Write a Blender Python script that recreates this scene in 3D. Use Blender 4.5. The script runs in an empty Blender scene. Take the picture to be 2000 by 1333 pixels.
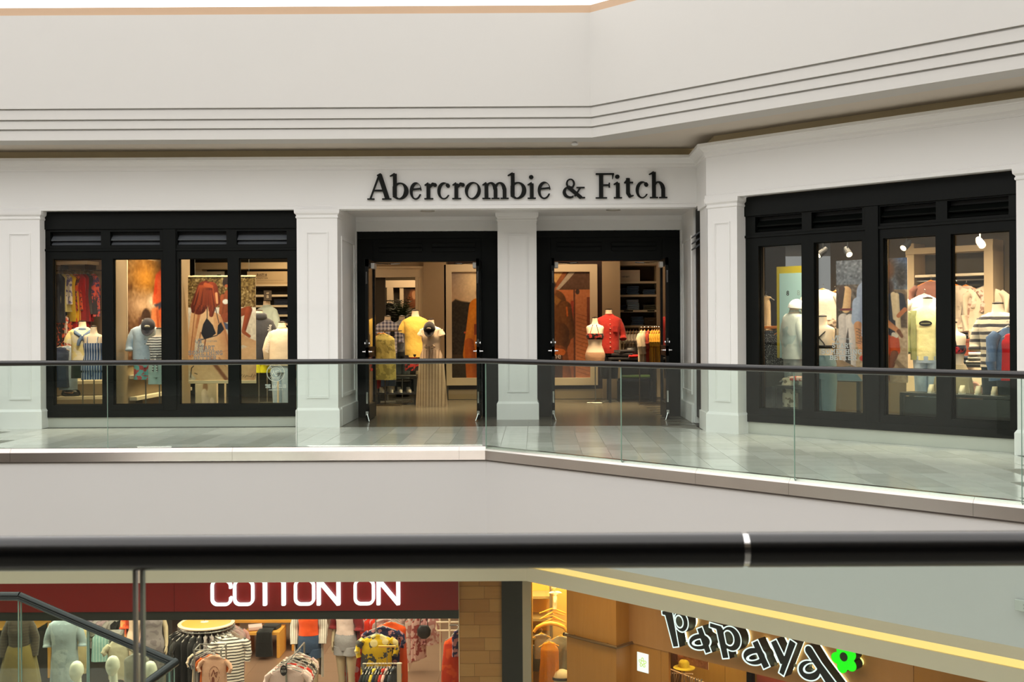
import bpy, bmesh, math, random
import numpy as np
from mathutils import Vector, Matrix

random.seed(7)
RNG = np.random.default_rng(5)
SC = bpy.context.scene
COL = SC.collection

# ------------------------------------------------------------------ camera
F, CX, CY, ROLL, EYE = 2245.0, 1045.0, 637.0, 0.0053, 1.48
cam_d = bpy.data.cameras.new('camera')
cam = bpy.data.objects.new('camera', cam_d)
COL.objects.link(cam)
cam_d.sensor_width = 36.0
cam_d.lens = F * 36.0 / 2000.0
cam_d.shift_x = -(CX - 1000.0) / 2000.0
cam_d.shift_y = -(666.5 - CY) / 2000.0
cam.location = (0, 0, EYE)
cam.rotation_euler = (Matrix.Rotation(math.pi / 2, 3, 'X') @ Matrix.Rotation(-ROLL, 3, 'Z')).to_euler()
cam_d.clip_end = 200
cam_d.dof.use_dof = True
cam_d.dof.focus_distance = 16.5
cam_d.dof.aperture_fstop = 9.0
SC.camera = cam

# ------------------------------------------------------------------ world, exposure
w = bpy.data.worlds.new('world'); SC.world = w
w.use_nodes = True
w.node_tree.nodes['Background'].inputs[0].default_value = (1.0, 0.985, 0.97, 1)
w.node_tree.nodes['Background'].inputs[1].default_value = 0.25
SC.view_settings.view_transform = 'Standard'
SC.view_settings.look = 'None'
SC.view_settings.exposure = 0.0
SC.view_settings.gamma = 1.0
SC.view_settings.use_curve_mapping = False
SC.cycles.use_denoising = True
SC.cycles.max_bounces = 9
SC.cycles.transparent_max_bounces = 24
SC.cycles.glossy_bounces = 4
SC.cycles.diffuse_bounces = 4
SC.cycles.caustics_reflective = False
SC.cycles.caustics_refractive = False
SC.cycles.sample_clamp_indirect = 6.0
SKY_L = 1.66          # luminous skylight over the atrium


def area(name, loc, size, power, color=(1, .76, .5), rot=(0, 0, 0), size_y=None, spread=math.pi):
    d = bpy.data.lights.new(name, 'AREA')
    d.energy = power; d.color = color; d.size = size; d.spread = spread
    if size_y:
        d.shape = 'RECTANGLE'; d.size_y = size_y
    o = bpy.data.objects.new(name, d); COL.objects.link(o)
    o.location = loc; o.rotation_euler = rot
    o.visible_camera = True
    return o


WARM = (1, .72, .44)
WARM2 = (1, .80, .58)
area('display_light_west', (-6.3, 18.7, 3.04), 2.6, 120, WARM, size_y=1.0, spread=1.9)
area('display_light_mid', (-4.3, 18.9, 3.04), 1.6, 70, WARM, size_y=1.2, spread=1.9)
area('display_light_mid', (-4.3, 21.4, 3.04), 1.6, 30, WARM, size_y=.6)
area('window_light_west', (-5.2, 17.40, 3.03), 3.9, 105, WARM2, rot=(math.radians(32), 0, 0), size_y=.06, spread=2.0)
area('vestibule_light', (-1.9, 21.0, 3.28), 1.4, 82, WARM, size_y=1.0, spread=1.5)
area('vestibule_light', (1.3, 21.2, 3.28), 1.4, 84, WARM, size_y=1.0, spread=1.6)
area('vestibule_light', (0.0, 22.4, 3.28), 3.0, 40, WARM, size_y=.6)
area('back_room_light', (-2.2, 25.6, 3.2), 2.2, 60, WARM, size_y=1.2)
area('display_light_east', (4.3, 16.4, 3.06), 1.0, 90, WARM2, rot=(0, 0, -math.pi / 4), size_y=1.4, spread=2.0)
area('display_light_east', (5.9, 14.8, 3.06), 1.0, 100, WARM2, rot=(0, 0, -math.pi / 4), size_y=1.4, spread=2.0)
area('window_light_east', (4.72, 14.07, 3.06), 3.9, 95, WARM2, rot=(math.radians(32), 0, -math.pi / 4), size_y=.06, spread=2.0)
area('red_shop_light', (-3.6, 18.0, -1.72), 4.5, 270, (1, .84, .66), size_y=2.0)
area('red_shop_light', (-8.0, 18.0, -1.72), 4.0, 330, (1, .86, .70), size_y=2.4)
area('red_shop_light', (-3.5, 22.8, -1.72), 6.0, 330, (1, .84, .66), size_y=4.0)
area('fruit_shop_light', (0.3, 17.4, -1.72), .7, 110, (1, .76, .42), size_y=1.4)
area('fruit_shop_light', (2.5, 15.25, -1.72), 1.6, 150, (1, .7, .36), rot=(0, 0, -math.pi / 4), size_y=1.6)
area('lower_mall_light', (-5.0, 15.4, -1.85), 7.0, 30, (1, .82, .6), size_y=.5)
area('lower_mall_light', (1.7, 13.6, -1.85), 5.0, 42, (1, .74, .45), rot=(0, 0, -math.pi / 4), size_y=.5)

area('hidden_trim_fill', (-5.2, 13.74, -1.14), 9.0, 19, (1, .95, .86), rot=(math.radians(62), 0, 0), size_y=.06)  # added strips, hidden behind the slab edge, to brighten the lower trims
area('hidden_trim_fill', (2.4, 10.78, -1.14), 8.0, 15, (1, .92, .80), rot=(math.radians(62), 0, -math.pi / 4), size_y=.06)
area('lower_fascia_fill', (-1.0, 1.2, -1.3), 16, 330, (1, .94, .86), rot=(math.radians(62), 0, 0), size_y=.8)  # added unseen fill under the near gallery, lifts the lower fascia


# ------------------------------------------------------------------ projection helpers
def uv(px, py):
    dx, dy = px - CX, py - CY
    return dx - ROLL * dy, dy + ROLL * dx


def at(px, py, Y):
    u, v = uv(px, py)
    return Vector((u * Y / F, Y, EYE - v * Y / F))


def at45(px, py, c):
    u, v = uv(px, py)
    t = u / F
    Y = c / (1 + t)
    return Vector((t * Y, Y, EYE - v * Y / F))


R2 = math.sqrt(2.0)


def sx(px, c, py=640):            # run along the slanted wall X + Y = c at picture column px
    p = at45(px, py, c)
    return (p.x - p.y) / R2


def W45(s, c, z=0.0):             # a point on the slanted wall X + Y = c
    return Vector((c / 2 + s / R2, c / 2 - s / R2, z))


# ------------------------------------------------------------------ colour and materials
def lin(c):
    out = []
    for v in c[:3]:
        v = v / 255.0
        out.append(v / 12.92 if v <= .04045 else ((v + .055) / 1.055) ** 2.4)
    return tuple(out) + (1.0,)


MATS = {}


def new_mat(name):
    m = bpy.data.materials.new(name); m.use_nodes = True
    nt = m.node_tree
    return m, nt, nt.nodes['Principled BSDF']


def N(nt, t, **kw):
    n = nt.nodes.new(t)
    for k, v in kw.items():
        setattr(n, k, v)
    return n


def mixc(nt, fac, a, b):
    n = nt.nodes.new('ShaderNodeMix'); n.data_type = 'RGBA'
    L = nt.links.new
    if hasattr(fac, 'is_linked') or hasattr(fac, 'links'):
        L(fac, n.inputs[0])
    else:
        n.inputs[0].default_value = fac
    for v, i in ((a, 6), (b, 7)):
        if isinstance(v, tuple):
            n.inputs[i].default_value = v
        else:
            L(v, n.inputs[i])
    return n.outputs[2]


def math_n(nt, op, a, b=None):
    n = nt.nodes.new('ShaderNodeMath'); n.operation = op
    for v, i in ((a, 0), (b, 1)):
        if v is None:
            continue
        if isinstance(v, (int, float)):
            n.inputs[i].default_value = v
        else:
            nt.links.new(v, n.inputs[i])
    return n.outputs[0]


def plain(name, col, rough=.6, metal=0.0, var=.06, scale=6.0, bump=0.0, spec=.5, coat=0.0):
    if name in MATS:
        return MATS[name]
    m, nt, b = new_mat(name)
    c = lin(col)
    tc = N(nt, 'ShaderNodeTexCoord')
    ns = N(nt, 'ShaderNodeTexNoise'); ns.inputs['Scale'].default_value = scale; ns.inputs['Detail'].default_value = 3
    nt.links.new(tc.outputs['Object'], ns.inputs['Vector'])
    lo = tuple(x * (1 - var) for x in c[:3]) + (1,)
    hi = tuple(min(1, x * (1 + var)) for x in c[:3]) + (1,)
    nt.links.new(mixc(nt, ns.outputs['Fac'], lo, hi), b.inputs['Base Color'])
    b.inputs['Roughness'].default_value = rough
    b.inputs['Metallic'].default_value = metal
    b.inputs['Specular IOR Level'].default_value = spec
    b.inputs['Coat Weight'].default_value = coat
    if bump:
        bp = N(nt, 'ShaderNodeBump'); bp.inputs['Strength'].default_value = bump
        bp.inputs['Distance'].default_value = .01
        nt.links.new(ns.outputs['Fac'], bp.inputs['Height']); nt.links.new(bp.outputs[0], b.inputs['Normal'])
    MATS[name] = m
    return m


def emit(name, col, strength):
    if name in MATS:
        return MATS[name]
    m, nt, b = new_mat(name)
    b.inputs['Base Color'].default_value = lin(col)
    b.inputs['Emission Color'].default_value = lin(col)
    b.inputs['Emission Strength'].default_value = strength
    MATS[name] = m
    return m


def glass(name, tint=(.86, .95, .90), refl=1.45, rough=0.0, refl_col=(1, 1, 1)):
    """A thin pane: tinted see-through sheet with a Fresnel reflection on it."""
    if name in MATS:
        return MATS[name]
    m, nt, b = new_mat(name)
    nt.nodes.remove(b)
    out = nt.nodes['Material Output']
    tr = N(nt, 'ShaderNodeBsdfTransparent'); tr.inputs[0].default_value = tint + (1,)
    gl = N(nt, 'ShaderNodeBsdfGlossy'); gl.inputs['Roughness'].default_value = rough
    gl.inputs[0].default_value = refl_col + (1,)
    lw = N(nt, 'ShaderNodeLayerWeight'); lw.inputs[0].default_value = .5
    f0 = ((refl - 1) / (refl + 1)) ** 2
    fac = math_n(nt, 'ADD', math_n(nt, 'MULTIPLY', math_n(nt, 'POWER', lw.outputs['Facing'], 5.0), 1 - f0), f0)
    mx = N(nt, 'ShaderNodeMixShader')
    nt.links.new(fac, mx.inputs[0]); nt.links.new(tr.outputs[0], mx.inputs[1]); nt.links.new(gl.outputs[0], mx.inputs[2])
    nt.links.new(mx.outputs[0], out.inputs[0])
    MATS[name] = m
    return m


def cloth(name, c1, pattern=None, c2=(255, 255, 255), scale=20.0, c3=None, rough=.9):
    """Woven cloth; pattern is printed or woven into it."""
    if name in MATS:
        return MATS[name]
    m, nt, b = new_mat(name)
    L = nt.links.new
    tc = N(nt, 'ShaderNodeTexCoord')
    vec = tc.outputs['Object']
    sep = N(nt, 'ShaderNodeSeparateXYZ'); L(vec, sep.inputs[0])
    A, B = lin(c1), lin(c2)
    ns = N(nt, 'ShaderNodeTexNoise'); ns.inputs['Scale'].default_value = 9; ns.inputs['Detail'].default_value = 4
    L(vec, ns.inputs['Vector'])
    base = None
    if pattern == 'hstripe':
        f = math_n(nt, 'FRACT', math_n(nt, 'MULTIPLY', math_n(nt, 'ADD', sep.outputs[2], math_n(nt, 'MULTIPLY', ns.outputs['Fac'], .02)), scale))
        base = mixc(nt, math_n(nt, 'GREATER_THAN', f, .58), A, B)
    elif pattern == 'vstripe':
        f = math_n(nt, 'FRACT', math_n(nt, 'MULTIPLY', sep.outputs[0], scale))
        base = mixc(nt, math_n(nt, 'GREATER_THAN', f, .68), A, B)
    elif pattern == 'plaid':
        f = math_n(nt, 'GREATER_THAN', math_n(nt, 'FRACT', math_n(nt, 'MULTIPLY', sep.outputs[0], scale)), .5)
        g = math_n(nt, 'GREATER_THAN', math_n(nt, 'FRACT', math_n(nt, 'MULTIPLY', sep.outputs[2], scale)), .5)
        base = mixc(nt, math_n(nt, 'MULTIPLY', math_n(nt, 'ADD', f, g), .5), A, B)
    elif pattern == 'dots':
        v = N(nt, 'ShaderNodeTexVoronoi'); v.inputs['Scale'].default_value = scale; L(vec, v.inputs['Vector'])
        base = mixc(nt, math_n(nt, 'LESS_THAN', v.outputs['Distance'], .26), A, B)
    elif pattern in ('floral', 'camo'):
        n2 = N(nt, 'ShaderNodeTexNoise'); n2.inputs['Scale'].default_value = scale; n2.inputs['Detail'].default_value = 2 if pattern == 'camo' else 4
        L(vec, n2.inputs['Vector'])
        base = mixc(nt, math_n(nt, 'GREATER_THAN', n2.outputs['Fac'], .53), A, B)
        if c3:
            v = N(nt, 'ShaderNodeTexVoronoi'); v.inputs['Scale'].default_value = scale * .7; L(vec, v.inputs['Vector'])
            base = mixc(nt, math_n(nt, 'LESS_THAN', v.outputs['Distance'], .3), base, lin(c3))
    elif pattern == 'denim':
        n2 = N(nt, 'ShaderNodeTexNoise'); n2.inputs['Scale'].default_value = scale; n2.inputs['Detail'].default_value = 6
        L(vec, n2.inputs['Vector'])
        base = mixc(nt, n2.outputs['Fac'], A, B)
    if base is None:
        base = mixc(nt, 0.0, A, A)
    sh = mixc(nt, math_n(nt, 'MULTIPLY', ns.outputs['Fac'], .22), base, tuple(x * .55 for x in A[:3]) + (1,))
    L(sh, b.inputs['Base Color'])
    b.inputs['Roughness'].default_value = rough
    b.inputs['Specular IOR Level'].default_value = .2
    b.inputs['Sheen Weight'].default_value = .15
    bp = N(nt, 'ShaderNodeBump'); bp.inputs['Strength'].default_value = .45; bp.inputs['Distance'].default_value = .03
    L(ns.outputs['Fac'], bp.inputs['Height']); L(bp.outputs[0], b.inputs['Normal'])
    MATS[name] = m
    return m


def wood(name, c1, c2, scale=3.0, rough=.5, axis='Z'):
    if name in MATS:
        return MATS[name]
    m, nt, b = new_mat(name)
    L = nt.links.new
    tc = N(nt, 'ShaderNodeTexCoord'); mp = N(nt, 'ShaderNodeMapping')
    st = {'Z': (8, 8, .6), 'X': (.6, 8, 8), 'Y': (8, .6, 8)}[axis]
    mp.inputs['Scale'].default_value = st
    L(tc.outputs['Object'], mp.inputs[0])
    ns = N(nt, 'ShaderNodeTexNoise'); ns.inputs['Scale'].default_value = scale; ns.inputs['Detail'].default_value = 6
    ns.inputs['Distortion'].default_value = .6
    L(mp.outputs[0], ns.inputs['Vector'])
    L(mixc(nt, ns.outputs['Fac'], lin(c1), lin(c2)), b.inputs['Base Color'])
    b.inputs['Roughness'].default_value = rough
    MATS[name] = m
    return m


# ------------------------------------------------------------------ object helpers
def link(o):
    COL.objects.link(o); return o


def ob(name, me, mat=None, parent=None, loc=None, rotz=None, kind=None, world=False, smooth=False):
    o = bpy.data.objects.new(name, me)
    if mat is not None and me is not None and len(me.materials) == 0:
        me.materials.append(mat)
    if smooth and me is not None and len(me.polygons):
        me.polygons.foreach_set('use_smooth', [True] * len(me.polygons))
    link(o)
    if parent is not None:
        o.parent = parent
        if world:
            o.matrix_parent_inverse = parent_world(parent).inverted()
    if loc is not None:
        o.location = loc
    if rotz is not None:
        o.rotation_euler = (0, 0, rotz)
    if kind:
        o['kind'] = kind
    return o


def parent_world(p):
    m = Matrix.LocRotScale(p.location, p.rotation_euler, p.scale)
    if p.parent is not None:
        m = parent_world(p.parent) @ p.matrix_parent_inverse @ m
    return m


def thing(name, label, cat, loc=(0, 0, 0), rotz=0.0, group=None, kind=None):
    o = bpy.data.objects.new(name, None); link(o)
    o.location = loc; o.rotation_euler = (0, 0, rotz)
    o.empty_display_size = .1
    if label:
        o['label'] = label
    if cat:
        o['category'] = cat
    if group:
        o['group'] = group
    if kind:
        o['kind'] = kind
    return o


def tag(o, label, cat, group=None):
    o['label'] = label; o['category'] = cat
    if group:
        o['group'] = group
    return o


def dup(root, loc, rotz=None, label=None, group=None, mats=None):
    r = root.copy(); COL.objects.link(r); r.location = loc
    if rotz is not None:
        r.rotation_euler = (0, 0, rotz)
    if label:
        r['label'] = label
    if group:
        r['group'] = group
    for ch in list(root.children):
        c = ch.copy(); COL.objects.link(c); c.parent = r
        for g in list(ch.children):
            d = g.copy(); COL.objects.link(d); d.parent = c
    return r


# ------------------------------------------------------------------ mesh helpers
def mesh(vs, fs, name='m'):
    me = bpy.data.meshes.new(name)
    me.from_pydata([tuple(v) for v in vs], [], fs)
    me.update()
    return me


class MB:
    def __init__(s):
        s.v = []; s.f = []

    def add(s, vs, fs):
        n = len(s.v)
        s.v += [tuple(v) for v in vs]
        s.f += [tuple(i + n for i in f) for f in fs]
        return s

    def box(s, x0, x1, y0, y1, z0, z1):
        return s.add([(x0, y0, z0), (x1, y0, z0), (x1, y1, z0), (x0, y1, z0), (x0, y0, z1), (x1, y0, z1), (x1, y1, z1), (x0, y1, z1)],
                     [(0, 3, 2, 1), (4, 5, 6, 7), (0, 1, 5, 4), (1, 2, 6, 5), (2, 3, 7, 6), (3, 0, 4, 7)])

    def frame(s, x0, x1, z0, z1, t, ya, yb):
        o = [(x0, z0), (x1, z0), (x1, z1), (x0, z1)]; i = [(x0 + t, z0 + t), (x1 - t, z0 + t), (x1 - t, z1 - t), (x0 + t, z1 - t)]
        vs = [(x, y, z) for y in (ya, yb) for ring_ in (o, i) for x, z in ring_]
        fs = []
        for k in range(4):
            q = (k + 1) % 4
            fs += [(k, q, 4 + q, 4 + k), (8 + k, 12 + k, 12 + q, 8 + q), (k, 8 + k, 8 + q, q), (4 + k, 4 + q, 12 + q, 12 + k)]
        return s.add(vs, fs)

    def prism(s, poly, z0, z1):
        n = len(poly)
        a = sum(poly[i][0] * poly[(i + 1) % n][1] - poly[(i + 1) % n][0] * poly[i][1] for i in range(n))
        if a < 0:
            poly = poly[::-1]
        vs = [(p[0], p[1], z0) for p in poly] + [(p[0], p[1], z1) for p in poly]
        fs = [tuple(range(n))[::-1], tuple(range(n, 2 * n))] + [(i, (i + 1) % n, n + (i + 1) % n, n + i) for i in range(n)]
        return s.add(vs, fs)

    def loft(s, rings, cap0=True, cap1=True, closed=True):
        n = len(rings[0]); k = len(rings)
        vs = [p for r in rings for p in r]
        fs = []
        m = n if closed else n - 1
        for i in range(k - 1):
            for j in range(m):
                a, b_ = i * n + j, i * n + (j + 1) % n
                fs.append((a, b_, b_ + n, a + n))
        if cap0:
            fs.append(tuple(range(n))[::-1])
        if cap1:
            fs.append(tuple((k - 1) * n + j for j in range(n)))
        return s.add(vs, fs)

    def tube(s, pts, r, seg=10, cap=True):
        pts = [Vector(p) for p in pts]
        rs = r if isinstance(r, (list, tuple)) else [r] * len(pts)
        rings = []
        up = None
        for i, p in enumerate(pts):
            if i == 0:
                t = pts[1] - p
            elif i == len(pts) - 1:
                t = p - pts[i - 1]
            else:
                t = (pts[i + 1] - p).normalized() + (p - pts[i - 1]).normalized()
            t.normalize()
            if up is None:
                up = Vector((0, 0, 1)) if abs(t.z) < .9 else Vector((1, 0, 0))
            a = t.cross(up).normalized(); b_ = a.cross(t).normalized()
            k = 1.0
            if 0 < i < len(pts) - 1:
                d1 = (p - pts[i - 1]).normalized()
                k = 1.0 / max(.5, d1.dot(t))
            ring = []
            for j in range(seg):
                th = 2 * math.pi * j / seg
                off = a * math.cos(th) * rs[i] + b_ * math.sin(th) * rs[i]
                if k > 1.001:   # widen along the bend so the mitre keeps its section
                    d2 = (pts[i + 1] - p).normalized(); d1 = (p - pts[i - 1]).normalized()
                    bend = (d2 - d1)
                    if bend.length > 1e-6:
                        bend.normalize(); off += bend * off.dot(bend) * (k - 1)
                ring.append(p + off)
            rings.append(ring)
        return s.loft(rings, cap, cap)

    def lathe(s, prof, seg=20, c=(0, 0, 0)):
        rings = [[(c[0] + r * math.cos(2 * math.pi * j / seg), c[1] + r * math.sin(2 * math.pi * j / seg), c[2] + z) for j in range(seg)] for r, z in prof]
        return s.loft(rings)

    def sweep(s, path, prof, closed_prof=True):
        """Profile (d, z) along a plan path; d is measured to the right-hand side of the path, with mitred corners."""
        P = [Vector(p) for p in path]
        ns = []
        for i in range(len(P) - 1):
            d = (P[i + 1] - P[i]).normalized(); ns.append(Vector((d.y, -d.x)))
        rings = []
        for i, p in enumerate(P):
            if i == 0:
                m = ns[0]
            elif i == len(P) - 1:
                m = ns[-1]
            else:
                m = (ns[i - 1] + ns[i]) / (1 + ns[i - 1].dot(ns[i]))
            rings.append([(p.x + d * m.x, p.y + d * m.y, z) for d, z in prof])
        return s.loft(rings)

    def me(s, name='m', bevel=0.0, seg=1):
        me = mesh(s.v, s.f, name)
        bm = bmesh.new(); bm.from_mesh(me)
        bmesh.ops.recalc_face_normals(bm, faces=bm.faces)
        if bevel:
            bmesh.ops.bevel(bm, geom=[e for e in bm.edges if e.is_manifold and e.calc_face_angle(0) > .5], offset=bevel, segments=seg, affect='EDGES', profile=.5)
        bm.to_mesh(me); bm.free()
        return me


def boxm(x0, x1, y0, y1, z0, z1, bevel=0.0):
    return MB().box(x0, x1, y0, y1, z0, z1).me(bevel=bevel)


def autosmooth(o, ang=.6):
    me = o.data
    me.polygons.foreach_set('use_smooth', [True] * len(me.polygons))
    try:
        me.set_sharp_from_angle(angle=ang)
    except Exception:
        pass
    return o


# plan frame of a wall: local x runs along it, local -y points at the atrium
def plane_root(name, label, cat, origin, rotz, kind=None, group=None):
    return thing(name, label, cat, origin, rotz, group, kind)


# ------------------------------------------------------------------ outlines from distance fields (letters, emblems)
def sdf_mesh(f, x0, x1, y0, y1, h, depth=.02, name='letter'):
    nx = max(2, int((x1 - x0) / h) + 1); ny = max(2, int((y1 - y0) / h) + 1)
    X = x0 + np.arange(nx) * h; Y = y0 + np.arange(ny) * h
    gx, gy = np.meshgrid(X, Y)
    V = f(gx, gy)
    verts = {}; vs = []; fs = []

    def vid(k, p):
        if k not in verts:
            verts[k] = len(vs); vs.append(p)
        return verts[k]
    ins = V < 0
    segs = []
    full = ins[:-1, :-1] & ins[:-1, 1:] & ins[1:, :-1] & ins[1:, 1:]
    anyi = ins[:-1, :-1] | ins[:-1, 1:] | ins[1:, :-1] | ins[1:, 1:]
    for j in range(ny - 1):
        i = 0
        while i < nx - 1:
            if full[j, i]:
                k = i
                while k < nx - 1 and full[j, k]:
                    k += 1
                a = vid(('c', j, i), (X[i], Y[j])); b_ = vid(('c', j, k), (X[k], Y[j]))
                c = vid(('c', j + 1, k), (X[k], Y[j + 1])); d = vid(('c', j + 1, i), (X[i], Y[j + 1]))
                fs.append((a, b_, c, d)); i = k; continue
            if anyi[j, i]:
                cor = [(j, i), (j, i + 1), (j + 1, i + 1), (j + 1, i)]
                poly = []; flag = []
                for q in range(4):
                    p0, p1 = cor[q], cor[(q + 1) % 4]
                    v0, v1 = V[p0], V[p1]
                    if v0 < 0:
                        poly.append(vid(('c',) + p0, (X[p0[1]], Y[p0[0]]))); flag.append(0)
                    if (v0 < 0) != (v1 < 0):
                        t = v0 / (v0 - v1)
                        e = ('e',) + tuple(sorted((p0, p1)))
                        poly.append(vid(e, (X[p0[1]] + t * (X[p1[1]] - X[p0[1]]), Y[p0[0]] + t * (Y[p1[0]] - Y[p0[0]]))))
                        flag.append(1 if v0 < 0 else 2)
                if len(poly) >= 3:
                    fs.append(tuple(poly))
                    for q in range(len(poly)):
                        if flag[q] == 1 and flag[(q + 1) % len(poly)] == 2:
                            segs.append((poly[q], poly[(q + 1) % len(poly)]))
            i += 1
    n = len(vs)
    out = [(x, 0.0, y) for x, y in vs] + [(x, depth, y) for x, y in vs]
    F2 = list(fs)
    if depth:
        F2 += [tuple(i + n for i in q[::-1]) for q in fs]
        F2 += [(b_, a, a + n, b_ + n) for a, b_ in segs]
    else:
        out = out[:n]
    return mesh(out, F2, name)


def S_seg(p, q, w0, w1=None):
    w1 = w0 if w1 is None else w1

    def f(x, y):
        px, py = x - p[0], y - p[1]; bx, by = q[0] - p[0], q[1] - p[1]
        L = bx * bx + by * by + 1e-12
        t = np.clip((px * bx + py * by) / L, 0, 1)
        return np.hypot(px - bx * t, py - by * t) - (w0 + (w1 - w0) * t)
    return f


def S_box(p, q, w0, w1=None):
    """Flat-ended bar from p to q, half width w0 growing to w1."""
    w1 = w0 if w1 is None else w1
    L = math.hypot(q[0] - p[0], q[1] - p[1]); ux, uy = (q[0] - p[0]) / L, (q[1] - p[1]) / L

    def f(x, y):
        a = (x - p[0]) * ux + (y - p[1]) * uy; b_ = -(x - p[0]) * uy + (y - p[1]) * ux
        wv = w0 + (w1 - w0) * np.clip(a / L, 0, 1)
        return np.maximum(np.maximum(-a, a - L), np.abs(b_) - wv)
    return f


def S_ell(cx, cy, rx, ry, ang=0.0):
    ca, sa = math.cos(ang), math.sin(ang)

    def f(x, y):
        a = (x - cx) * ca + (y - cy) * sa; b_ = -(x - cx) * sa + (y - cy) * ca
        return (np.hypot(a / rx, b_ / ry) - 1) * min(rx, ry)
    return f


def S_or(*fs):
    def f(x, y):
        r = fs[0](x, y)
        for g in fs[1:]:
            r = np.minimum(r, g(x, y))
        return r
    return f


def S_sub(a, *bs):
    def f(x, y):
        r = a(x, y)
        for g in bs:
            r = np.maximum(r, -g(x, y))
        return r
    return f


def S_and(a, b_):
    return lambda x, y: np.maximum(a(x, y), b_(x, y))


def S_path(pts, w0):
    return S_or(*[S_seg(pts[i], pts[i + 1], w0) for i in range(len(pts) - 1)])


def S_off(f, d):
    return lambda x, y: f(x, y) - d


STROKES = {
    'S': [[(.75, .8), (.6, .97), (.25, .97), (.08, .8), (.14, .6), (.4, .5), (.68, .38), (.74, .2), (.58, .03), (.2, .03), (.05, .2)]],
    'T': [[(0, .97), (.8, .97)], [(.4, .97), (.4, .03)], [(.22, .03), (.58, .03)], [(0, .97), (0, .8)], [(.8, .97), (.8, .8)]],
    'A': [[(.1, .03), (.4, .97), (.7, .03)], [(.2, .34), (.6, .34)], [(0, .03), (.22, .03)], [(.58, .03), (.82, .03)]],
    'R': [[(.14, .03), (.14, .97), (.55, .97), (.7, .84), (.7, .64), (.55, .5), (.14, .5)], [(.45, .5), (.74, .03)], [(0, .03), (.28, .03)], [(0, .97), (.2, .97)], [(.64, .03), (.84, .03)]],
    'O': [[(.4, .97), (.15, .85), (.04, .5), (.15, .15), (.4, .03), (.65, .15), (.76, .5), (.65, .85), (.4, .97)]],
    'M': [[(.1, .03), (.1, .97), (.48, .3), (.86, .97), (.86, .03)], [(0, .03), (.22, .03)], [(.74, .03), (.96, .03)], [(0, .97), (.14, .97)], [(.82, .97), (.96, .97)]],
    'E': [[(.7, .78), (.7, .97), (.12, .97), (.12, .03), (.72, .03), (.72, .22)], [(.12, .5), (.5, .5)], [(0, .97), (.1, .97)], [(0, .03), (.1, .03)]],
    'H': [[(.12, .03), (.12, .97)], [(.7, .03), (.7, .97)], [(.12, .5), (.7, .5)], [(0, .03), (.26, .03)], [(0, .97), (.26, .97)], [(.56, .03), (.82, .03)], [(.56, .97), (.82, .97)]],
    'I': [[(.2, .03), (.2, .97)], [(.04, .03), (.36, .03)], [(.04, .97), (.36, .97)]],
    'N': [[(.12, .03), (.12, .97), (.7, .03), (.7, .97)], [(0, .03), (.24, .03)], [(.58, .97), (.82, .97)]],
    'G': [[(.72, .8), (.55, .97), (.25, .95), (.06, .7), (.06, .3), (.25, .04), (.55, .03), (.72, .15), (.72, .42), (.45, .42)]],
    'B': [[(.14, .03), (.14, .97), (.55, .97), (.68, .85), (.68, .66), (.55, .53), (.14, .53)], [(.55, .53), (.74, .4), (.74, .16), (.58, .03), (.14, .03)], [(0, .03), (.14, .03)], [(0, .97), (.14, .97)]],
    'U': [[(.12, .97), (.12, .25), (.28, .03), (.55, .03), (.7, .25), (.7, .97)]],
    'C': [[(.72, .8), (.55, .97), (.25, .95), (.06, .7), (.06, .3), (.25, .04), (.55, .03), (.72, .2)]],
    'L': [[(.12, .97), (.12, .03), (.66, .03)]],
    'F': [[(.7, .97), (.12, .97), (.12, .03)], [(.12, .52), (.55, .52)]],
    '&': [[(.75, .45), (.55, .1), (.3, .03), (.08, .2), (.15, .42), (.5, .68), (.5, .88), (.35, .97), (.2, .85), (.25, .65), (.75, .03)]],
}
WID = {'I': .46, 'M': 1.1, ' ': .5}
LETTER_CACHE = {}


def letter_row(root, text, x0, z0, hgt, wd, mat, y=0.0, depth=.002, width=None, stroke=.085, gap=.16):
    """Slab letters, each a part, on the local plane y of root; x0 is the left end, or the middle when width is given."""
    tot = sum(WID.get(c, .86) + gap for c in text) - gap
    k = (width / (tot * hgt)) if width else wd
    x = x0 - (tot * hgt * k / 2 if width else 0)
    for c in text:
        if c != ' ':
            key = (c, round(hgt, 4), round(k, 3), depth, stroke)
            if key not in LETTER_CACHE:
                f0 = S_or(*[S_path(p, stroke) for p in STROKES[c]])
                me = sdf_mesh(f0, -.12, 1.1, -.12, 1.12, .034, depth, 'letter')
                for v in me.vertices:
                    v.co.x *= hgt * k; v.co.z *= hgt
                LETTER_CACHE[key] = me
            ob('letter', LETTER_CACHE[key], mat, root, (x, y, z0))
        x += (WID.get(c, .86) + gap) * hgt * k


def text_me(s, size, extrude=.001, align='CENTER'):
    cu = bpy.data.curves.new('txt', 'FONT'); cu.body = s; cu.size = size; cu.extrude = extrude; cu.align_x = align
    cu.resolution_u = 2
    o = bpy.data.objects.new('txt', cu); COL.objects.link(o)
    dg = bpy.context.evaluated_depsgraph_get()
    me = bpy.data.meshes.new_from_object(o.evaluated_get(dg))
    bpy.data.objects.remove(o); bpy.data.curves.remove(cu)
    me.transform(Matrix.Rotation(math.pi / 2, 4, 'X'))
    me.materials.clear()
    return me


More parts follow.
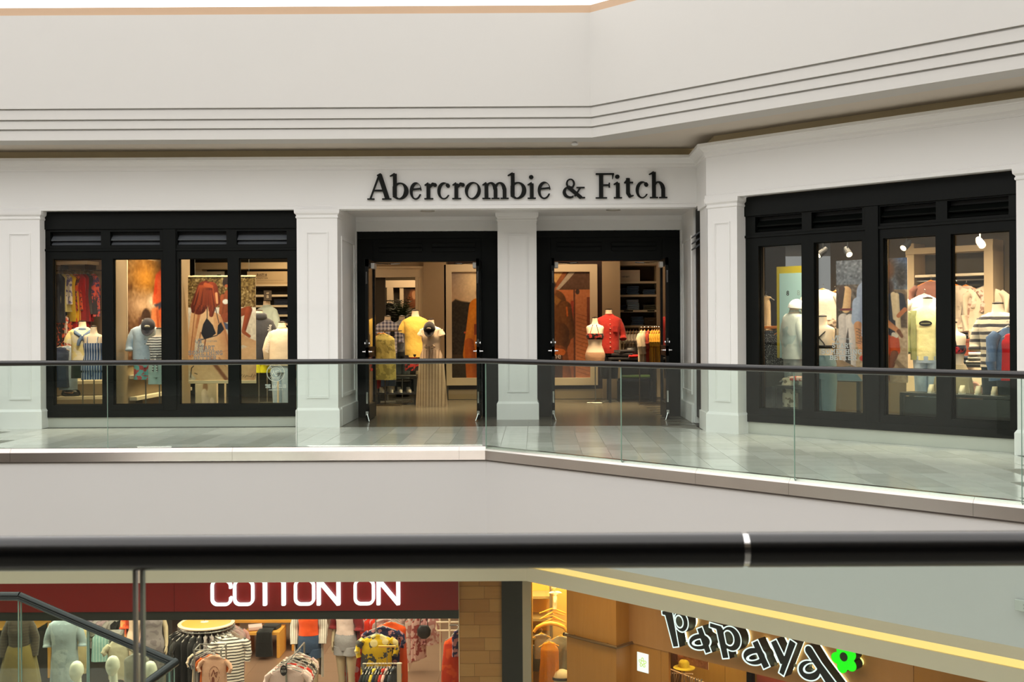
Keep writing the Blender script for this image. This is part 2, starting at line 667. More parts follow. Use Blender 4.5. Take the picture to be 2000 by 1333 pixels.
# ------------------------------------------------------------------ flat prints (posters): painted dot by dot as a colour attribute
class Canvas:
    def __init__(s, x0, x1, y0, y1, step=1.0):
        s.nx = int((x1 - x0) / step) + 1; s.ny = int((y1 - y0) / step) + 1
        s.x, s.y = np.meshgrid(np.linspace(x0, x1, s.nx), np.linspace(y0, y1, s.ny))
        s.c = np.zeros((s.ny, s.nx, 3)); s.step = step

    def put(s, m, col):
        m = np.clip(m, 0, 1)[..., None]
        s.c = s.c * (1 - m) + np.array(col, float) * m
        return s

    def fill(s, col):
        return s.put(np.ones_like(s.x), col)

    def vgrad(s, y0, y1, c0, c1, mask=None):
        t = np.clip((s.y - y0) / (y1 - y0), 0, 1)[..., None]
        g = np.array(c0, float) * (1 - t) + np.array(c1, float) * t
        mk = (((s.y >= y0) & (s.y <= y1)) if mask is None else mask)[..., None]
        s.c = np.where(mk, g, s.c)
        return s

    def rect(s, x0, x1, y0, y1, col):
        return s.put(((s.x >= x0) & (s.x <= x1) & (s.y >= y0) & (s.y <= y1)).astype(float), col)

    def ell(s, cx, cy, rx, ry, col, soft=.15, ang=0.0):
        ca, sa = math.cos(ang), math.sin(ang)
        a = (s.x - cx) * ca + (s.y - cy) * sa; b_ = -(s.x - cx) * sa + (s.y - cy) * ca
        d = np.hypot(a / rx, b_ / ry)
        return s.put((1 + soft - d) / (2 * soft), col)

    def cap(s, p, q, r0, r1, col, dark=None, soft=1.0):
        px, py = s.x - p[0], s.y - p[1]; bx, by = q[0] - p[0], q[1] - p[1]
        L = bx * bx + by * by + 1e-9
        t = np.clip((px * bx + py * by) / L, 0, 1)
        ex, ey = px - bx * t, py - by * t
        r = r0 + (r1 - r0) * t
        d = np.hypot(ex, ey)
        m = np.clip((r + soft * .5 - d) / soft, 0, 1)
        s.put(m, col)
        if dark is not None:
            sd = np.clip((ex / np.maximum(r, .1)) * .9 + .1, 0, 1)
            s.put(m * sd * .75, dark)
        return s

    def poly(s, pts, col, soft=.8):
        ins = np.zeros(s.x.shape, bool); n = len(pts)
        dmin = np.full(s.x.shape, 1e9)
        for i in range(n):
            (xa, ya), (xb, yb) = pts[i], pts[(i + 1) % n]
            cond = ((ya > s.y) != (yb > s.y))
            xi = (xb - xa) * (s.y - ya) / ((yb - ya) if yb != ya else 1e-9) + xa
            ins ^= cond & (s.x < xi)
            bx, by = xb - xa, yb - ya
            t = np.clip(((s.x - xa) * bx + (s.y - ya) * by) / (bx * bx + by * by + 1e-9), 0, 1)
            dmin = np.minimum(dmin, np.hypot(s.x - xa - bx * t, s.y - ya - by * t))
        sd = np.where(ins, dmin, -dmin)
        return s.put(sd / soft + .5, col)

    def noise(s, amp, cell=4.0, mask=None, mono=True):
        h, w_ = s.c.shape[:2]; ch = max(2, int(h * s.step / cell) + 2); cw = max(2, int(w_ * s.step / cell) + 2)
        g = RNG.normal(0, 1, (ch, cw, 1 if mono else 3))
        yy = np.linspace(0, ch - 1.001, h); xx = np.linspace(0, cw - 1.001, w_)
        y0 = yy.astype(int); x0 = xx.astype(int); fy = (yy - y0)[:, None, None]; fx = (xx - x0)[None, :, None]
        v = (g[y0][:, x0] * (1 - fy) * (1 - fx) + g[y0 + 1][:, x0] * fy * (1 - fx) + g[y0][:, x0 + 1] * (1 - fy) * fx + g[y0 + 1][:, x0 + 1] * fy * fx)
        mk = 1.0 if mask is None else np.clip(mask, 0, 1)[..., None]
        s.c = np.clip(s.c + v * amp * mk, 0, 255)
        return s

    def mesh(s, wd, hg, thick=.004):
        """The print as a dense flat sheet, wd by hg metres, bottom middle at the origin, facing local -y."""
        nx, ny = s.nx, s.ny
        xs = np.linspace(-wd / 2, wd / 2, nx); zs = np.linspace(hg, 0, ny)
        gx, gz = np.meshgrid(xs, zs)
        co = np.stack([gx, np.zeros_like(gx), gz], -1).reshape(-1, 3)
        idx = np.arange(nx * ny).reshape(ny, nx)
        q = np.stack([idx[1:, :-1], idx[1:, 1:], idx[:-1, 1:], idx[:-1, :-1]], -1).reshape(-1, 4)
        me = bpy.data.meshes.new('print')
        me.vertices.add(len(co)); me.vertices.foreach_set('co', co.ravel())
        me.loops.add(q.size); me.loops.foreach_set('vertex_index', q.ravel())
        me.polygons.add(len(q)); me.polygons.foreach_set('loop_start', np.arange(0, q.size, 4))
        me.update(calc_edges=True)
        a = me.color_attributes.new('print', 'FLOAT_COLOR', 'POINT')
        c = np.clip(s.c.reshape(-1, 3) / 255.0, 0, 1)
        c = np.where(c <= .04045, c / 12.92, ((c + .055) / 1.055) ** 2.4)
        a.data.foreach_set('color', np.concatenate([c, np.ones((len(c), 1))], 1).ravel())
        return me


def print_mat():
    if 'print' in MATS:
        return MATS['print']
    m, nt, b = new_mat('print')
    a = N(nt, 'ShaderNodeVertexColor'); a.layer_name = 'print'
    nt.links.new(a.outputs[0], b.inputs['Base Color'])
    b.inputs['Roughness'].default_value = .45
    MATS['print'] = m
    return m
# ================================================================== the setting
WHITE = plain('white_paint', (207, 205, 200), .55, var=.015, scale=1.5)
WHITE_T = plain('white_trim_paint', (240, 239, 236), .4, var=.01, scale=2)
SLABW = plain('white_slab_paint', (211, 211, 210), .6, var=.015, scale=1)
TAN = plain('tan_paint', (199, 168, 138), .6, var=.02)
TAUPE = plain('taupe_paint', (232, 214, 172), .7, var=.03)
SOFFIT = plain('soffit_paint', (214, 204, 190), .7, var=.02)
BLACKP = plain('black_paint', (6, 9, 7), .5, var=.1, spec=.17)
BLACKM = plain('black_matt', (10, 11, 10), .6, var=.1, spec=.3)
GREYP = plain('stone_plinth', (196, 196, 186), .5, var=.05, scale=4)
STEEL = plain('brushed_steel', (205, 198, 192), .24, metal=1.0, var=.06, scale=2.5)
CHROME = plain('chrome', (225, 225, 225), .12, metal=1.0, var=.02)
RAILP = plain('rail_black', (8, 8, 10), .28, var=.05, spec=.5, coat=.35)
GLASS = glass('rail_glass', (.90, .965, .93))
GLASSN = glass('near_rail_glass', (.85, .915, .88))
GLASSE = plain('glass_edge', (150, 180, 165), .2, var=.05)
GLASSW = glass('window_glass', (.95, .97, .95))
BEIGEW = plain('beige_wall', (176, 154, 124), .7, var=.03)
CREAM = plain('cream_casing', (224, 204, 172), .5, var=.02)
DARKFL = plain('dark_oak_floor', (92, 82, 70), .28, var=.22, scale=3)

# ---- upper fascia above the gallery, stepped, turning the corner
FC = 0.784
fpath = [(-15, 16.0), (FC, 16.0), (FC + 11, 5.0)]


def band(name, path, z0, z1, d0, d1, mat, kind='structure', parent=None):
    return ob(name, MB().sweep(path, [(d0, z0), (d1, z0), (d1, z1), (d0, z1)]).me(), mat, parent, kind=kind)


up = thing('wall_upper', None, None, (0, 16, 4.11), kind='structure')
for nm, z0, z1, d in (('fascia_face', 4.541, 5.84, 0.0), ('fascia_band', 4.392, 4.518, -.02), ('fascia_band', 4.263, 4.370, -.04), ('fascia_band', 4.11, 4.241, -.06)):
    ob(nm, MB().sweep(fpath, [(-.45, z0), (d, z0), (d, z1), (-.45, z1)]).me(), WHITE, up, world=True)
for z0, z1, dg in ((4.518, 4.541, -.038), (4.370, 4.392, -.058), (4.241, 4.263, -.078)):
    ob('fascia_groove', MB().sweep(fpath, [(-.45, z0), (dg, z0), (dg, z1), (-.45, z1)]).me(), WHITE, up, world=True)
band('trim_1', fpath, 5.84, 5.95, -.4, -.015, TAN)
# gallery soffit, and the shadowed strip of wall between soffit and shopfront crown
ob('ceiling_gallery', MB().sweep(fpath, [(-.10, 4.112), (-1.9, 4.112), (-1.9, 4.3), (-.10, 4.3)]).me(), SOFFIT, kind='structure')
wpath = [(-15, 17.12), (2.50, 17.12), (2.50, 16.0), (11, 7.5)]
band('wall_reveal', wpath, 3.9, 4.2, -.15, 0, TAUPE)

# ---- white header over the shopfronts with its crown
hpath = [(-15, 17.0), (2.40, 17.0), (2.385, 15.95), (11.385, 6.95)]
hprof = [(-.12, 3.22), (.022, 3.22), (.022, 3.268), (.012, 3.276), (0, 3.28), (0, 3.80), (.018, 3.802), (.018, 3.825), (.03, 3.84), (.036, 3.872), (.06, 3.90),
         (.092, 3.925), (.10, 3.94), (.125, 3.945), (.125, 3.985), (-.12, 3.985)]
ob('wall_header', MB().sweep(hpath, hprof).me(), WHITE_T, kind='structure')
ob('trim_2', MB().sweep([(-2.915, 17.03), (2.36, 17.03)], [(0, 3.205), (.004, 3.205), (.004, 3.221), (0, 3.221)]).me(), WHITE_T, kind='structure')

# ---- portal around the two doorways
ob('ceiling_portal', boxm(-3.5, 2.6, 17.02, 18.8, 3.27, 3.36), WHITE_T, kind='structure')
pr = thing('wall_portal', None, None, (0, 18.8, 0), kind='structure')
ob('portal_header', MB().sweep([(-2.93, 18.78), (2.42, 18.78)], [(-.1, 3.03), (0, 3.03), (0, 3.2), (.02, 3.215), (.03, 3.235), (.05, 3.27), (-.1, 3.27)]).me(), WHITE_T, pr, world=True)
ob('portal_side', MB().box(-3.2, -2.915, 17.12, 18.8, 0, 3.27).me(), WHITE_T, pr, world=True)
ob('portal_side', MB().box(2.40, 2.62, 17.35, 18.8, 0, 3.27).me(), WHITE_T, pr, world=True)
for x0, x1, y0, y1 in ((-2.915, -2.90, 17.3, 18.55), (2.385, 2.40, 17.55, 18.62)):
    m = MB().frame(y0, y1, .42, 2.85, .05, x0 - .002, x1 + .002)
    m.v = [(v[1], v[0], v[2]) for v in m.v]
    ob('panel_moulding', m.me(), WHITE_T, pr, world=True)
ob('portal_base', MB().box(-2.92, -2.88, 17.13, 18.69, 0, .28).box(2.36, 2.41, 17.36, 18.69, 0, .28).me(bevel=.006), WHITE_T, pr, world=True)
ob('portal_casing', MB().box(-2.93, -2.90, 18.70, 18.78, 0, 3.03).box(2.37, 2.41, 18.70, 18.78, 0, 3.03).me(), WHITE_T, pr, world=True)


def pilaster(name, origin, rotz, wd, dep, top=3.22):
    """Local x along the wall, y inward, front face at y=0, left end at x=0."""
    r = thing(name, None, None, origin, rotz, kind='structure')
    ob('shaft', MB().box(0, wd, 0, dep, 0, top).me(), WHITE_T, r)
    b = .025
    m = MB().loft([[(-b, -b, 0), (wd + b, -b, 0), (wd + b, dep, 0), (-b, dep, 0)], [(-b, -b, .25), (wd + b, -b, .25), (wd + b, dep, .25), (-b, dep, .25)],
                   [(-.004, -.004, .285), (wd + .004, -.004, .285), (wd + .004, dep, .285), (-.004, dep, .285)]])
    ob('base', m.me(), WHITE_T, r)
    rings = []
    for d, z in ((.004, top - .135), (.014, top - .125), (.014, top - .105), (.006, top - .10), (.006, top - .085), (.03, top - .06), (.034, top - .03), (.034, top)):
        rings.append([(-d, -d, z), (wd + d, -d, z), (wd + d, dep, z), (-d, dep, z)])
    ob('capital', MB().loft(rings).me(), WHITE_T, r)
    m = MB(); ins = .23 * wd; z0, z1 = .43, top - .33
    m.frame(ins, wd - ins, z0, z1, .02, -.015, .008)
    m.frame(ins + .021, wd - ins - .021, z0 + .021, z1 - .021, .012, -.007, .008)
    ob('panel_moulding', m.me(), WHITE_T, r)
    return r


pilaster('pilaster', (-7.90, 16.96, 0), 0, .60, .35)
pilaster('pilaster', (-3.51, 16.96, 0), 0, .60, .35)
pilaster('pilaster', (-.585, 18.16, 0), 0, .615, .62, 3.27)
PC = 18.30
s0 = sx(1383, PC)
pilaster('pilaster', W45(s0, PC), -math.pi / 4, .49, .34)
pilaster('pilaster', W45(sx(1986, PC), PC), -math.pi / 4, .6, .34)
# left flank of the corner pilaster, square to the hall
ob('trim_3', MB().prism([(2.387, 15.91), (2.387, 16.58), (2.62, 16.58), (2.62, 16.2)], 0, 3.22).me(), WHITE_T, kind='structure')
ob('trim_4', MB().prism([(2.365, 15.90), (2.365, 16.60), (2.60, 16.60), (2.62, 16.2)], 0, .26).me(), WHITE_T, kind='structure')
ob('trim_5', MB().prism([(2.355, 15.89), (2.355, 16.61), (2.60, 16.61), (2.62, 16.2)], 3.13, 3.22).me(), WHITE_T, kind='structure')


# ---- black shop windows
def window_unit(name, origin, rotz, xl, xr, panes, zb, z0, z1, ztop, louvres, mull, lz=(2.735, 2.905), glz=GLASSW, slat_mat=None, slat_ang=.5):
    r = thing(name, None, None, origin, rotz, kind='structure')
    m = MB(); D = .12
    m.box(xl, xr, 0, D, zb, z0); m.box(xl, xr, 0, D, z1, lz[0] - .02)
    m.box(xl, xr, 0, D, lz[1] + .015, ztop)
    xs = [xl] + [v for p in panes for v in p] + [xr]
    for i in range(0, len(xs), 2):
        m.box(xs[i], xs[i + 1], 0, D, z0, z1)
    lx = [xl] + [v for p in louvres for v in p] + [xr]
    for i in range(0, len(lx), 2):
        m.box(lx[i], lx[i + 1], 0, D, lz[0] - .02, lz[1] + .015)
    ob('frame', m.me(), BLACKP, r)
    m = MB()
    for x0, x1 in mull:
        m.box(x0, x1, -.028, 0, zb + .101, ztop - .261)
    m.box(xl, xr, -.028, 0, ztop - .26, ztop); m.box(xl, xr, -.022, 0, z1 + .115, z1 + .15); m.box(xl, xr, -.02, 0, zb, zb + .1)
    ob('frame_moulding', m.me(bevel=.004), BLACKP, r)
    for x0, x1 in panes:
        p = ob('pane', boxm(x0 - .004, x1 + .004, .075, .083, z0 - .004, z1 + .004), glz, r)
        m = MB(); t = .012
        m.box(x0, x0 + t, .045, .075, z0, z1).box(x1 - t, x1, .045, .075, z0, z1).box(x0, x1, .045, .075, z0, z0 + t).box(x0, x1, .045, .075, z1 - t, z1)
        ob('glazing_bead', m.me(), BLACKP, p)
    for x0, x1 in louvres:
        lv = ob('louvre', boxm(x0, x1, .10, .13, lz[0] - .02, lz[1] + .015), BLACKM, r)
        h = (lz[1] - lz[0])
        for k in range(2):
            zt = lz[1] - .035 - k * h * .5
            a = .085 if k == 0 else .06
            sl = MB().add([(x0 + .004, .1, zt), (x1 - .004, .1, zt), (x1 - .004, .1 - a * .9, zt - a * .82), (x0 + .004, .1 - a * .9, zt - a * .82),
                           (x0 + .004, .1, zt - .012), (x1 - .004, .1, zt - .012), (x1 - .004, .1 - a * .9 + .004, zt - a * .82 - .012), (x0 + .004, .1 - a * .9 + .004, zt - a * .82 - .012)],
                          [(0, 1, 2, 3), (7, 6, 5, 4), (3, 2, 6, 7), (0, 3, 7, 4), (1, 5, 6, 2), (0, 4, 5, 1)])
            ob('slat', sl.me(), slat_mat or BLACKP, lv)
    return r


YW = 17.15
X = lambda px, Y=YW: (px - CX) * Y / F
SLATG = plain('grey_slat', (88, 92, 96), .35, var=.05)
window_unit('window_1', (0, YW, 0), 0, X(76), X(583), [(X(104), X(199)), (X(221), X(315)), (X(350), X(445)), (X(467), X(562))], .15, .335, 2.515, 3.215,
            [(X(99), X(198)), (X(216), X(313)), (X(347), X(443)), (X(463), X(561))], [(X(320), X(345))], slat_mat=SLATG)
BC = 18.58
S = lambda px: sx(px, BC)
window_unit('window_2', W45(0, BC), -math.pi / 4, S(1440), S(2003), [(S(1482), S(1566)), (S(1590), S(1684)), (S(1725.5), S(1828)), (S(1857.5), S(1972))], .16, .345, 2.545, 3.215,
            [(S(1476), S(1567)), (S(1586), S(1685)), (S(1720), S(1829)), (S(1851), S(1971))], [(S(1692), S(1718))], lz=(2.75, 2.925))
# stone plinths below the windows
ob('baseboard_west', boxm(-7.3, -3.5, YW + .01, YW + .14, 0, .152), GREYP, kind='structure')
m = MB().prism([W45(S(1440), BC + .01)[:2], W45(S(2003), BC + .01)[:2], W45(S(2003), BC + .2)[:2], W45(S(1440), BC + .2)[:2]], 0, .162)
ob('baseboard_east', m.me(), GREYP, kind='structure')
# black return with louvres beside the corner pilaster
ret = thing('window_3', None, None, (2.44, 17.0, 0), kind='structure')
ob('frame', MB().box(2.43, 2.6, 16.55, 17.34, .1, 3.22).me(), BLACKP, ret, world=True)
for k in range(3):
    ob('slat', MB().add([(2.43, 16.9, 2.86 - k * .09), (2.43, 17.3, 2.86 - k * .09), (2.36, 17.3, 2.80 - k * .09), (2.36, 16.9, 2.80 - k * .09),
                         (2.43, 16.9, 2.84 - k * .09), (2.43, 17.3, 2.84 - k * .09), (2.36, 17.3, 2.78 - k * .09), (2.36, 16.9, 2.78 - k * .09)],
                        [(0, 1, 2, 3), (7, 6, 5, 4), (3, 2, 6, 7), (0, 3, 7, 4), (1, 5, 6, 2), (0, 4, 5, 1)]).me(), SLATG, ret, world=True)

# ---- doorways with their outward-swung leaves
DY = 18.8


def doorway(name, xl, xr, hl, hr):
    r = thing(name, None, None, ((xl + xr) / 2, DY, 0), kind='structure')
    zh = 2.54
    m = MB().box(xl, hl, DY, DY + .16, 0, 3.04).box(hr, xr, DY, DY + .16, 0, 3.04).box(hl, hr, DY, DY + .16, zh, 3.04)
    m.box(xl, xr, DY - .02, DY, 2.92, 3.04)
    for a, b_ in ((hl + .1, (hl + hr) / 2 - .08), ((hl + hr) / 2 + .08, hr - .1)):
        for k in range(2):
            m.box(a, b_, DY - .03, DY, 2.70 + k * .08, 2.76 + k * .08)
    ob('frame', m.me(bevel=.003), BLACKP, r, world=True)
    for hx, sg in ((hl, 1), (hr, -1)):
        lf = thing('door_leaf', None, None, (hx + sg * .02, DY - .01, 0))
        lf.parent = r; lf.matrix_parent_inverse = parent_world(r).inverted()
        L = .86; t = .045; x0, x1 = (-t / 2, t / 2)
        m = MB().box(x0, x1, -L, -L + .11, .02, zh).box(x0, x1, -.11, 0, .02, zh).box(x0, x1, -L, 0, .02, .26).box(x0, x1, -L, 0, zh - .12, zh).box(x0, x1, -L, 0, 1.0, 1.16)
        ob('leaf_frame', m.me(bevel=.003), BLACKP, lf)
        ob('pane', MB().box(-.004, .004, -L + .105, -.105, .25, zh - .11).me(), GLASSW, lf)
        m = MB()
        for sd in (-1, 1):
            m.tube([(sd * .02, -L + .055, 1.09), (sd * .075, -L + .055, 1.09)], .011, 10).tube([(sd * .07, -L + .05, 1.09), (sd * .075, -L + .17, 1.09)], .010, 10)
            m.tube([(sd * .022, -L + .055, 1.09), (sd * .03, -L + .055, 1.09)], .03, 14)
            m.tube([(sd * .022, -L + .055, 1.22), (sd * .04, -L + .055, 1.22)], .026, 14)
        ob('handle', m.me(), CHROME, lf)
        m = MB()
        for z0, z1 in ((2.15, 2.34), (1.21, 1.28), (.28, .46)):
            m.box(-.012, .012, -L - .003, -L + .002, z0, z1)
        ob('latch_plate', m.me(), CHROME, lf)
        m = MB().box(sg * .03, sg * .09, -L + .25, -L + .5, zh - .14, zh - .05)
        ob('door_closer', m.me(bevel=.006), plain('closer_grey', (190, 186, 178), .4, metal=.3), lf)
        m = MB().tube([(sg * .06, -L + .4, zh - .05), (sg * .28, -.12, zh - .045), (sg * .42, .0, zh - .03)], .012, 8)
        ob('closer_arm', m.me(), CHROME, lf)
        m = MB().box(-.02, .02, -L - .008, -L, .1, .16).tube([(0, -L, .12), (sg * .04, -L - .05, .006)], .008, 8)
        ob('kick_stand', m.me(), CHROME, lf)
    return r


doorway('door_1', -2.915, -.586, -2.646, -.872)
doorway('door_2', .017, 2.40, .262, 2.085)
ob('wall_behind_pilaster', boxm(-.586, .017, DY, DY + .16, 0, 3.04), BLACKP, kind='structure')

# ---- gallery floor: slab, then each tile
ob('floor_gallery', MB().prism([(-15, 13.64), (-.62, 13.64), (10.4, 2.62), (13.2, 5.42), (2.36, 16.2), (2.36, 18.8), (-15, 18.8)], -.4, -.006).me(), plain('grout', (128, 125, 117), .5), kind='structure')
fl = thing('floor', None, None, (0, 15, 0), kind='structure')
tile_m = []
for k, c in enumerate(((216, 214, 207), (208, 206, 198), (222, 219, 212), (201, 198, 190))):
    tm = plain('floor_tile_%d' % k, c, .13, var=.16, scale=4.5, spec=.55)
    tile_m.append(tm)


def clip(poly, a, b_, c):        # keep a*x + b*y >= c
    out = []
    for i in range(len(poly)):
        p, q = poly[i], poly[(i + 1) % len(poly)]
        fp, fq = a * p[0] + b_ * p[1] - c, a * q[0] + b_ * q[1] - c
        if fp >= 0:
            out.append(p)
        if (fp >= 0) != (fq >= 0):
            t = fp / (fp - fq); out.append((p[0] + t * (q[0] - p[0]), p[1] + t * (q[1] - p[1])))
    return out


TW, TL = .3235, .647
tiles = []
x0 = -.434 - 26 * TW
for i in range(46):
    for j in range(-13, 18):
        x = x0 + i * TW; y = 16.87 - (j + 1) * TL + (TL / 2 if i % 2 else 0)
        g = .0022
        P0 = [(x + g, y + g), (x + TW - g, y + g), (x + TW - g, y + TL - g), (x + g, y + TL - g)]
        for cuts in (((-1, 0, .58), (0, 1, 13.64)), ((1, 0, -.58), (1 / R2, 1 / R2, 13.06 / R2))):   # west run, slanted run
            P = P0
            for a, b_, c in cuts + ((0, -1, -16.95), (-1 / R2, -1 / R2, -18.58 / R2), (-1, 0, -7.2)):
                P = clip(P, a, b_, c) if P else P
            if len(P) >= 3:
                ar = abs(sum(P[k][0] * P[(k + 1) % len(P)][1] - P[(k + 1) % len(P)][0] * P[k][1] for k in range(len(P)))) / 2
                cx = sum(p[0] for p in P) / len(P); cy = sum(p[1] for p in P) / len(P)
                if ar > .004 and abs(cx / cy + 45 / F) < 1010 / F:
                    tiles.append((cx, cy, P))
tiles.sort(key=lambda t: t[1])
rest = MB()
cache = {}
for n, (cx, cy, P) in enumerate(tiles):
    if n < 296:
        if len(P) == 4 and abs(P[0][1] - P[1][1]) < 1e-6 and abs((P[2][1] - P[0][1]) - (TL - .0044)) < 1e-6 and abs((P[1][0] - P[0][0]) - (TW - .0044)) < 1e-6:
            key = 'full%d' % (n % 4)
            if key not in cache:
                a, b_ = (TW - .0044) / 2, (TL - .0044) / 2
                cache[key] = boxm(-a, a, -b_, b_, -.006, 0)
                cache[key].materials.append(tile_m[n % 4])
            ob('tile', cache[key], None, fl, (cx, cy - 15, 0))
        else:
            ob('tile', MB().prism([(p[0] - cx, p[1] - cy) for p in P], -.006, 0).me(), tile_m[n % 4], fl, (cx, cy - 15, 0))
    else:
        rest.prism([(p[0], p[1] - 15) for p in P], -.006, 0)
if rest.v:
    o = ob('tile_remainder', rest.me(), tile_m[0], fl); o['kind'] = 'stuff'

# ---- slab edge of the gallery, cove and lower fascia
epath = [(-15, 13.55), (-.597, 13.55), (10.4, 2.553)]
ob('wall_slab_edge', MB().sweep(epath, [(-.5, -1.10), (-.02, -1.10), (-.02, -.09), (-.5, -.09)]).me(), SLABW, kind='structure')
ob('ceiling_cove', MB().sweep(epath, [(-1.9, -1.10), (-.1, -1.10), (-.1, -1.06), (-1.9, -1.06)]).me(), TAN, kind='structure')
LOWT = plain('lower_trim_paint', (236, 226, 206), .6, var=.02)
ob('trim_6', MB().sweep(epath, [(-1.5, -1.53), (-1.15, -1.53), (-1.15, -1.10), (-1.5, -1.10)]).me(), LOWT, kind='structure')
ob('trim_7', MB().sweep(epath, [(-1.5, -1.78), (-1.13, -1.78), (-1.13, -1.605), (-1.5, -1.605)]).me(), LOWT, kind='structure')
cove = ob('cove_light', MB().sweep([(-.15, 14.68), (-.129, 14.68), (7.9, 6.65)], [(-.2, -1.605), (-.03, -1.605), (-.03, -1.53), (-.2, -1.53)]).me(), emit('cove_glow', (255, 220, 140), .82))
tag(cove, 'long warm yellow light strip set in the fascia over the fruit shop sign', 'light')
ob('trim_8', MB().sweep([(-15, 14.68), (-.16, 14.68)], [(-.2, -1.605), (-.02, -1.605), (-.02, -1.53), (-.2, -1.53)]).me(), LOWT, kind='structure')
ob('ceiling_lower', MB().sweep(epath, [(-1.16, -1.778), (-3.2, -1.778), (-3.2, -1.64), (-1.16, -1.64)]).me(), plain('lower_ceiling', (190, 178, 158), .7), kind='structure')


# ---- railings
def rail_tube(path, z, r, name, parent, mat=RAILP):
    return autosmooth(ob(name, MB().tube([(p[0], p[1], z) for p in path], r, 20).me(), mat, parent, world=True), .9)


def offs(p, q, d):
    dx, dy = q[0] - p[0], q[1] - p[1]; L = math.hypot(dx, dy)
    return (dy / L * d, -dx / L * d)


gr = thing('glass_railing', 'black-railed glass balustrade along the far gallery in front of the clothing shop', 'railing', (-.6, 13.6, 0))
rp = [(-15, 13.60), (-.618, 13.60), (10.4, 2.582)]
autosmooth(ob('handrail', MB().tube([(p[0], p[1], 1.07) for p in rp], .0318, 20).me(), RAILP, gr, world=True), .9)
YG = 13.6
gx = [X(px, YG) for px in (-532, -162, 208.5, 578.5)] + [-.625]
for i in range(len(gx) - 1):
    p = ob('glass_panel', MB().box(gx[i] + .004, gx[i + 1] - .004, YG - .006, YG + .006, .03, 1.045).me(), GLASS, gr, world=True)
    ob('panel_edge', MB().box(gx[i] + .0025, gx[i] + .006, YG - .007, YG + .007, .05, 1.045).me(), GLASSE, p, world=True)
GC = rp[1][0] + rp[1][1]
gs = [sx(px, GC, 800) for px in (948.5, 1212.5, 1550.5, 1994)] + [sx(1994, GC, 800) + 1.75, sx(1994, GC, 800) + 3.5]
for i in range(len(gs) - 1):
    a, b_ = W45(gs[i] + .004, GC), W45(gs[i + 1] - .004, GC)
    n = Vector((1, 1, 0)) / R2 * .006
    P = [(a - n)[:2], (b_ - n)[:2], (b_ + n)[:2], (a + n)[:2]]
    p = ob('glass_panel', MB().prism(P, .03, 1.045).me(), GLASS, gr, world=True)
    c, d = W45(gs[i] + .0025, GC), W45(gs[i] + .0065, GC)
    n = n * 1.15
    ob('panel_edge', MB().prism([(c - n)[:2], (d - n)[:2], (d + n)[:2], (c + n)[:2]], .05, 1.045).me(), GLASSE, p, world=True)
chan = [(-.11, -.095), (0, -.095), (0, .012), (-.008, .028), (-.036, .06), (-.044, .06), (-.044, .036), (-.064, .036), (-.064, .06), (-.11, .06)]
jl = [X(px, 13.55) for px in (-700, -300, 18, 452, 895.5)]
segs = [[(jl[i] + .0012, 13.55), (jl[i + 1] - .0012, 13.55)] for i in range(4)]
j2 = [sx(px, 12.953, 930) for px in (1358, 1540, 1900)]
a = W45(j2[0] - .0012, 12.953)
segs.append([(jl[4] + .0012, 13.55), (-.597, 13.55), (a.x, a.y)])
e2 = j2 + [j2[-1] + 2.0, j2[-1] + 4.5]
for i in range(4):
    a, b_ = W45(e2[i] + .0012, 12.953), W45(e2[i + 1] - .0012, 12.953)
    segs.append([(a.x, a.y), (b_.x, b_.y)])
for sg in segs:
    ob('base_channel', MB().sweep(sg, chan).me(), STEEL, gr, world=True)
ob('trim_9', MB().sweep(epath, [(-.05, -.11), (-.004, -.11), (-.004, -.095), (-.05, -.095)]).me(), plain('dark_gap', (70, 62, 56), .6), kind='structure')

# near railing, right before the camera
nr = thing('glass_railing', 'thick black handrail on clear glass, crossing the view close to the camera', 'railing', (0, 2.1, 0))
NY = 2.1
xj = (1453 - CX) * NY / F
for a, b_ in ((-4, xj - .006), (xj + .005, 4)):
    autosmooth(ob('handrail', MB().tube([(a, NY, 1.069), (b_, NY, 1.069)], .0318, 32).me(), RAILP, nr, world=True), .9)
autosmooth(ob('rail_sleeve', MB().tube([(xj - .012, NY, 1.069), (xj + .010, NY, 1.069)], .0298, 24).me(), CHROME, nr, world=True), .9)
xg = (272 - CX - 3) * NY / F
for a, b_ in ((-3.2, xg - .0065), (xg + .0065, xg + 2.6)):
    p = ob('glass_panel', MB().box(a, b_, NY - .006, NY + .006, .03, 1.045).me(), GLASSN, nr, world=True)
    x = b_ if b_ < xg else a
    ob('panel_edge', MB().box(x - .003, x + .003, NY - .0065, NY + .0065, .03, 1.04).me(), plain('near_glass_edge', (150, 150, 140), .2), p, world=True)
    ob('base_channel', MB().sweep([(a, NY + .05), (b_, NY + .05)][::1], [(0, -.095), (.11, -.095), (.11, .06), (0, .06)]).me(), STEEL, nr, world=True)
# the camera's own side of the hall (its mirror image shows in the far glass)
ob('floor_near', boxm(-14, 14, -5, 2.15, -1.1, 0), plain('near_floor', (120, 117, 110), .3, var=.1), kind='structure')
ob('wall_near', boxm(-14, 14, -5.2, -5, -6, 4.1), plain('near_wall', (58, 54, 50), .7), kind='structure')
ob('ceiling_near', boxm(-14, 14, -5.2, -.4, 4.1, 4.3), SOFFIT, kind='structure')
ob('wall_near_fascia', boxm(-14, 14, -.6, -.4, 4.1, 6.0), WHITE, kind='structure')
ob('wall_near_lower', boxm(-14, 14, -1.0, -.8, -5, -1.1), plain('near_lower', (120, 108, 96), .7), kind='structure')
ob('wall_east_end', boxm(14, 14.2, -5, 17, -5, 6), WHITE, kind='structure')
ob('wall_west_end', boxm(-15.2, -15, -5, 32, -5, 6), WHITE, kind='structure')
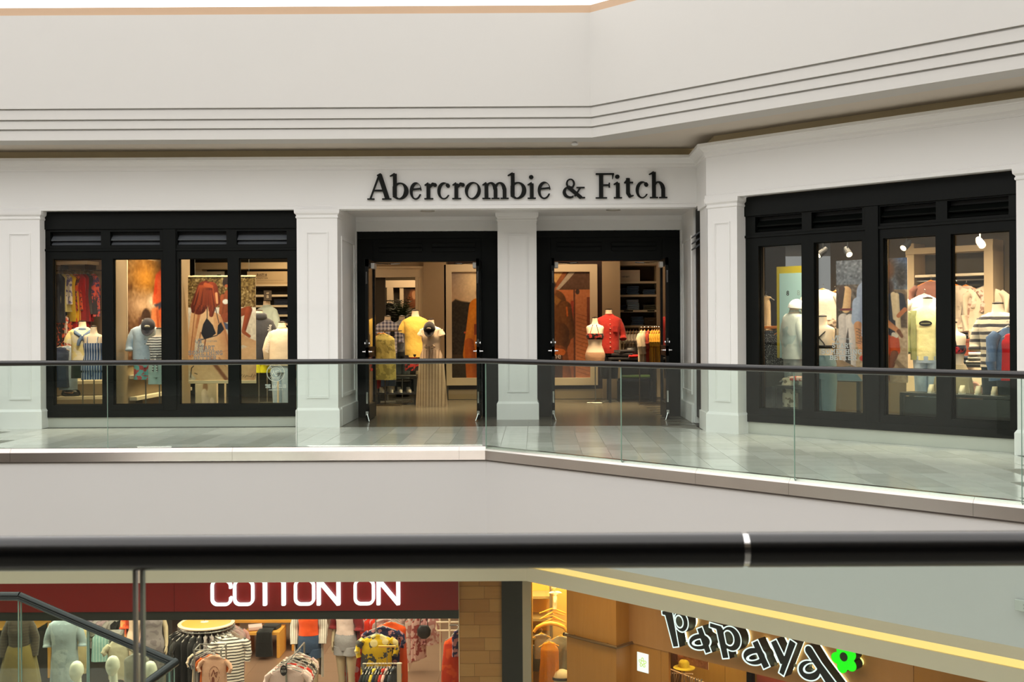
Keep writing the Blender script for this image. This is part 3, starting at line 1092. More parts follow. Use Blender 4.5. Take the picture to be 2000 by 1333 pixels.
# luminous skylight above the hall
ob('ceiling', boxm(-22, 22, -6, 32, 8.0, 8.05), emit('skylight', (250, 249, 249), SKY_L), kind='structure')
ob('ceiling_store_roof', boxm(-15, 14, 17.6, 31, 3.6, 3.7), WHITE, kind='structure')
ob('floor_lower', boxm(-15, 14, -1, 17.2, -5.1, -5.0), plain('lower_floor', (176, 164, 146), .25, var=.08, scale=2), kind='structure')

# ---- the raking balustrade of the stair in the hall
SY = 8.4
sp = [at(-140, 1165, SY), at(38, 1165.5, SY), at(340, 1296, SY), at(286, 1336, SY - .25)]
end = sp[3] + (sp[3] - sp[2]) * 2.6
st = thing('stair_railing', 'green-tinted glass stair balustrade with a bent dark handrail, low at the left', 'railing', (sp[1].x, sp[1].y, sp[1].z - 1.0))
autosmooth(ob('handrail', MB().tube([sp[0] + Vector((-1.5, 0, 0)), sp[0], sp[1]], .0318, 18).me(), RAILP, st, world=True), .9)
autosmooth(ob('handrail', MB().tube([sp[1], sp[2]], .0318, 18).me(), RAILP, st, world=True), .9)
autosmooth(ob('handrail', MB().tube([sp[2] + (sp[2] - sp[3]).normalized() * .02, sp[3], end], .0318, 18).me(), RAILP, st, world=True), .9)


def gpanel(a, b_, drop, parent):
    a = Vector(a); b_ = Vector(b_)
    d = (b_ - a); d.z = 0
    n = Vector((d.y, -d.x, 0)).normalized() * .006
    vs = [a + n, b_ + n, b_ - n, a - n]
    lo = [v - Vector((0, 0, drop)) for v in vs]
    m = MB().add([tuple(v) for v in vs + lo], [(0, 1, 2, 3), (7, 6, 5, 4), (0, 4, 5, 1), (1, 5, 6, 2), (2, 6, 7, 3), (3, 7, 4, 0)])
    p = ob('glass_panel', m.me(), GLASST, parent, world=True)
    for q, sgn in ((a, 1), (b_, -1)):
        u = d.normalized() * .003
        vs = [q + n - u, q + n + u, q - n + u, q - n - u]; lo = [v - Vector((0, 0, drop)) for v in vs]
        ob('panel_edge', MB().add([tuple(v) for v in vs + lo], [(0, 1, 2, 3), (7, 6, 5, 4), (0, 4, 5, 1), (1, 5, 6, 2), (2, 6, 7, 3), (3, 7, 4, 0)]).me(), GLASSE, p, world=True)


GLASST = glass('stair_glass', (.89, .935, .90))
mid = sp[1] + (sp[2] - sp[1]) * ((172 - 38) / (340 - 38.0))
gp = at(42, 1165, SY)
gpanel(sp[0] - Vector((1.4, 0, 0)), sp[1] - Vector((.008, 0, 0)), 1.0, st)
gpanel(sp[1] + Vector((.012, 0, 0)), mid - Vector((.006, 0, 0)), 1.0, st)
gpanel(mid + Vector((.006, 0, 0)), sp[2], 1.0, st)
gpanel(sp[2] + (sp[3] - sp[2]).normalized() * .05, end, 1.0, st)
ob('stair_landing', MB().box(sp[0].x - 2.5, sp[1].x, SY - 1.6, SY + .06, sp[1].z - 1.25, sp[1].z - 1.0).me(), SLABW, kind='structure')
fa, fb = sp[1] - Vector((0, 0, 1.0)), sp[2] - Vector((0, 0, 1.0))
m = MB().add([(fa.x, SY - 1.6, fa.z), (fb.x, SY - 1.6, fb.z), (fb.x, SY + .06, fb.z), (fa.x, SY + .06, fa.z), (fa.x, SY - 1.6, fa.z - .25), (fb.x, SY - 1.6, fb.z - .25), (fb.x, SY + .06, fb.z - .25), (fa.x, SY + .06, fa.z - .25)],
             [(0, 1, 2, 3), (7, 6, 5, 4), (0, 4, 5, 1), (1, 5, 6, 2), (2, 6, 7, 3), (3, 7, 4, 0)])
ob('stair_flight', m.me(), SLABW, kind='structure')
n_st = int((fb.z - .25 + 5.0) / .17)
m = MB()
for i in range(n_st):
    m.box(fb.x - .02 - .28 * (i + 1) * .6, fb.x - .28 * i * .6, SY - 1.9, SY - .05, -5.0, fb.z - .2 - .17 * i)
ob('stair_steps', m.me(), SLABW, kind='structure')

# plain walls beyond the first and the last pilaster
ob('wall_front_west', boxm(-15, -7.86, 17.02, 17.3, 0, 3.23), WHITE_T, kind='structure')
s9 = sx(1986, PC) + .56
ob('wall_front_east', MB().prism([W45(s9, PC + .06)[:2], W45(s9 + 7, PC + .06)[:2], W45(s9 + 7, PC + .4)[:2], W45(s9, PC + .4)[:2]], 0, 3.23).me(), WHITE_T, kind='structure')

# ---- small fittings on the shell
p = at(1122, 279, 16.5)
det = ob('smoke_detector', MB().lathe([(.03, 0), (.05, .01), (.05, .03), (.02, .05)], 14).me(), WHITE_T, loc=(p.x, 16.45, 4.062))
tag(det, 'tiny white sensor under the gallery soffit above the sign', 'detector')
for px, lb in ((835, 'round recessed downlight in the portal ceiling over the west doorway'), (1198, 'round recessed downlight in the portal ceiling over the east doorway')):
    p = at(px, 415, 17.75)
    t = thing('downlight', lb, 'downlight', (p.x, 17.75, 3.27))
    ob('ring', MB().lathe([(.09, 0), (.11, -.012), (.115, 0)], 24).me(), plain('ring_grey', (170, 165, 155), .4), t)
    ob('lens', MB().lathe([(.0885, -.004), (.0885, 0)], 24).me(), plain('lens_grey', (205, 198, 185), .3), t)
p = at45(1997, 1184, 12.95 - .028)
t = thing('wall_plate', 'small pale numbered plate on the white slab face at the picture edge', 'plate', p, -math.pi / 4)
ob('plate', boxm(-.06, .1, -.008, 0, -.045, .045, .004), plain('plate_grey', (205, 208, 202), .4), t)
ob('print', text_me('2', .05, .0005), plain('plate_ink', (95, 105, 98), .5), t, (.02, -.009, -.02))
# ================================================================== signs
INK = plain('sign_black', (13, 15, 11), .5, var=.05, spec=.2)


def serif_sign():
    """Raised old-style roman letters on the header; outlines laid out in sign units, 2.94 units to a hundredth of the header run."""
    Yf = 16.985
    k = Yf / F / 2.941
    x0 = (700 - CX) * Yf / F
    zb = at(1012, 388.6, Yf).z
    r = thing('shop_sign', 'black raised serif lettering reading Abercrombie & Fitch on the white header', 'sign', (x0, 17.0, zb))
    B = 265.0

    def yb(f):
        return lambda x, y: f(x, B - y)      # letters are designed y-down, baseline at 265

    def ring(cx, cy, rx, ry, ix, iy, dx=0, ang=.18):
        return S_sub(S_ell(cx, cy, rx, ry), S_ell(cx + dx, cy, ix, iy, ang))

    def ser(x, y, hw, hh=4.0):
        return S_box((x - hw, y), (x + hw, y), hh)

    def flag(x, y):
        return S_box((x - 20, y + 11), (x + 10, y - 2), 3, 8)
    half = lambda a: S_box((a, 100), (a, 300), 1e-3)
    right_of = lambda a: (lambda x, y: a - x)
    left_of = lambda a: (lambda x, y: x - a)
    L = []
    # A
    L.append(S_or(S_box((74, 262), (126, 122), 5), S_box((127, 122), (172, 262), 13), S_box((92, 214), (152, 214), 5), ser(77, 263, 21), ser(168, 263, 27), S_box((112, 128), (136, 122), 3, 9)))

    def b_(x, top=118):
        bowl = S_and(ring(x + 52, 218, 49, 49, 26, 41, -3), right_of(x + 10))
        return S_or(S_box((x + 23, top), (x + 23, 252), 11), flag(x + 14, top + 4), bowl, S_box((x + 12, 246), (x + 40, 262), 6))
    L.append(b_(192))

    def e_(cx, rx=34):
        rg = ring(cx, 218, rx, 50, rx - 13, 42, 5)
        cut = S_box((cx + 6, 229), (cx + rx + 12, 224), 7, 13)
        return S_or(S_sub(rg, cut), S_box((cx - rx + 10, 210), (cx + rx - 5, 204), 5))
    L.append(e_(334))

    def r_(x):
        return S_or(S_box((x + 23, 176), (x + 23, 262), 11), S_box((x + 1, 186), (x + 24, 174), 3.5, 7), ser(x + 25, 263, 26), S_seg((x + 30, 196), (x + 48, 178), 7, 8), S_seg((x + 48, 178), (x + 61, 184), 8, 11))
    L.append(r_(384))

    def c_(cx, rx=37):
        rg = ring(cx, 218, rx, 49, rx - 13, 42, 6)
        return S_or(S_sub(rg, S_box((cx + 8, 217), (cx + rx + 14, 217), 22, 28)), S_seg((cx + 22, 186), (cx + 25, 190), 11))
    L.append(c_(495))
    L.append(r_(544))
    L.append(ring(662, 218, 46, 50, 26, 43, 0, .3))

    def stem(x, t=176):
        return S_or(S_box((x, t), (x, 262), 11), ser(x, 263, 24))

    def arch(x, wd):
        return S_or(S_and(S_sub(S_ell(x + wd * .5, 214, wd * .5 + 10, 45), S_ell(x + wd * .5 - 3, 220, wd * .5 - 10, 41)), lambda X_, Y_: Y_ - 212), S_box((x + wd, 205), (x + wd, 262), 11), ser(x + wd, 263, 24))
    L.append(S_or(stem(740), S_box((717, 186), (741, 174), 3.5, 7), arch(740, 52), arch(792, 52)))
    L.append(b_(868))
    i_ = lambda x: S_or(stem(x + 24, 178), S_box((x, 187), (x + 25, 175), 3.5, 7), S_ell(x + 21, 142, 13, 12))
    L.append(i_(976))
    L.append(e_(1071, 37))
    amp = S_or(S_sub(S_ell(1222, 180, 26, 28), S_ell(1222, 179, 15, 21)), S_sub(S_ell(1217, 230, 40, 35), S_ell(1222, 226, 26, 27), S_box((1262, 190), (1262, 280), 22)),
               S_box((1207, 198), (1284, 262), 11, 10), ser(1288, 261, 18, 4), S_seg((1248, 250), (1278, 205), 5, 5), ser(1280, 203, 24, 4))
    L.append(amp)
    L.append(S_or(S_box((1398, 124), (1398, 262), 12), ser(1399, 263, 33), ser(1420, 126, 53, 5), S_box((1467, 126), (1463, 156), 5, 2), S_box((1400, 190), (1446, 190), 5), S_box((1445, 176), (1445, 205), 4)))
    L.append(i_(1470))
    L.append(S_or(S_box((1552, 150), (1552, 240), 11), S_seg((1553, 238), (1562, 254), 11, 9), S_seg((1562, 256), (1583, 250), 8, 3), S_box((1530, 176), (1582, 176), 5), S_box((1530, 178), (1553, 150), 2, 3)))
    L.append(c_(1633))
    L.append(S_or(S_box((1701, 116), (1701, 262), 11), flag(1692, 120), ser(1701, 263, 24), arch(1701, 53)))
    bbs = [(50, 202), (165, 300), (296, 374), (382, 460), (452, 540), (542, 618), (610, 714), (714, 874), (840, 976), (972, 1030), (1028, 1114), (1172, 1312), (1362, 1478), (1466, 1522), (1524, 1590), (1590, 1676), (1664, 1786)]
    for f, (a, c) in zip(L, bbs):
        me = sdf_mesh(yb(f), a - 3, c + 3, -6, 160, 1.9, 9.0)
        for v in me.vertices:
            v.co = (v.co.x * k, v.co.y * k - .046, v.co.z * k)
        ob('letter', me, INK, r)


serif_sign()

# ---- red shop: sign in glowing rounded capitals
CY_ = 16.2
RED = plain('red_sign_panel', (132, 22, 20), .32, var=.03, scale=1, coat=.25)
GLOW = emit('letter_white', (245, 245, 255), 1.7)
X16 = lambda px, py=1190: at(px, py, CY_).x
Z16 = lambda py, px=600: at(px, py, CY_).z
rs = thing('shop_sign', 'long red sign panel with white glowing letters reading COTTON ON', 'sign', (X16(600), CY_, Z16(1192)))
zr0, zr1 = Z16(1192), -1.8
jn = [-11.0, X16(0), X16(343), X16(896)]
for i in range(3):
    ob('panel', MB().box(jn[i] + .002, jn[i + 1] - .002, CY_ - .06, CY_ + .1, zr0, zr1).me(), RED, rs, world=True)
hl = (zr0 + .088, zr0 + .086 + .374)      # letter foot and head


def rr(x0, x1, y0, y1, rad, t):
    def f(x, y):
        cx, cy = (x0 + x1) / 2, (y0 + y1) / 2
        qx = np.abs(x - cx) - (x1 - x0) / 2 + rad; qy = np.abs(y - cy) - (y1 - y0) / 2 + rad
        d = np.hypot(np.maximum(qx, 0), np.maximum(qy, 0)) + np.minimum(np.maximum(qx, qy), 0) - rad
        return np.maximum(d, -(d + t))
    return f


t_ = .038
y0, y1 = hl
for ch, pa, pb in (('C', 416, 457), ('O', 459.5, 500), ('T', 501, 541), ('T', 538.5, 576), ('O', 577.5, 618), ('N', 622, 667), ('O', 693.5, 734), ('N', 738, 783)):
    a, b_ = X16(pa), X16(pb)
    if ch == 'O':
        f = rr(a, b_, y0, y1, .095, t_)
    elif ch == 'C':
        yc = (y0 + y1) / 2
        f = S_sub(rr(a, b_, y0, y1, .095, t_), S_box((b_ - t_ - .01, yc), (b_ + .02, yc), .055))
    elif ch == 'T':
        cx = (a + b_) / 2
        f = S_or(S_box((cx, y0), (cx, y1), .027), S_box((a, y1 - .02), (b_, y1 - .02), .022))
    else:
        f = S_or(S_box((a + .024, y0), (a + .024, y1), .026), S_box((b_ - .024, y0), (b_ - .024, y1), .026), S_box((a + .02, y1 - .012), (b_ - .02, y0 + .012), .028))
    me = sdf_mesh(f, a - .03, b_ + .03, y0 - .03, y1 + .03, .0125, .05)
    o = ob('letter', me, GLOW, rs, (0, CY_ - .125, 0), world=True)
ob('door_head', MB().box(-11, X16(896), CY_ - .03, CY_ + .15, Z16(1209.5), zr0).me(), plain('dark_door_head', (46, 48, 44), .5), rs, world=True)

# ---- fruit shop: halo-lit cut-out letters on the wood fascia
FCW, SGN = 16.60, 16.26
ORG = W45(0, SGN)
ps = thing('shop_sign', 'black halo-lit letters with white outlines reading PaPaya on the wood fascia', 'sign', ORG, -math.pi / 4)
Pz = lambda cx, cy: (lambda p: ((p.x - p.y) / R2, p.z))(at45(1240 + cx / 4.348, 1100 + cy / 4.348, SGN))


def U(cx, cy, r):   # a radius in picture units at a point, in metres on the sign plane
    Y = at45(1240 + cx / 4.348, 1100 + cy / 4.348, SGN).y
    return r / 4.348 * Y / F * 1.12


def sg(p, q, r0, r1=None, flat=True):
    a, b_ = Pz(*p), Pz(*q)
    fn = S_box if flat else S_seg
    return fn(a, b_, U(*p, r0), U(*q, r1 if r1 else r0))


def el(cx, cy, rx, ry, ang=0.0):
    c = Pz(cx, cy)
    return S_ell(c[0], c[1], U(cx, cy, rx), U(cx, cy, ry), ang)


PAP = []
PAP.append(S_or(sg((282, 412), (350, 722), 47, 33), sg((224, 425), (300, 430), 20, 30), S_sub(el(392, 500, 72, 84, .12), el(376, 500, 32, 40, .2))))
PAP.append(S_or(sg((545, 545), (627, 772), 34, 36), S_sub(el(548, 672, 116, 66, .28), el(548, 676, 50, 18, .32))))
PAP.append(S_or(sg((715, 545), (773, 820), 40, 36), sg((628, 525), (745, 562), 24, 26), S_sub(el(815, 645, 98, 98, .1), el(796, 640, 42, 50, .3))))
PAP.append(S_or(sg((1015, 660), (1122, 900), 36, 40), S_sub(el(1012, 795, 114, 72, .22), el(1012, 802, 50, 17, .4))))
PAP.append(S_or(sg((1172, 655), (1268, 862), 36, 42), sg((1345, 660), (1240, 955), 38, 30)))
PAP.append(S_or(sg((1478, 745), (1560, 870), 44, 40, False), sg((1560, 870), (1690, 1060), 40, 50, False), S_sub(el(1480, 915, 106, 82, .2), el(1490, 895, 52, 28, .5))))
BLK = plain('letter_black', (22, 26, 30), .35, var=.05)
RIMG = emit('letter_rim', (215, 232, 245), .85)
HALO = emit('halo_glow', (226, 238, 205), 5.0)
BOX = [(215, 480), (420, 690), (615, 925), (890, 1170), (1125, 1395), (1365, 1740)]
for f, (a, c) in zip(PAP, BOX):
    s0_, s1_ = Pz(a, 700)[0], Pz(c, 700)[0]
    z0_, z1_ = Pz((a + c) / 2, 1070)[1], Pz((a + c) / 2, 380)[1]
    lo, hi = min(s0_, s1_) - .05, max(s0_, s1_) + .08
    lt = ob('letter', sdf_mesh(f, lo, hi, z0_, z1_, .011, .15), BLK, ps, (0, .004, 0))
    rim = S_sub(f, S_off(f, -.015))
    ob('outline', sdf_mesh(rim, lo, hi, z0_, z1_, .0075, .004), RIMG, lt, (0, -.005, 0))
    ob('halo', sdf_mesh(S_off(f, -.02), lo, hi, z0_, z1_, .016, .02), HALO, lt, (0, .185, 0))
for q in ((400, 690), (665, 742), (820, 795), (1160, 868), (1325, 880)):
    c = Pz(*q)
    o = ob('clip', boxm(-.018, .018, -.004, .004, -.018, .018), plain('clip_grey', (120, 115, 95), .5), ps, (c[0] + .02, .06, c[1] - ORG.z * 0))
fc = Pz(1778, 820)
fr = U(1778, 820, 1.0)
fw = thing('flower_emblem', 'glowing green five-petalled flower emblem beside the last sign letter', 'emblem', ORG + Vector((fc[0] / R2, -fc[0] / R2, fc[1])), -math.pi / 4)
pet = S_or(*[S_ell(62 * fr * math.cos(a), 62 * fr * math.sin(a), 50 * fr, 44 * fr, a) for a in [math.pi / 2 + .35 + k * 2 * math.pi / 5 for k in range(5)]], S_ell(0, 0, 45 * fr, 45 * fr))
ob('petals', sdf_mesh(pet, -.35, .35, -.35, .35, .012, .01), emit('flower_green', (10, 205, 12), 1.15), fw)
ob('back', sdf_mesh(S_off(pet, -.004), -.35, .35, -.35, .35, .014, .14), plain('flower_side', (40, 46, 30), .5), fw, (0, .012, 0))
ob('centre', sdf_mesh(S_ell(-4 * fr, 18 * fr, 32 * fr, 34 * fr), -.2, .2, -.2, .2, .012, .006), plain('flower_eye', (14, 40, 12), .6), fw, (0, -.006, 0))
ob('halo', sdf_mesh(S_off(pet, -.02), -.35, .35, -.35, .35, .016, .02), emit('halo_lime', (235, 238, 150), 1.6), fw, (0, .19, 0))

# ================================================================== lower storefront shells
PLANK = [wood('plank_%d' % k, a, b_, 3, .55, 'X') for k, (a, b_) in enumerate((((158, 112, 62), (176, 130, 76)), ((150, 104, 58), (170, 124, 72)), ((164, 120, 70), (180, 136, 82))))]
pw = thing('wall_plank_pier', None, None, (X16(940), CY_, -5), kind='structure')
xa, xb = X16(897), X16(980)
ob('backing', boxm(xa, xb, CY_ + .02, CY_ + .3, -5, -1.8), plain('plank_joint', (84, 58, 32), .8), pw, world=True)
zz = Z16(1135)
ph = .182
ofs = Z16(1147.5) - math.floor((Z16(1147.5) + 5) / ph) * ph
k = 0
z = ofs
while z < -1.8:
    xsplit = xa + (xb - xa) * (.35 + .12 * ((k * 7) % 4))
    for a, b_ in ((xa, xsplit), (xsplit, xb)):
        ob('plank', MB().box(a + .0015, b_ - .0015, CY_, CY_ + .02, max(z + .002, -5), min(z + ph - .002, -1.8)).me(), PLANK[(k + (a > xa)) % 3], pw, world=True)
    z += ph; k += 1
ob('trim_10', boxm(xa - .012, xa, CY_ - .01, CY_ + .2, -5, -1.8), CREAM, kind='structure')
ob('trim_11', boxm(X16(980), X16(1020.5), CY_ - .05, CY_ + .3, -5, -1.8), plain('dark_pillar', (34, 34, 30), .5), kind='structure')
ob('trim_12', boxm(X16(1020.5), X16(1037), CY_ - .06, CY_ + .3, -5, -1.8), plain('grey_post', (160, 152, 136), .5), kind='structure')

WOODA = wood('cherry_panel', (168, 112, 46), (188, 130, 62), 2.2, .45, 'Z')
WOODB = wood('cherry_fascia', (172, 120, 70), (186, 134, 84), 2.0, .5, 'Z')
PCW = 16.2
fs = thing('wall_fruit_shop', None, None, W45(0, FCW), -math.pi / 4, kind='structure')
L2 = lambda px, c, py=1240: sx(px, c, py)
pa, pb = L2(1107, PCW), L2(1203.5, PCW, 1260)
dep = (FCW - PCW) / R2
zf = -2.752
Z45 = lambda px, py, c: at45(px, py, c).z
# local frame of fs: x = run, y = into the shop from plane FCW
ob('pier', MB().box(pa, pb, -dep, .3, -5, -1.8).me(), WOODA, fs)
zj = Z45(1107, 1238, PCW)
xe = L2(1291, FCW, 1290); xf = L2(1306, FCW, 1290)
ob('panel', MB().box(pb, xe - .003, 0, .04, -5, zf).me(), WOODA, fs)
ob('panel', MB().box(xe + .003, xf, 0, .04, -5, zf).me(), WOODA, fs)
fx = [pb, L2(1786, FCW, 1320), L2(2080, FCW, 1320)]
ob('fascia_board', MB().box(fx[0], fx[1] - .003, -.02, .15, zf, -1.8).me(), WOODB, fs)
ob('fascia_board', MB().box(fx[1] + .003, fx[2], -.02, .15, zf, -1.8).me(), WOODA, fs)
hb = thing('wall_rail', 'slim bronze bumper rail wrapping the cherry wood pier below the ceiling', 'rail', W45(pa, PCW, zj), -math.pi / 4)
ob('bar', MB().tube([(.01, -.05, 0), (pb - pa + .05, -.05, 0), (pb - pa + .05, dep + .02, 0)], .022, 12).me(), plain('bronze', (120, 92, 62), .35, metal=.6), hb)
ob('end_cap', MB().tube([(-.005, -.05, 0), (.012, -.05, 0)], .026, 12).me(), BLACKM, hb)
for x in (.15, pb - pa - .15):
    ob('bracket', MB().tube([(x, -.05, 0), (x, 0, 0)], .012, 8).me(), BLACKM, hb)
# white square card with a green flower
cA, cB = at45(1245.5, 1294, FCW), at45(1266, 1288, FCW)
cd = thing('wall_card', 'small glowing white card with a pale green flower on the cherry wood panel', 'card', at45(1255.5, 1295, FCW - .012), -math.pi / 4)
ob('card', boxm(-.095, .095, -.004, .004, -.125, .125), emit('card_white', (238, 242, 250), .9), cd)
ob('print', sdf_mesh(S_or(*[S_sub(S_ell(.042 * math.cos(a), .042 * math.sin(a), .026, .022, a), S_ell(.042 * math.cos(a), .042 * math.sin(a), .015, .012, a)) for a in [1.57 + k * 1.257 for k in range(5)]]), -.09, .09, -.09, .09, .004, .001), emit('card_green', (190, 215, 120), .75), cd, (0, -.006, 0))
# ================================================================== builders for forms, garments and shop fittings
SKIN = plain('form_linen', (232, 214, 186), .55, var=.03)
SKINW = plain('form_gloss_white', (232, 222, 200), .38, var=.02)
CAPD = plain('form_cap_dark', (40, 30, 24), .35, var=.05)
METAL = plain('stand_metal', (150, 148, 140), .3, metal=.8)
HWOOD = plain('hanger_wood', (196, 134, 62), .45, var=.1)
HCLEAR = plain('hanger_grey', (150, 142, 132), .35)
DARKT = plain('dark_table', (24, 22, 20), .4, var=.1)

PF = [(-.02, .165, .112), (.0, .168, .115), (.10, .178, .125), (.18, .160, .112), (.28, .122, .092), (.36, .130, .1), (.44, .152, .122), (.50, .148, .112), (.56, .158, .096), (.60, .160, .085), (.625, .145, .075), (.645, .095, .062), (.665, .06, .055), (.72, .05, .05), (.77, .048, .048)]
PM = [(-.02, .165, .115), (.0, .166, .118), (.10, .172, .122), (.20, .158, .112), (.30, .158, .112), (.40, .178, .126), (.48, .19, .126), (.55, .202, .112), (.60, .2, .096), (.63, .176, .085), (.655, .11, .072), (.68, .066, .062), (.73, .06, .06), (.77, .058, .058)]


def prof(P, z):
    zs = [p[0] for p in P]
    return float(np.interp(z, zs, [p[1] for p in P])), float(np.interp(z, zs, [p[2] for p in P]))


def ring(rx, ry, z, cx=0.0, cy=0.0, n=20, e=2.3, wob=0.0, k=9, ph=0.0, tilt=0.0):
    out = []
    for j in range(n):
        t = 2 * math.pi * j / n
        c, s = math.cos(t), math.sin(t)
        m = 1 + wob * math.sin(k * t + ph) + wob * .6 * math.sin((k + 4) * t + ph * 2.3)
        out.append((cx + rx * m * math.copysign(abs(c) ** (2 / e), c), cy + ry * m * math.copysign(abs(s) ** (2 / e), s), z + tilt * s))
    return out


def body_me(P):
    return MB().loft([ring(*prof(P, p[0]), p[0]) for p in P]).me()


def limb(pts, rs, n=12, flat=1.0):
    m = MB()
    return m.tube(pts, rs, n)


def g_top(P, hem=.05, neck=.64, off=.012, loose=.9, flare=0.0, wob=.015, k=9, n=28, ph=0.0, open_neck=0.0):
    bx, by = prof(P, .46)
    zs = list(np.linspace(hem, .58, 9)) + [.60, .62, .64] + ([.655, .672] if neck > .65 else [])
    zs = [z for z in zs if z <= neck + .001]
    if zs[-1] < neck - .004:
        zs.append(neck)
    rs = []
    for z in zs:
        rx, ry = prof(P, max(z, .0))
        f = max(0.0, (.5 - z))
        if z < .46:
            rx = max(rx, bx * loose); ry = max(ry, by * loose)
        rx += off + flare * f; ry += off + flare * f * .8
        rs.append(ring(rx, ry, z, n=n, wob=wob * min(1, f * 2.2), k=k, ph=ph, tilt=-open_neck * max(0, (z - .6) / .07) if z > .6 else 0))
    return MB().loft(rs)


def sleeve_pts(P, kind, side, bend=.0):
    sh = prof(P, .585)[0]
    a = Vector((side * (sh - .035), 0, .588)); e = Vector((side * (sh + .055), .015 + bend * .3, .33)); h = Vector((side * (sh + .05), -.04 - bend, .09))
    if kind == 'cap':
        return [a, a.lerp(e, .25), a.lerp(e, .38)], [.062, .07, .072]
    if kind == 'short':
        return [a, a.lerp(e, .3), a.lerp(e, .72)], [.062, .075, .078]
    if kind == 'rolled':
        return [a, a.lerp(e, .35), e, e.lerp(h, .22), e.lerp(h, .23), e.lerp(h, .34)], [.06, .07, .06, .055, .066, .064]
    return [a, a.lerp(e, .35), e, e.lerp(h, .5), h], [.062, .07, .062, .055, .05]


def g_sleeve(P, kind, side, bend=0.0, grow=1.0):
    pts, rs = sleeve_pts(P, kind, side, bend)
    out_p, out_r = [], []
    for i in range(len(pts) - 1):
        for t in (0, .5):
            out_p.append(pts[i].lerp(pts[i + 1], t)); out_r.append((rs[i] * (1 - t) + rs[i + 1] * t) * grow * (1 + .05 * math.sin(9 * (i + t))))
    out_p.append(pts[-1]); out_r.append(rs[-1] * grow)
    return MB().tube(out_p, out_r, 14)


def g_legs(P, length, r0=.098, r1=.09, waist=.27, split=-.035, wob=.01):
    m = MB()
    zs = np.linspace(waist, split, 6)
    m.loft([ring(prof(P, z)[0] + .012, prof(P, z)[1] + .012, z, n=24) for z in zs][::-1])
    for s in (-1, 1):
        rs = []
        for t in np.linspace(0, 1, 6):
            z = split + .05 - t * (length + .05 + split)
            r = r0 + (r1 - r0) * t
            rs.append(ring(r, r * 1.15, z, cx=s * (.083 - .006 * t), n=16, wob=wob * t, k=5, ph=s))
        m.loft(rs[::-1])
    return m


def g_skirt(P, z0, z1, flare, wob=.06, k=10, n=44, off=.014):
    rs = []
    for t in np.linspace(0, 1, 9):
        z = z0 + (z1 - z0) * t
        rx, ry = prof(P, max(z, .08))
        rs.append(ring(rx + off + flare * t, ry + off + flare * t * .8, z, n=n, wob=wob * min(1, t * 1.5), k=k))
    return MB().loft(rs[::-1])


def strap(m, P, side, z0, r=.006):
    bx = prof(P, .5)
    m.tube([(side * .075, -prof(P, z0)[1] - .012, z0), (side * .08, -prof(P, .58)[1] - .006, .58), (side * .085, -.02, .645), (side * .08, prof(P, .58)[1] + .004, .58), (side * .07, prof(P, .5)[1] + .012, z0 - .02)], r, 6)


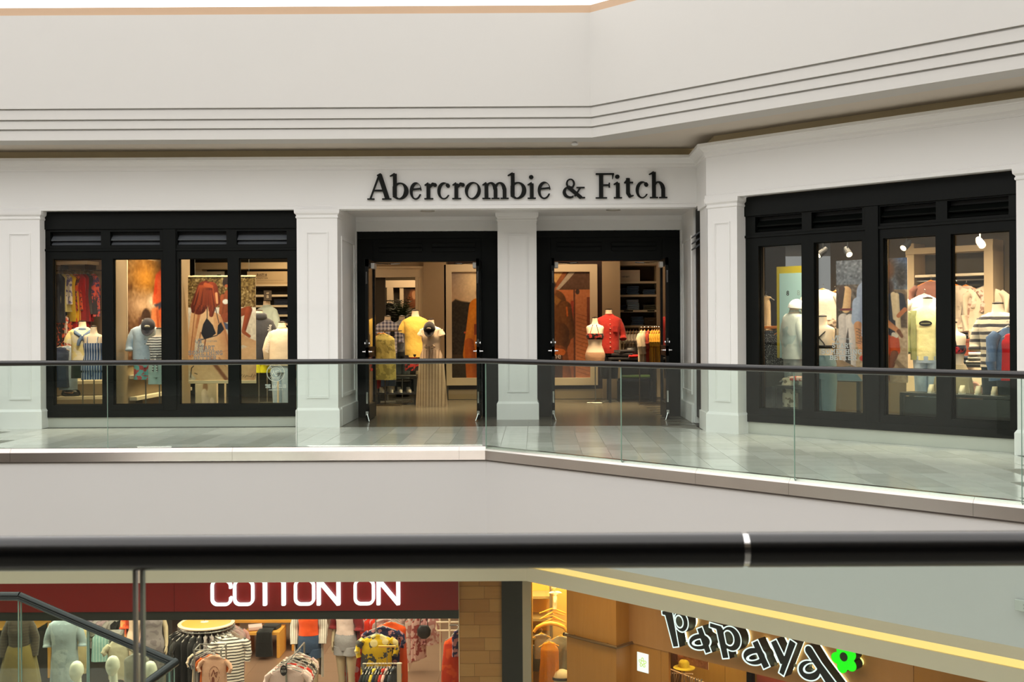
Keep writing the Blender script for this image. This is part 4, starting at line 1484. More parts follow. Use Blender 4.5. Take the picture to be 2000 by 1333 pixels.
def form(name, label, px, py, Y, zf, kind='f', scale=1.0, rotz=0.0, wear=(), pole=True, c45=None, group=None, skin=None, base=True, cat='mannequin', cap=True):
    """A headless display form on a stand; (px, py) is the top of its neck."""
    p = at45(px, py, c45) if c45 else at(px, py, Y)
    P = PF if kind == 'f' else PM
    z0 = p.z - .775 * scale
    r = thing(name, label, cat, (p.x, p.y, zf), rotz, group)
    h = z0 - zf
    Mx = Matrix.Translation((0, 0, h)) @ Matrix.Scale(scale, 4)

    def part(nm, mb, mat, par=r, smooth=True, bevel=0):
        me = mb.me(bevel=bevel) if isinstance(mb, MB) else mb
        me.transform(Mx)
        o = ob(nm, me, mat, par)
        if smooth:
            autosmooth(o, 1.0)
        return o
    part('body', body_me(P), skin or SKIN)
    if cap:
        part('neck_cap', MB().lathe([(prof(P, .77)[0] + .003, .768), (prof(P, .77)[0] + .004, .782), (.03, .79), (.008, .795)], 16), CAPD)
    if pole:
        ob('pole', MB().tube([(0, 0, .015), (0, 0, h + .05)], .011, 10).me(), METAL, r)
        if base:
            ob('base', boxm(-.15, .15, -.15, .15, 0, .016, .004), METAL, r)
    hems = [dict(g[2]).get('hem', .05) if len(g) > 2 else .05 for g in wear if g[0] in ('tee', 'shirt', 'jacket', 'sweater', 'dress_top', 'hoodie', 'cami')]
    wst = max(.03, min([.27] + [q + .05 for q in hems]))
    for g in wear:
        t = g[0]; mat = g[1]; kw = dict(g[2]) if len(g) > 2 else {}
        if t in ('tee', 'shirt', 'jacket', 'sweater', 'dress_top', 'hoodie'):
            sl = kw.pop('sleeve', 'short'); bend = kw.pop('bend', 0.0); opn = kw.pop('open', False); hood = t == 'hoodie'
            base_kw = {'tee': dict(neck=.672), 'shirt': dict(neck=.672, off=.016), 'jacket': dict(neck=.655, off=.024, loose=.98), 'sweater': dict(neck=.672, off=.02), 'dress_top': dict(neck=.64), 'hoodie': dict(neck=.672, off=.03, loose=1.0)}[t]
            base_kw.update(kw)
            mb = g_top(P, **base_kw)
            nm = {'tee': 't_shirt', 'dress_top': 'bodice'}.get(t, t)
            o = part(nm, mb, mat)
            if sl != 'none':
                for s in (-1, 1):
                    q = ob('sleeve', (lambda me: (me.transform(Mx), me)[1])(g_sleeve(P, sl, s, bend, 1.0 if t in ('tee', 'shirt') else 1.15).me()), mat, o); autosmooth(q, 1.2)
            if t in ('shirt', 'jacket'):
                d = prof(P, .5)[1] + base_kw.get('off', .012)
                mb = MB()
                for z in np.linspace(base_kw.get('hem', .05), .6, 8)[:-1]:
                    y = -max(prof(P, z)[1], prof(P, .46)[1] * .9 if z < .46 else 0) - base_kw.get('off', .012)
                    y2 = -max(prof(P, z + .08)[1], prof(P, .46)[1] * .9 if z + .08 < .46 else 0) - base_kw.get('off', .012)
                    mb.add([(-.016, y - .004, z), (.016, y - .004, z), (.016, y2 - .004, z + .0786), (-.016, y2 - .004, z + .0786), (-.016, y + .02, z), (.016, y + .02, z), (.016, y2 + .02, z + .0786), (-.016, y2 + .02, z + .0786)],
                           [(0, 1, 2, 3), (0, 4, 5, 1), (1, 5, 6, 2), (2, 6, 7, 3), (3, 7, 4, 0)])
                q = ob('placket', (lambda me: (me.transform(Mx), me)[1])(mb.me()), mat, o)
                mb = MB()
                for s in (-1, 1):
                    mb.add([(0, -.075, .648), (s * .055, -.03, .69), (s * .095, -.055, .655), (s * .05, -.108, .598), (0, -.085, .652), (s * .055, -.04, .70), (s * .10, -.065, .66), (s * .052, -.118, .6)],
                           [(0, 1, 2, 3), (4, 7, 6, 5), (0, 4, 5, 1), (1, 5, 6, 2), (2, 6, 7, 3), (3, 7, 4, 0)])
                mb.loft([ring(.07, .066, .655), ring(.072, .068, .70), ring(.066, .062, .70), ring(.064, .06, .655)], False, False)
                ob('collar', (lambda me: (me.transform(Mx), me)[1])(mb.me()), mat, o)
            if hood:
                mb = MB().loft([ring(.11, .10, .62, cy=.02), ring(.125, .11, .66, cy=.03), ring(.12, .10, .71, cy=.04), ring(.09, .07, .735, cy=.05)])
                q = ob('hood', (lambda me: (me.transform(Mx), me)[1])(mb.me()), mat, o); autosmooth(q, 1.2)
        elif t == 'cami':
            hem = kw.get('hem', .08)
            mb = g_top(P, hem=hem, neck=kw.get('neck', .5), off=.012, loose=kw.get('loose', .75), wob=.02, flare=kw.get('flare', 0))
            for s in (-1, 1):
                strap(mb, P, s, kw.get('neck', .5), .007)
            part('camisole', mb, mat)
        elif t == 'bra':
            mb = MB().loft([ring(prof(P, z)[0] + .008, prof(P, z)[1] + .010, z) for z in np.linspace(kw.get('lo', .385), .49, 5)])
            for s in (-1, 1):
                mb.tube([(s * .08, -.11, .485), (s * .035, -.07, .64), (s * .02, .0, .675), (s * .02, .04, .66)], .006, 6)
                mb.loft([ring(.058, .05, z, cx=s * .068, cy=-.085, n=12) for z in (.41, .44, .475)])
            part('bikini_top', mb, mat)
        elif t == 'crossback':
            mb = MB().loft([ring(prof(P, z)[0] + .006, prof(P, z)[1] + .007, z) for z in (.36, .40)])
            for s in (-1, 1):
                mb.tube([(s * .10, -.10, .40), (s * .1, -.085, .56), (s * .095, 0, .635), (s * .06, .103, .56), (0, .122, .5), (-s * .07, .13, .43), (-s * .09, .122, .385)], .008, 6)
            part('bikini_top', mb, mat)
        elif t == 'briefs':
            part('briefs', MB().loft([ring(prof(P, z)[0] + .005, prof(P, z)[1] + .006, z) for z in (.0, .05, .1, .15)]), mat)
        elif t == 'shorts':
            part('shorts', g_legs(P, kw.get('len', .22), kw.get('r0', .1), kw.get('r1', .108), wst), mat)
        elif t == 'trousers':
            part('trousers', g_legs(P, kw.get('len', .6), .1, kw.get('r1', .075), wst), mat)
        elif t == 'skirt':
            part('skirt', g_skirt(P, kw.get('top', .3), kw.get('hem', -.5), kw.get('flare', .1), kw.get('wob', .06), kw.get('k', 10)), mat)
        elif t == 'scarf':
            mb = MB()
            mb.loft([ring(.15, .10, .60), ring(.135, .10, .635), ring(.10, .085, .66), ring(.085, .075, .655), ring(.12, .09, .62)], False, False)
            for s in (-1, 1):
                mb.tube([(s * .13, -.02, .63), (s * .10, -.1, .57), (s * .03, -.135, .52)], [.035, .035, .03], 10)
                mb.tube([(0, -.14, .52), (s * .05, -.15, .44), (s * .07, -.15, .36)], [.03, .032, .025], 10)
            part('tied_shirt', mb, mat)
        elif t == 'open':
            hem = kw.get('hem', 0.0); o = None
            for s in (-1, 1):
                rs = []
                for z in np.linspace(hem, .62, 9):
                    bx_, by_ = prof(P, max(z, 0)); bx_ = max(bx_, .185 if z < .46 else 0) + .03; by_ = max(by_, .12 if z < .46 else 0) + .035
                    an = np.linspace(-.5 * math.pi + kw.get('gap', .62), .5 * math.pi, 9)
                    wv = [1 + .05 * math.sin(11 * a + 3 * s) * min(1, max(0, .6 - z)) for a in an]
                    rs.append([(s * bx_ * q * math.cos(a), by_ * q * math.sin(a), z) for a, q in zip(an, wv)] + [(s * (bx_ * q - .012) * math.cos(a), (by_ * q - .012) * math.sin(a), z) for a, q in zip(an[::-1], wv[::-1])])
                o = part('jacket_front', MB().loft(rs), mat)
                if kw.get('sleeve', 'long') != 'none':
                    q = ob('sleeve', (lambda me: (me.transform(Mx), me)[1])(g_sleeve(P, kw.get('sleeve', 'long'), s, .02, 1.2).me()), mat, o); autosmooth(q, 1.2)
        elif t == 'legs':
            for s in (-1, 1):
                L = kw.get('len', .86)
                pts = [(s * .085, 0, .05), (s * .088, -.005, -.14), (s * .084, -.005, -L * .45), (s * .08, 0, -L * .52), (s * .08, .012, -L * .66), (s * .078, .005, -L * .92), (s * .078, .0, -L)]
                part('leg', MB().tube(pts, [.088, .084, .056, .052, .054, .034, .036], 14).loft([ring(.042, .1, -L - .045, cx=s * .078, cy=-.06, n=12), ring(.04, .08, -L - .01, cx=s * .078, cy=-.04, n=12), ring(.034, .036, -L + .02, cx=s * .078, n=12)]), mat)
        elif t == 'arm':
            s = kw.get('side', -1); sh = prof(P, .585)[0]
            pts = [Vector((s * (sh - .03), 0, .585)), Vector((s * (sh + .04), .02, .34)), Vector((s * (sh + .05), -.03, .12)), Vector((s * (sh + .045), -.045, .07))]
            mb = MB().tube(pts, [.045, .036, .026, .024], 12)
            hx, hy, hz_ = pts[-1]
            mb.loft([ring(.016, .030, hz_ + .01, cx=hx, cy=hy, n=12), ring(.019, .042, hz_ - .05, cx=hx, cy=hy - .005, n=12), ring(.016, .040, hz_ - .09, cx=hx, cy=hy - .01, n=12)])
            for k in range(4):
                f = Vector((hx, hy - .042 + .024 * k, hz_ - .085))
                l = (.06, .075, .07, .055)[k]
                mb.tube([f, f + Vector((-s * .006, -.004, -l * .55)), f + Vector((-s * .022, -.006, -l))], [.0095, .0085, .006], 8)
            f = Vector((hx - s * .006, hy - .03, hz_ - .01))
            mb.tube([f, f + Vector((-s * .012, -.025, -.035)), f + Vector((-s * .02, -.03, -.065))], [.011, .010, .007], 8)
            part('arm', mb, mat)
        elif t == 'head':
            rs = []
            for q in np.linspace(-1, 1, 15):
                z = .93 + .135 * q; k = math.sqrt(max(0, 1 - q * q)) + .02
                fx = .086 if q > -.1 else .086 * (1 + .30 * (q + .1))
                rg = ring(fx * k, .098 * k, z, cy=-.025 + (.012 * q if q < 0 else 0), n=24, e=2.0)
                nb = .018 * math.exp(-((q + .18) / .14) ** 2) + .008 * math.exp(-((q + .55) / .08) ** 2) - .006 * math.exp(-((q - .08) / .1) ** 2)
                rs.append([(x, y - nb * max(0, (-(y + .025) / .098)) ** 2 * math.exp(-(x / .03) ** 2) - (0 if True else 0), zz) for x, y, zz in rg])
            mb = MB().loft(rs)
            mb.tube([(0, .0, .74), (0, -.005, .86)], [.05, .047], 16)
            for s in (-1, 1):
                mb.loft([ring(.008, .022, z, cx=s * .078, cy=-.005, n=10) for z in (.90, .925, .95)])
            part('head', mb, mat)
        elif t == 'belt':
            mb = MB().loft([ring(prof(P, z)[0] + .02, prof(P, z)[1] + .022, z) for z in (.29, .32)])
            for s in (-1, 1):
                mb.tube([(0, -.125, .305), (s * .06, -.15, .34), (s * .085, -.14, .31), (s * .05, -.14, .285), (0, -.125, .3)], .012, 6)
                mb.tube([(0, -.13, .3), (s * .03, -.14, .18), (s * .04, -.15, .06)], .012, 6)
            part('sash', mb, mat)
        elif t == 'buttons':
            mb = MB()
            for z in np.linspace(.12, .6, 7):
                y = -max(prof(P, z)[1], prof(P, .46)[1] * .9 if z < .46 else 0) - .026
                mb.tube([(0, y - .004, z), (0, y + .006, z)], .009, 8)
            part('buttons', mb, mat)
        elif t == 'pocket':
            y = -prof(P, .46)[1] - .02
            part('pocket', MB().box(.05, .13, y - .004, y + .03, .38, .48), mat)
        elif t == 'badge':
            y = -prof(P, .47)[1] - .015
            part('chest_print', sdf_mesh_y(S_sub(S_ell(0, .46, .078, .036), S_box((-.06, .46), (.06, .46), .007)), y), mat)
    return r


def sdf_mesh_y(f, y, bb=(-.12, .12, .38, .54), h=.007):
    me = sdf_mesh(f, *bb, h, .02)
    me.transform(Matrix.Translation((0, y - .002, 0)))
    return me


def ballcap(name, label, loc, rotz, mat, tilt=.0, s=1.0, badge=None):
    """A baseball cap, brim towards local -y."""
    r = thing(name, label, 'cap', loc, rotz)
    rings = []
    for t in np.linspace(0, 1, 7):
        a = t * math.pi / 2
        rings.append(ring(.092 * math.cos(a) + .002, .105 * math.cos(a) + .002, .115 * math.sin(a), n=18, e=2.1))
    R = Matrix.Rotation(tilt, 4, 'X') @ Matrix.Scale(s, 4)
    me = MB().loft(rings).me(); me.transform(R)
    autosmooth(ob('crown', me, mat, r), 1.2)
    vs = []; fs = []
    n = 12
    for i in range(n + 1):
        a = math.pi + math.pi * i / n
        x, y = .09 * math.cos(a), .1 * math.sin(a)
        x2, y2 = .088 * math.cos(a), .1 * math.sin(a) - .085 * abs(math.sin(a)) ** .6
        dz = -.03 * abs(math.sin(a)) + .012 * math.cos(a) ** 2
        vs += [(x, y, .004), (x2, y2, dz), (x, y, -.002), (x2, y2, dz - .006)]
    for i in range(n):
        a = 4 * i
        fs += [(a, a + 1, a + 5, a + 4), (a + 2, a + 6, a + 7, a + 3), (a + 1, a + 3, a + 7, a + 5)]
    me = MB().add(vs, fs).me(); me.transform(R)
    ob('brim', me, mat, r)
    if badge:
        me = MB().tube([(0, -.100, .05), (0, -.088, .058)], .034, 16).me(); me.transform(R)
        ob('badge', me, badge, r)
    return r


HUNG = {}


def hung_mesh(w, L, th, sl, wob, neck=.07, seed=0, flare=0.0):
    key = (round(w, 3), round(L, 3), th, sl, wob, seed, flare)
    if key in HUNG:
        return HUNG[key]
    ph = seed * 1.7
    zs = [(-.075, neck, .03), (-.095, neck + .03, .035), (-.125, w * .36, th * .6), (-.155, w * .46, th * .8), (-.20, w * .49, th)]
    for t in np.linspace(.15, 1, 7):
        zs.append((-.2 - (L - .125) * t, w * (.47 + flare * t), th * (1 + .15 * math.sin(4 * t + ph))))
    rs = [ring(rx, ry, z, n=26, e=2.2, wob=wob * min(1, max(0, -z - .15) * 3), k=5 + seed % 3, ph=ph, cx=.012 * math.sin(5 * z + ph)) for z, rx, ry in zs]
    body = MB().loft(rs[::-1])
    slv = []
    if sl:
        for s in (-1, 1):
            q = [(s * w * .42, 0, -.15), (s * (w * .5 + .03), .0, -.22), (s * (w * .5 + .055), -.012, -.2 - sl * .55), (s * (w * .5 + .03), -.02, -.2 - sl)]
            slv.append(MB().tube(q, [th * .7 + .012, th * .8 + .02, th * .6 + .018, th * .5 + .018], 10).me())
    a = body.me(); b_ = slv
    HUNG[key] = (a, b_)
    return HUNG[key]


def hanger_me(w=.4, clip=False):
    key = ('hg', round(w, 2), clip)
    if key in HUNG:
        return HUNG[key]
    m = MB()
    m.tube([(-w / 2, 0, -.135), (-w * .3, 0, -.105), (0, 0, -.062), (w * .3, 0, -.105), (w / 2, 0, -.135)], [.009, .011, .013, .011, .009], 8)
    hook = MB().tube([(0, 0, -.062), (0, 0, -.03)] + [(.018 * math.sin(a), 0, -.012 - .018 * math.cos(a)) for a in np.linspace(0, 4.3, 9)], .0025, 6)
    HUNG[key] = (m.me(), hook.me())
    return HUNG[key]


def hung(name, label, loc, w, L, mat, rotz=0.0, sl=0.0, hmat=None, th=.045, wob=.05, seed=0, group=None, cat='clothing', flare=0.0, hw=None):
    """A garment on a hanger; loc is the point on the rail it hangs from, local x across the shoulders."""
    r = thing(name, label, cat, loc, rotz, group)
    a, b_ = hung_mesh(w, L, th, sl, wob, seed=seed, flare=flare)
    if len(a.materials) and a.materials[0] != mat:
        a = a.copy(); a.materials.clear(); b_ = [q.copy() for q in b_]
        for q in b_:
            q.materials.clear()
    o = ob('cloth_body', a, mat, r); autosmooth(o, 1.2)
    for q in b_:
        autosmooth(ob('sleeve', q, mat, o), 1.2)
    h, k = hanger_me(hw or max(.3, w * .8))
    hm = hmat or HCLEAR
    if len(h.materials) and h.materials[0] != hm:
        h = h.copy(); h.materials.clear()
    q = ob('hanger', h, hm, r)
    ob('hook', k, CHROME, q)
    return r


FOLD = {}


def fold_me(w, d, h):
    k = (round(w, 3), round(d, 3), round(h, 3))
    if k not in FOLD:
        m = MB()
        rs = []
        for x in np.linspace(-w / 2, w / 2, 5):
            hh = h * (.96 + .06 * math.sin(9 * x))
            n = 12
            rs.append([(x, -d / 2 * math.copysign(abs(math.cos(t)) ** .5, math.cos(t)), h / 2 + hh / 2 * math.copysign(abs(math.sin(t)) ** .6, math.sin(t))) for t in [2 * math.pi * j / n for j in range(n)]])
        FOLD[k] = m.loft(rs).me()
    return FOLD[k]


def folded(name, label, loc, mat, w=.3, d=.24, h=.035, rotz=0.0, group=None, cat='clothing'):
    me = fold_me(w, d, h)
    if len(me.materials) and me.materials[0] != mat:
        me = me.copy(); me.materials.clear()
    o = autosmooth(ob(name, me, mat, None, loc, rotz), .8)
    return tag(o, label, cat, group)


def poster(name, label, canvas, loc, wd, hg, rotz=0.0, frame=None, fmat=None, cat='poster', board=.01, hem=False):
    r = thing(name, label, cat, loc, rotz)
    ob('print', canvas.mesh(wd, hg), print_mat(), r, (0, -board / 2 - .001, 0))
    ob('board', boxm(-wd / 2, wd / 2, -board / 2, board / 2, 0, hg), CREAM, r)
    if frame:
        t, dp = frame
        x, z0, z1 = wd / 2, 0, hg
        m = MB().frame(-x - t, x + t, -t, hg + t, t, -dp, dp * .3)
        ob('frame', m.me(bevel=.006), fmat or CREAM, r)
    if hem:
        ob('hem_bar', boxm(-wd / 2, wd / 2, -.012, .012, -.02, .03, .003), plain('pale_wood_bar', (235, 205, 158), .5), r)
        ob('hem_bar', boxm(-wd / 2, wd / 2, -.012, .012, hg - .012, hg + .012, .003), plain('pale_wood_bar', (235, 205, 158), .5), r)
        m = MB()
        for s in (-1, 1):
            m.tube([(s * wd * .4, 0, hg), (s * wd * .4, 0, 3.08 - loc[2])], .0025, 6)
        ob('suspension_wire', m.me(), METAL, r)
    return r


def table(name, label, loc, w, d, h, mat, t=.04, leg=.05, rotz=0.0, cat='table', shelf=False, group=None):
    r = thing(name, label, cat, loc, rotz, group)
    ob('table_top', boxm(-w / 2, w / 2, -d / 2, d / 2, h - t, h, .004), mat, r)
    for a in (-1, 1):
        for b_ in (-1, 1):
            ob('leg', boxm(a * (w / 2 - leg / 2) - leg / 2, a * (w / 2 - leg / 2) + leg / 2, b_ * (d / 2 - leg / 2) - leg / 2, b_ * (d / 2 - leg / 2) + leg / 2, 0, h - t), mat, r)
    if shelf:
        ob('shelf', boxm(-w / 2 + .02, w / 2 - .02, -d / 2 + .02, d / 2 - .02, .2, .23), mat, r)
    return r


def shoe(label, loc, mat, rotz=0.0, group=None):
    r = thing('shoe', label, 'shoe', loc, rotz, group)
    m = MB().loft([ring(.038, .05, .012, cy=.0, n=12), ring(.04, .125, .0, n=12)][::-1])
    rs = [ring(.036, .12, .012, n=14), ring(.036, .115, .045, n=14), ring(.032, .075, .075, cy=.035, n=14), ring(.03, .05, .10, cy=.055, n=14)]
    autosmooth(ob('upper', MB().loft(rs).me(), mat, r), 1.2)
    ob('sole', MB().loft([ring(.04, .125, 0, n=14), ring(.04, .125, .014, n=14)]).me(), plain('sole_white', (225, 220, 205), .6), r)
    return r


def shade_col(c, f):
    return tuple(max(0, min(255, v * f)) for v in c)
# ================================================================== clothing shop, interior shell
fs2 = thing('floor_store', None, None, (0, 19, 0), kind='structure')
ob('subfloor', boxm(-15, 14, 17.0, 31, -.3, -.008), plain('subfloor_dark', (40, 34, 28), .6), fs2, world=True)
pm = [plain('oak_plank_%d' % k, c, .2, var=.18, scale=5) for k, c in enumerate(((104, 95, 82), (96, 88, 76), (110, 101, 88)))]
pc = {}
for j in range(34):
    y0 = 16.955 + j * .18
    for i in range(4):
        x0 = -3.2 + i * 1.55 - (.5 * (j % 3)); L = 1.545
        xa_, xb_ = max(x0, -2.9 if y0 < 18.75 else -3.3), min(x0 + L, 2.38 if y0 < 18.75 else 2.9)
        if xb_ - xa_ > .08:
            key = round(xb_ - xa_, 3)
            if key not in pc:
                pc[key] = boxm(0, xb_ - xa_, 0, .177, -.008, 0)
            me = pc[key] if (key, j % 3) not in pc else pc[(key, j % 3)]
            if (key, j % 3) not in pc:
                me = pc[key].copy(); me.materials.append(pm[j % 3]); pc[(key, j % 3)] = me
            ob('plank', me, None, fs2, (xa_, y0 - 19, 0))
DISPF = plain('display_floor', (60, 54, 46), .35, var=.15)
ob('floor_display_west', boxm(-8.9, -3.2, 17.28, 23.4, 0, .12), DISPF, kind='structure')
ob('floor_display_east', MB().prism([W45(S(1440), BC + .22)[:2], W45(S(2003) + .8, BC + .22)[:2], W45(S(2003) + .8, 23.2)[:2], W45(S(1440), 23.2)[:2]], 0, .12).me(), DISPF, kind='structure')
CEIL = plain('store_ceiling', (150, 132, 104), .8)
ob('ceiling_store', MB().prism([(-15, 17.3), (2.42, 17.3), (2.42, 16.7), (12.3, 6.9), (14, 9), (14, 31), (-15, 31)], 3.32, 3.4).me(), CEIL, kind='structure')
ob('ceiling_display_west', boxm(-8.9, -3.05, 17.28, 23.4, 3.06, 3.12), CEIL, kind='structure')
ob('ceiling_display_east', MB().prism([W45(S(1440), BC + .14)[:2], W45(S(2003) + .8, BC + .14)[:2], W45(S(2003) + .8, 23.4)[:2], W45(S(1440), 23.4)[:2]], 3.08, 3.14).me(), CEIL, kind='structure')
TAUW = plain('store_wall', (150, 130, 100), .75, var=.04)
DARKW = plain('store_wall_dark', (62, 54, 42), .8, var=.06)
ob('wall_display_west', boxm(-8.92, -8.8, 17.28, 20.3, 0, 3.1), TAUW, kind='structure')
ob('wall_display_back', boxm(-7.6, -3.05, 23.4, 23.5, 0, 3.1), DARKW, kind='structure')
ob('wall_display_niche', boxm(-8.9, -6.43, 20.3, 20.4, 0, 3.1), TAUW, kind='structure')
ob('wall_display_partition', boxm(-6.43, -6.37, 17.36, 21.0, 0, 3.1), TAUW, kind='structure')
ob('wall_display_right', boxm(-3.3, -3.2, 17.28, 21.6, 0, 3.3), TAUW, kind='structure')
ob('trim_13', boxm(-6.45, -6.36, 17.30, 17.37, .12, 3.06), CREAM, kind='structure')
ob('trim_14', boxm(-7.36, -7.26, 17.30, 17.40, .12, 3.06), CREAM, kind='structure')
ob('trim_15', boxm(-5.47, -5.40, 17.33, 18.0, .12, 3.06), TAUW, kind='structure')
# vestibule
VY = 23.3
xo1c = X(812, VY)
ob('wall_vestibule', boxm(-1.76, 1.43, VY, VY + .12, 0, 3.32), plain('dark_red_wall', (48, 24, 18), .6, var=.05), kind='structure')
ob('trim_16', boxm(xo1c + .172, X(872, VY), VY - .10, VY + .12, 0, 3.32), BEIGEW, kind='structure')
ob('trim_17', boxm(X(1176, VY), X(1211, VY), VY - .10, VY + .5, 0, 3.32), BEIGEW, kind='structure')
ob('wall_vestibule_left', boxm(-3.3, X(722, VY), VY, VY + .12, 0, 3.32), BEIGEW, kind='structure')
ob('baseboard_vestibule', boxm(-1.76, 1.43, VY - .03, VY, 0, .2), plain('beige_base', (170, 150, 118), .5), kind='structure')
cs = thing('trim_18', None, None, (-2.7, VY, 0), kind='structure')
xo0, xo1 = X(722, VY), X(812, VY)
ob('casing', MB().box(xo1, xo1 + .17, VY - .05, VY + .2, 0, 2.479).box(-3.3, xo1 + .17, VY - .05, VY + .2, 2.48, 2.655).box(-3.3, xo1 + .18, VY - .075, VY + .2, 2.656, 2.70).box(xo1 + .01, xo1 + .05, VY - .07, VY - .051, 0, 2.47).me(), CREAM, cs, world=True)
ob('wall_vestibule_head', boxm(-3.3, X(828, VY) - .002, VY, VY + .12, 2.701, 3.32), BEIGEW, kind='structure')
# room behind the opening
BY = 27.5
ob('wall_back', boxm(-9, 6, BY, BY + .1, 0, 3.32), plain('back_wall', (120, 104, 78), .75), kind='structure')
cs = thing('trim_19', None, None, (-3.4, BY - 1.2, 0), kind='structure')
by = BY - 1.0
ob('casing', MB().box(X(690, by), X(826, by), by, by + .15, at(760, 562, by).z, at(760, 548, by).z).box(X(756, by), X(768, by), by, by + .15, 0, at(760, 562, by).z - .002).me(), CREAM, cs, world=True)
ob('wall_back_screen', boxm(X(768, by), X(830, by), by + .16, by + .24, 0, 2.4), plain('screen_dark', (52, 46, 36), .7), kind='structure')
bpz = at(805, 640, BY - .9).z
pc_ = Canvas(0, 40, 0, 60, 1.0).fill((60, 42, 28)).ell(20, 25, 12, 18, (120, 70, 40)).ell(22, 15, 5, 6, (190, 140, 100)).noise(10, 4)
poster('framed_picture', 'small dark picture in a cream frame on the wall beyond the cased opening', pc_, (X(808, BY - .9), BY - .95, bpz), .45, 1.0, 0, (.09, .03), CREAM, 'picture')

# ================================================================== west window: left niche
RAILC = plain('rail_bronze', (90, 76, 56), .35, metal=.7)
WSH = plain('white_shelf', (228, 214, 186), .5)
NY_ = 20.0
r = thing('wall_shelf', 'cream shelf high in the leftmost shop window above the clothes rail', 'shelf', (at(146, 512, NY_).x, NY_ + .15, at(146, 517, NY_).z), -.22)
ob('board', boxm(-.34, .28, -.16, .2, 0, .06, .004), WSH, r)
for x in (-.28, .2):
    ob('bracket', boxm(x, x + .02, -.1, .2, -.1, 0), RAILC, r)
rz = at(150, 529, NY_).z
r = thing('clothes_rail', 'upper clothes rail hung with bright tops in the leftmost window', 'rail', (at(150, 529, NY_).x, NY_, rz))
ob('bar', MB().tube([(-.5, 0, 0), (.45, 0, 0)], .012, 10).me(), RAILC, r)
for x in (-.46, .4):
    ob('arm', MB().tube([(x, 0, 0), (x, .3, 0)], .010, 8).me(), RAILC, r)
GC1 = [('pale yellow sleeveless top first on the high rail of the leftmost window', (226, 216, 150), None, 122, .62), ('dark slate top behind the pale yellow one on the high rail', (44, 48, 60), None, 115, .8),
       ('white top with violet shoulder on the high rail', (228, 224, 220), (110, 104, 170), 131, .5), ('bright yellow blouse on the high rail of the leftmost window', (232, 196, 30), None, 138, .78),
       ('orange printed top between yellow and red blouses on the high rail', (222, 96, 44), (60, 40, 36), 147, .6), ('crimson red blouse on the high rail of the leftmost window', (170, 16, 24), None, 157, .86),
       ('second deeper red blouse right of the crimson one on the high rail', (144, 18, 24), None, 164, .78), ('grey black top after the red blouses on the high rail', (52, 50, 56), None, 172, .66),
       ('coral and navy print dress last on the high rail of the leftmost window', (206, 88, 76), (44, 52, 96), 182, .70)]
for i, (lb, c, c2, px, L) in enumerate(GC1):
    m_ = cloth('rail1_%d' % i, c, 'floral' if c2 else None, c2 or c, 16)
    hung('blouse', lb, (at(px, 529, NY_).x, NY_ - .01 * (i % 2), rz + .014), .46, L * 1.06, m_, -.72 - .08 * (i % 3), 0, seed=i, th=.075, wob=.2, flare=.10, hw=.3)
rz2 = at(140, 606, NY_).z
r = thing('clothes_rail', 'lower clothes rail with orange and red prints in the leftmost window', 'rail', (at(146, 606, NY_).x, NY_, rz2))
ob('bar', MB().tube([(-.45, 0, 0), (.5, 0, 0)], .012, 10).me(), RAILC, r)
for x in (-.4, .45):
    ob('arm', MB().tube([(x, 0, 0), (x, .3, 0)], .010, 8).me(), RAILC, r)
for i, (nm, c, c2) in enumerate((('black and orange', (44, 30, 26), (222, 96, 50)), ('white and coral', (232, 222, 210), (226, 88, 60)), ('orange and plum', (226, 98, 56), (70, 40, 56)), ('scarlet', (186, 26, 28), (140, 20, 24)), ('red and cream', (190, 30, 34), (230, 210, 190)), ('orange and white', (214, 84, 44), (230, 214, 196)), ('dark red', (120, 22, 24), (70, 16, 20)))):
    hung('blouse', nm + ' printed top on the lower rail of the leftmost window', (at(116 + 8.5 * i, 606, NY_).x, NY_, rz2 + .014), .40, .62, cloth('rail2_%d' % i, c, 'floral', c2, 18), -.8, 0, HWOOD, seed=i + 2, wob=.14, th=.06)
r = thing('wall_shelf', 'low two-tier cream shelf at the back of the leftmost window', 'shelf', (at(160, 790, 19.4).x, 19.5, .12), .28)
for z in (.16, .42):
    ob('board', boxm(-.6, .62, -.2, .2, z, z + .06, .004), WSH, r)
ob('end_panel', boxm(-.6, -.56, -.2, .2, 0, .42), WSH, r)
ob('end_panel', boxm(.58, .62, -.2, .2, 0, .42), WSH, r)
DEN = cloth('denim_mid', (74, 96, 128), 'denim', (104, 128, 160), 60)
DENL = cloth('denim_light', (150, 172, 196), 'denim', (186, 204, 220), 40)
DEND = cloth('denim_dark', (34, 44, 66), 'denim', (52, 64, 90), 60)
hung('jeans', 'pale blue jeans hanging low behind the yellow tee in the leftmost window', (at(132, 670, 19.0).x, 19.0, at(132, 668, 19.0).z), .3, .72, DENL, .5, 0, seed=3)
hung('jeans', 'dark jeans hanging low at the left edge of the leftmost window', (at(117, 670, 18.9).x, 18.9, at(117, 670, 18.9).z), .3, .66, DEND, .5, 0, seed=4)
for i, (px, lb, c) in enumerate(((122, 'black shoe left on the low shelf of the leftmost window', (30, 28, 26)), (134, 'cream and tan printed shoe on the low shelf of the leftmost window', (222, 206, 170)), (150, 'white shoe third on the low shelf of the leftmost window', (226, 220, 208)))):
    shoe(lb, (at(px, 745, 19.4).x, 19.38 + .004 * (px - 122), .12 + .482), plain('shoe_%d' % i, c, .5), 1.2)
r = thing('handbag', 'dark slouchy bag lying on the lower shelf in the leftmost window', 'bag', (at(138, 780, 19.35).x, 19.36, .342))
autosmooth(ob('bag_body', MB().loft([ring(.13, .09, 0), ring(.16, .1, .03), ring(.14, .08, .09), ring(.08, .03, .12)]).me(), plain('bag_black', (32, 30, 28), .4), r), 1.2)
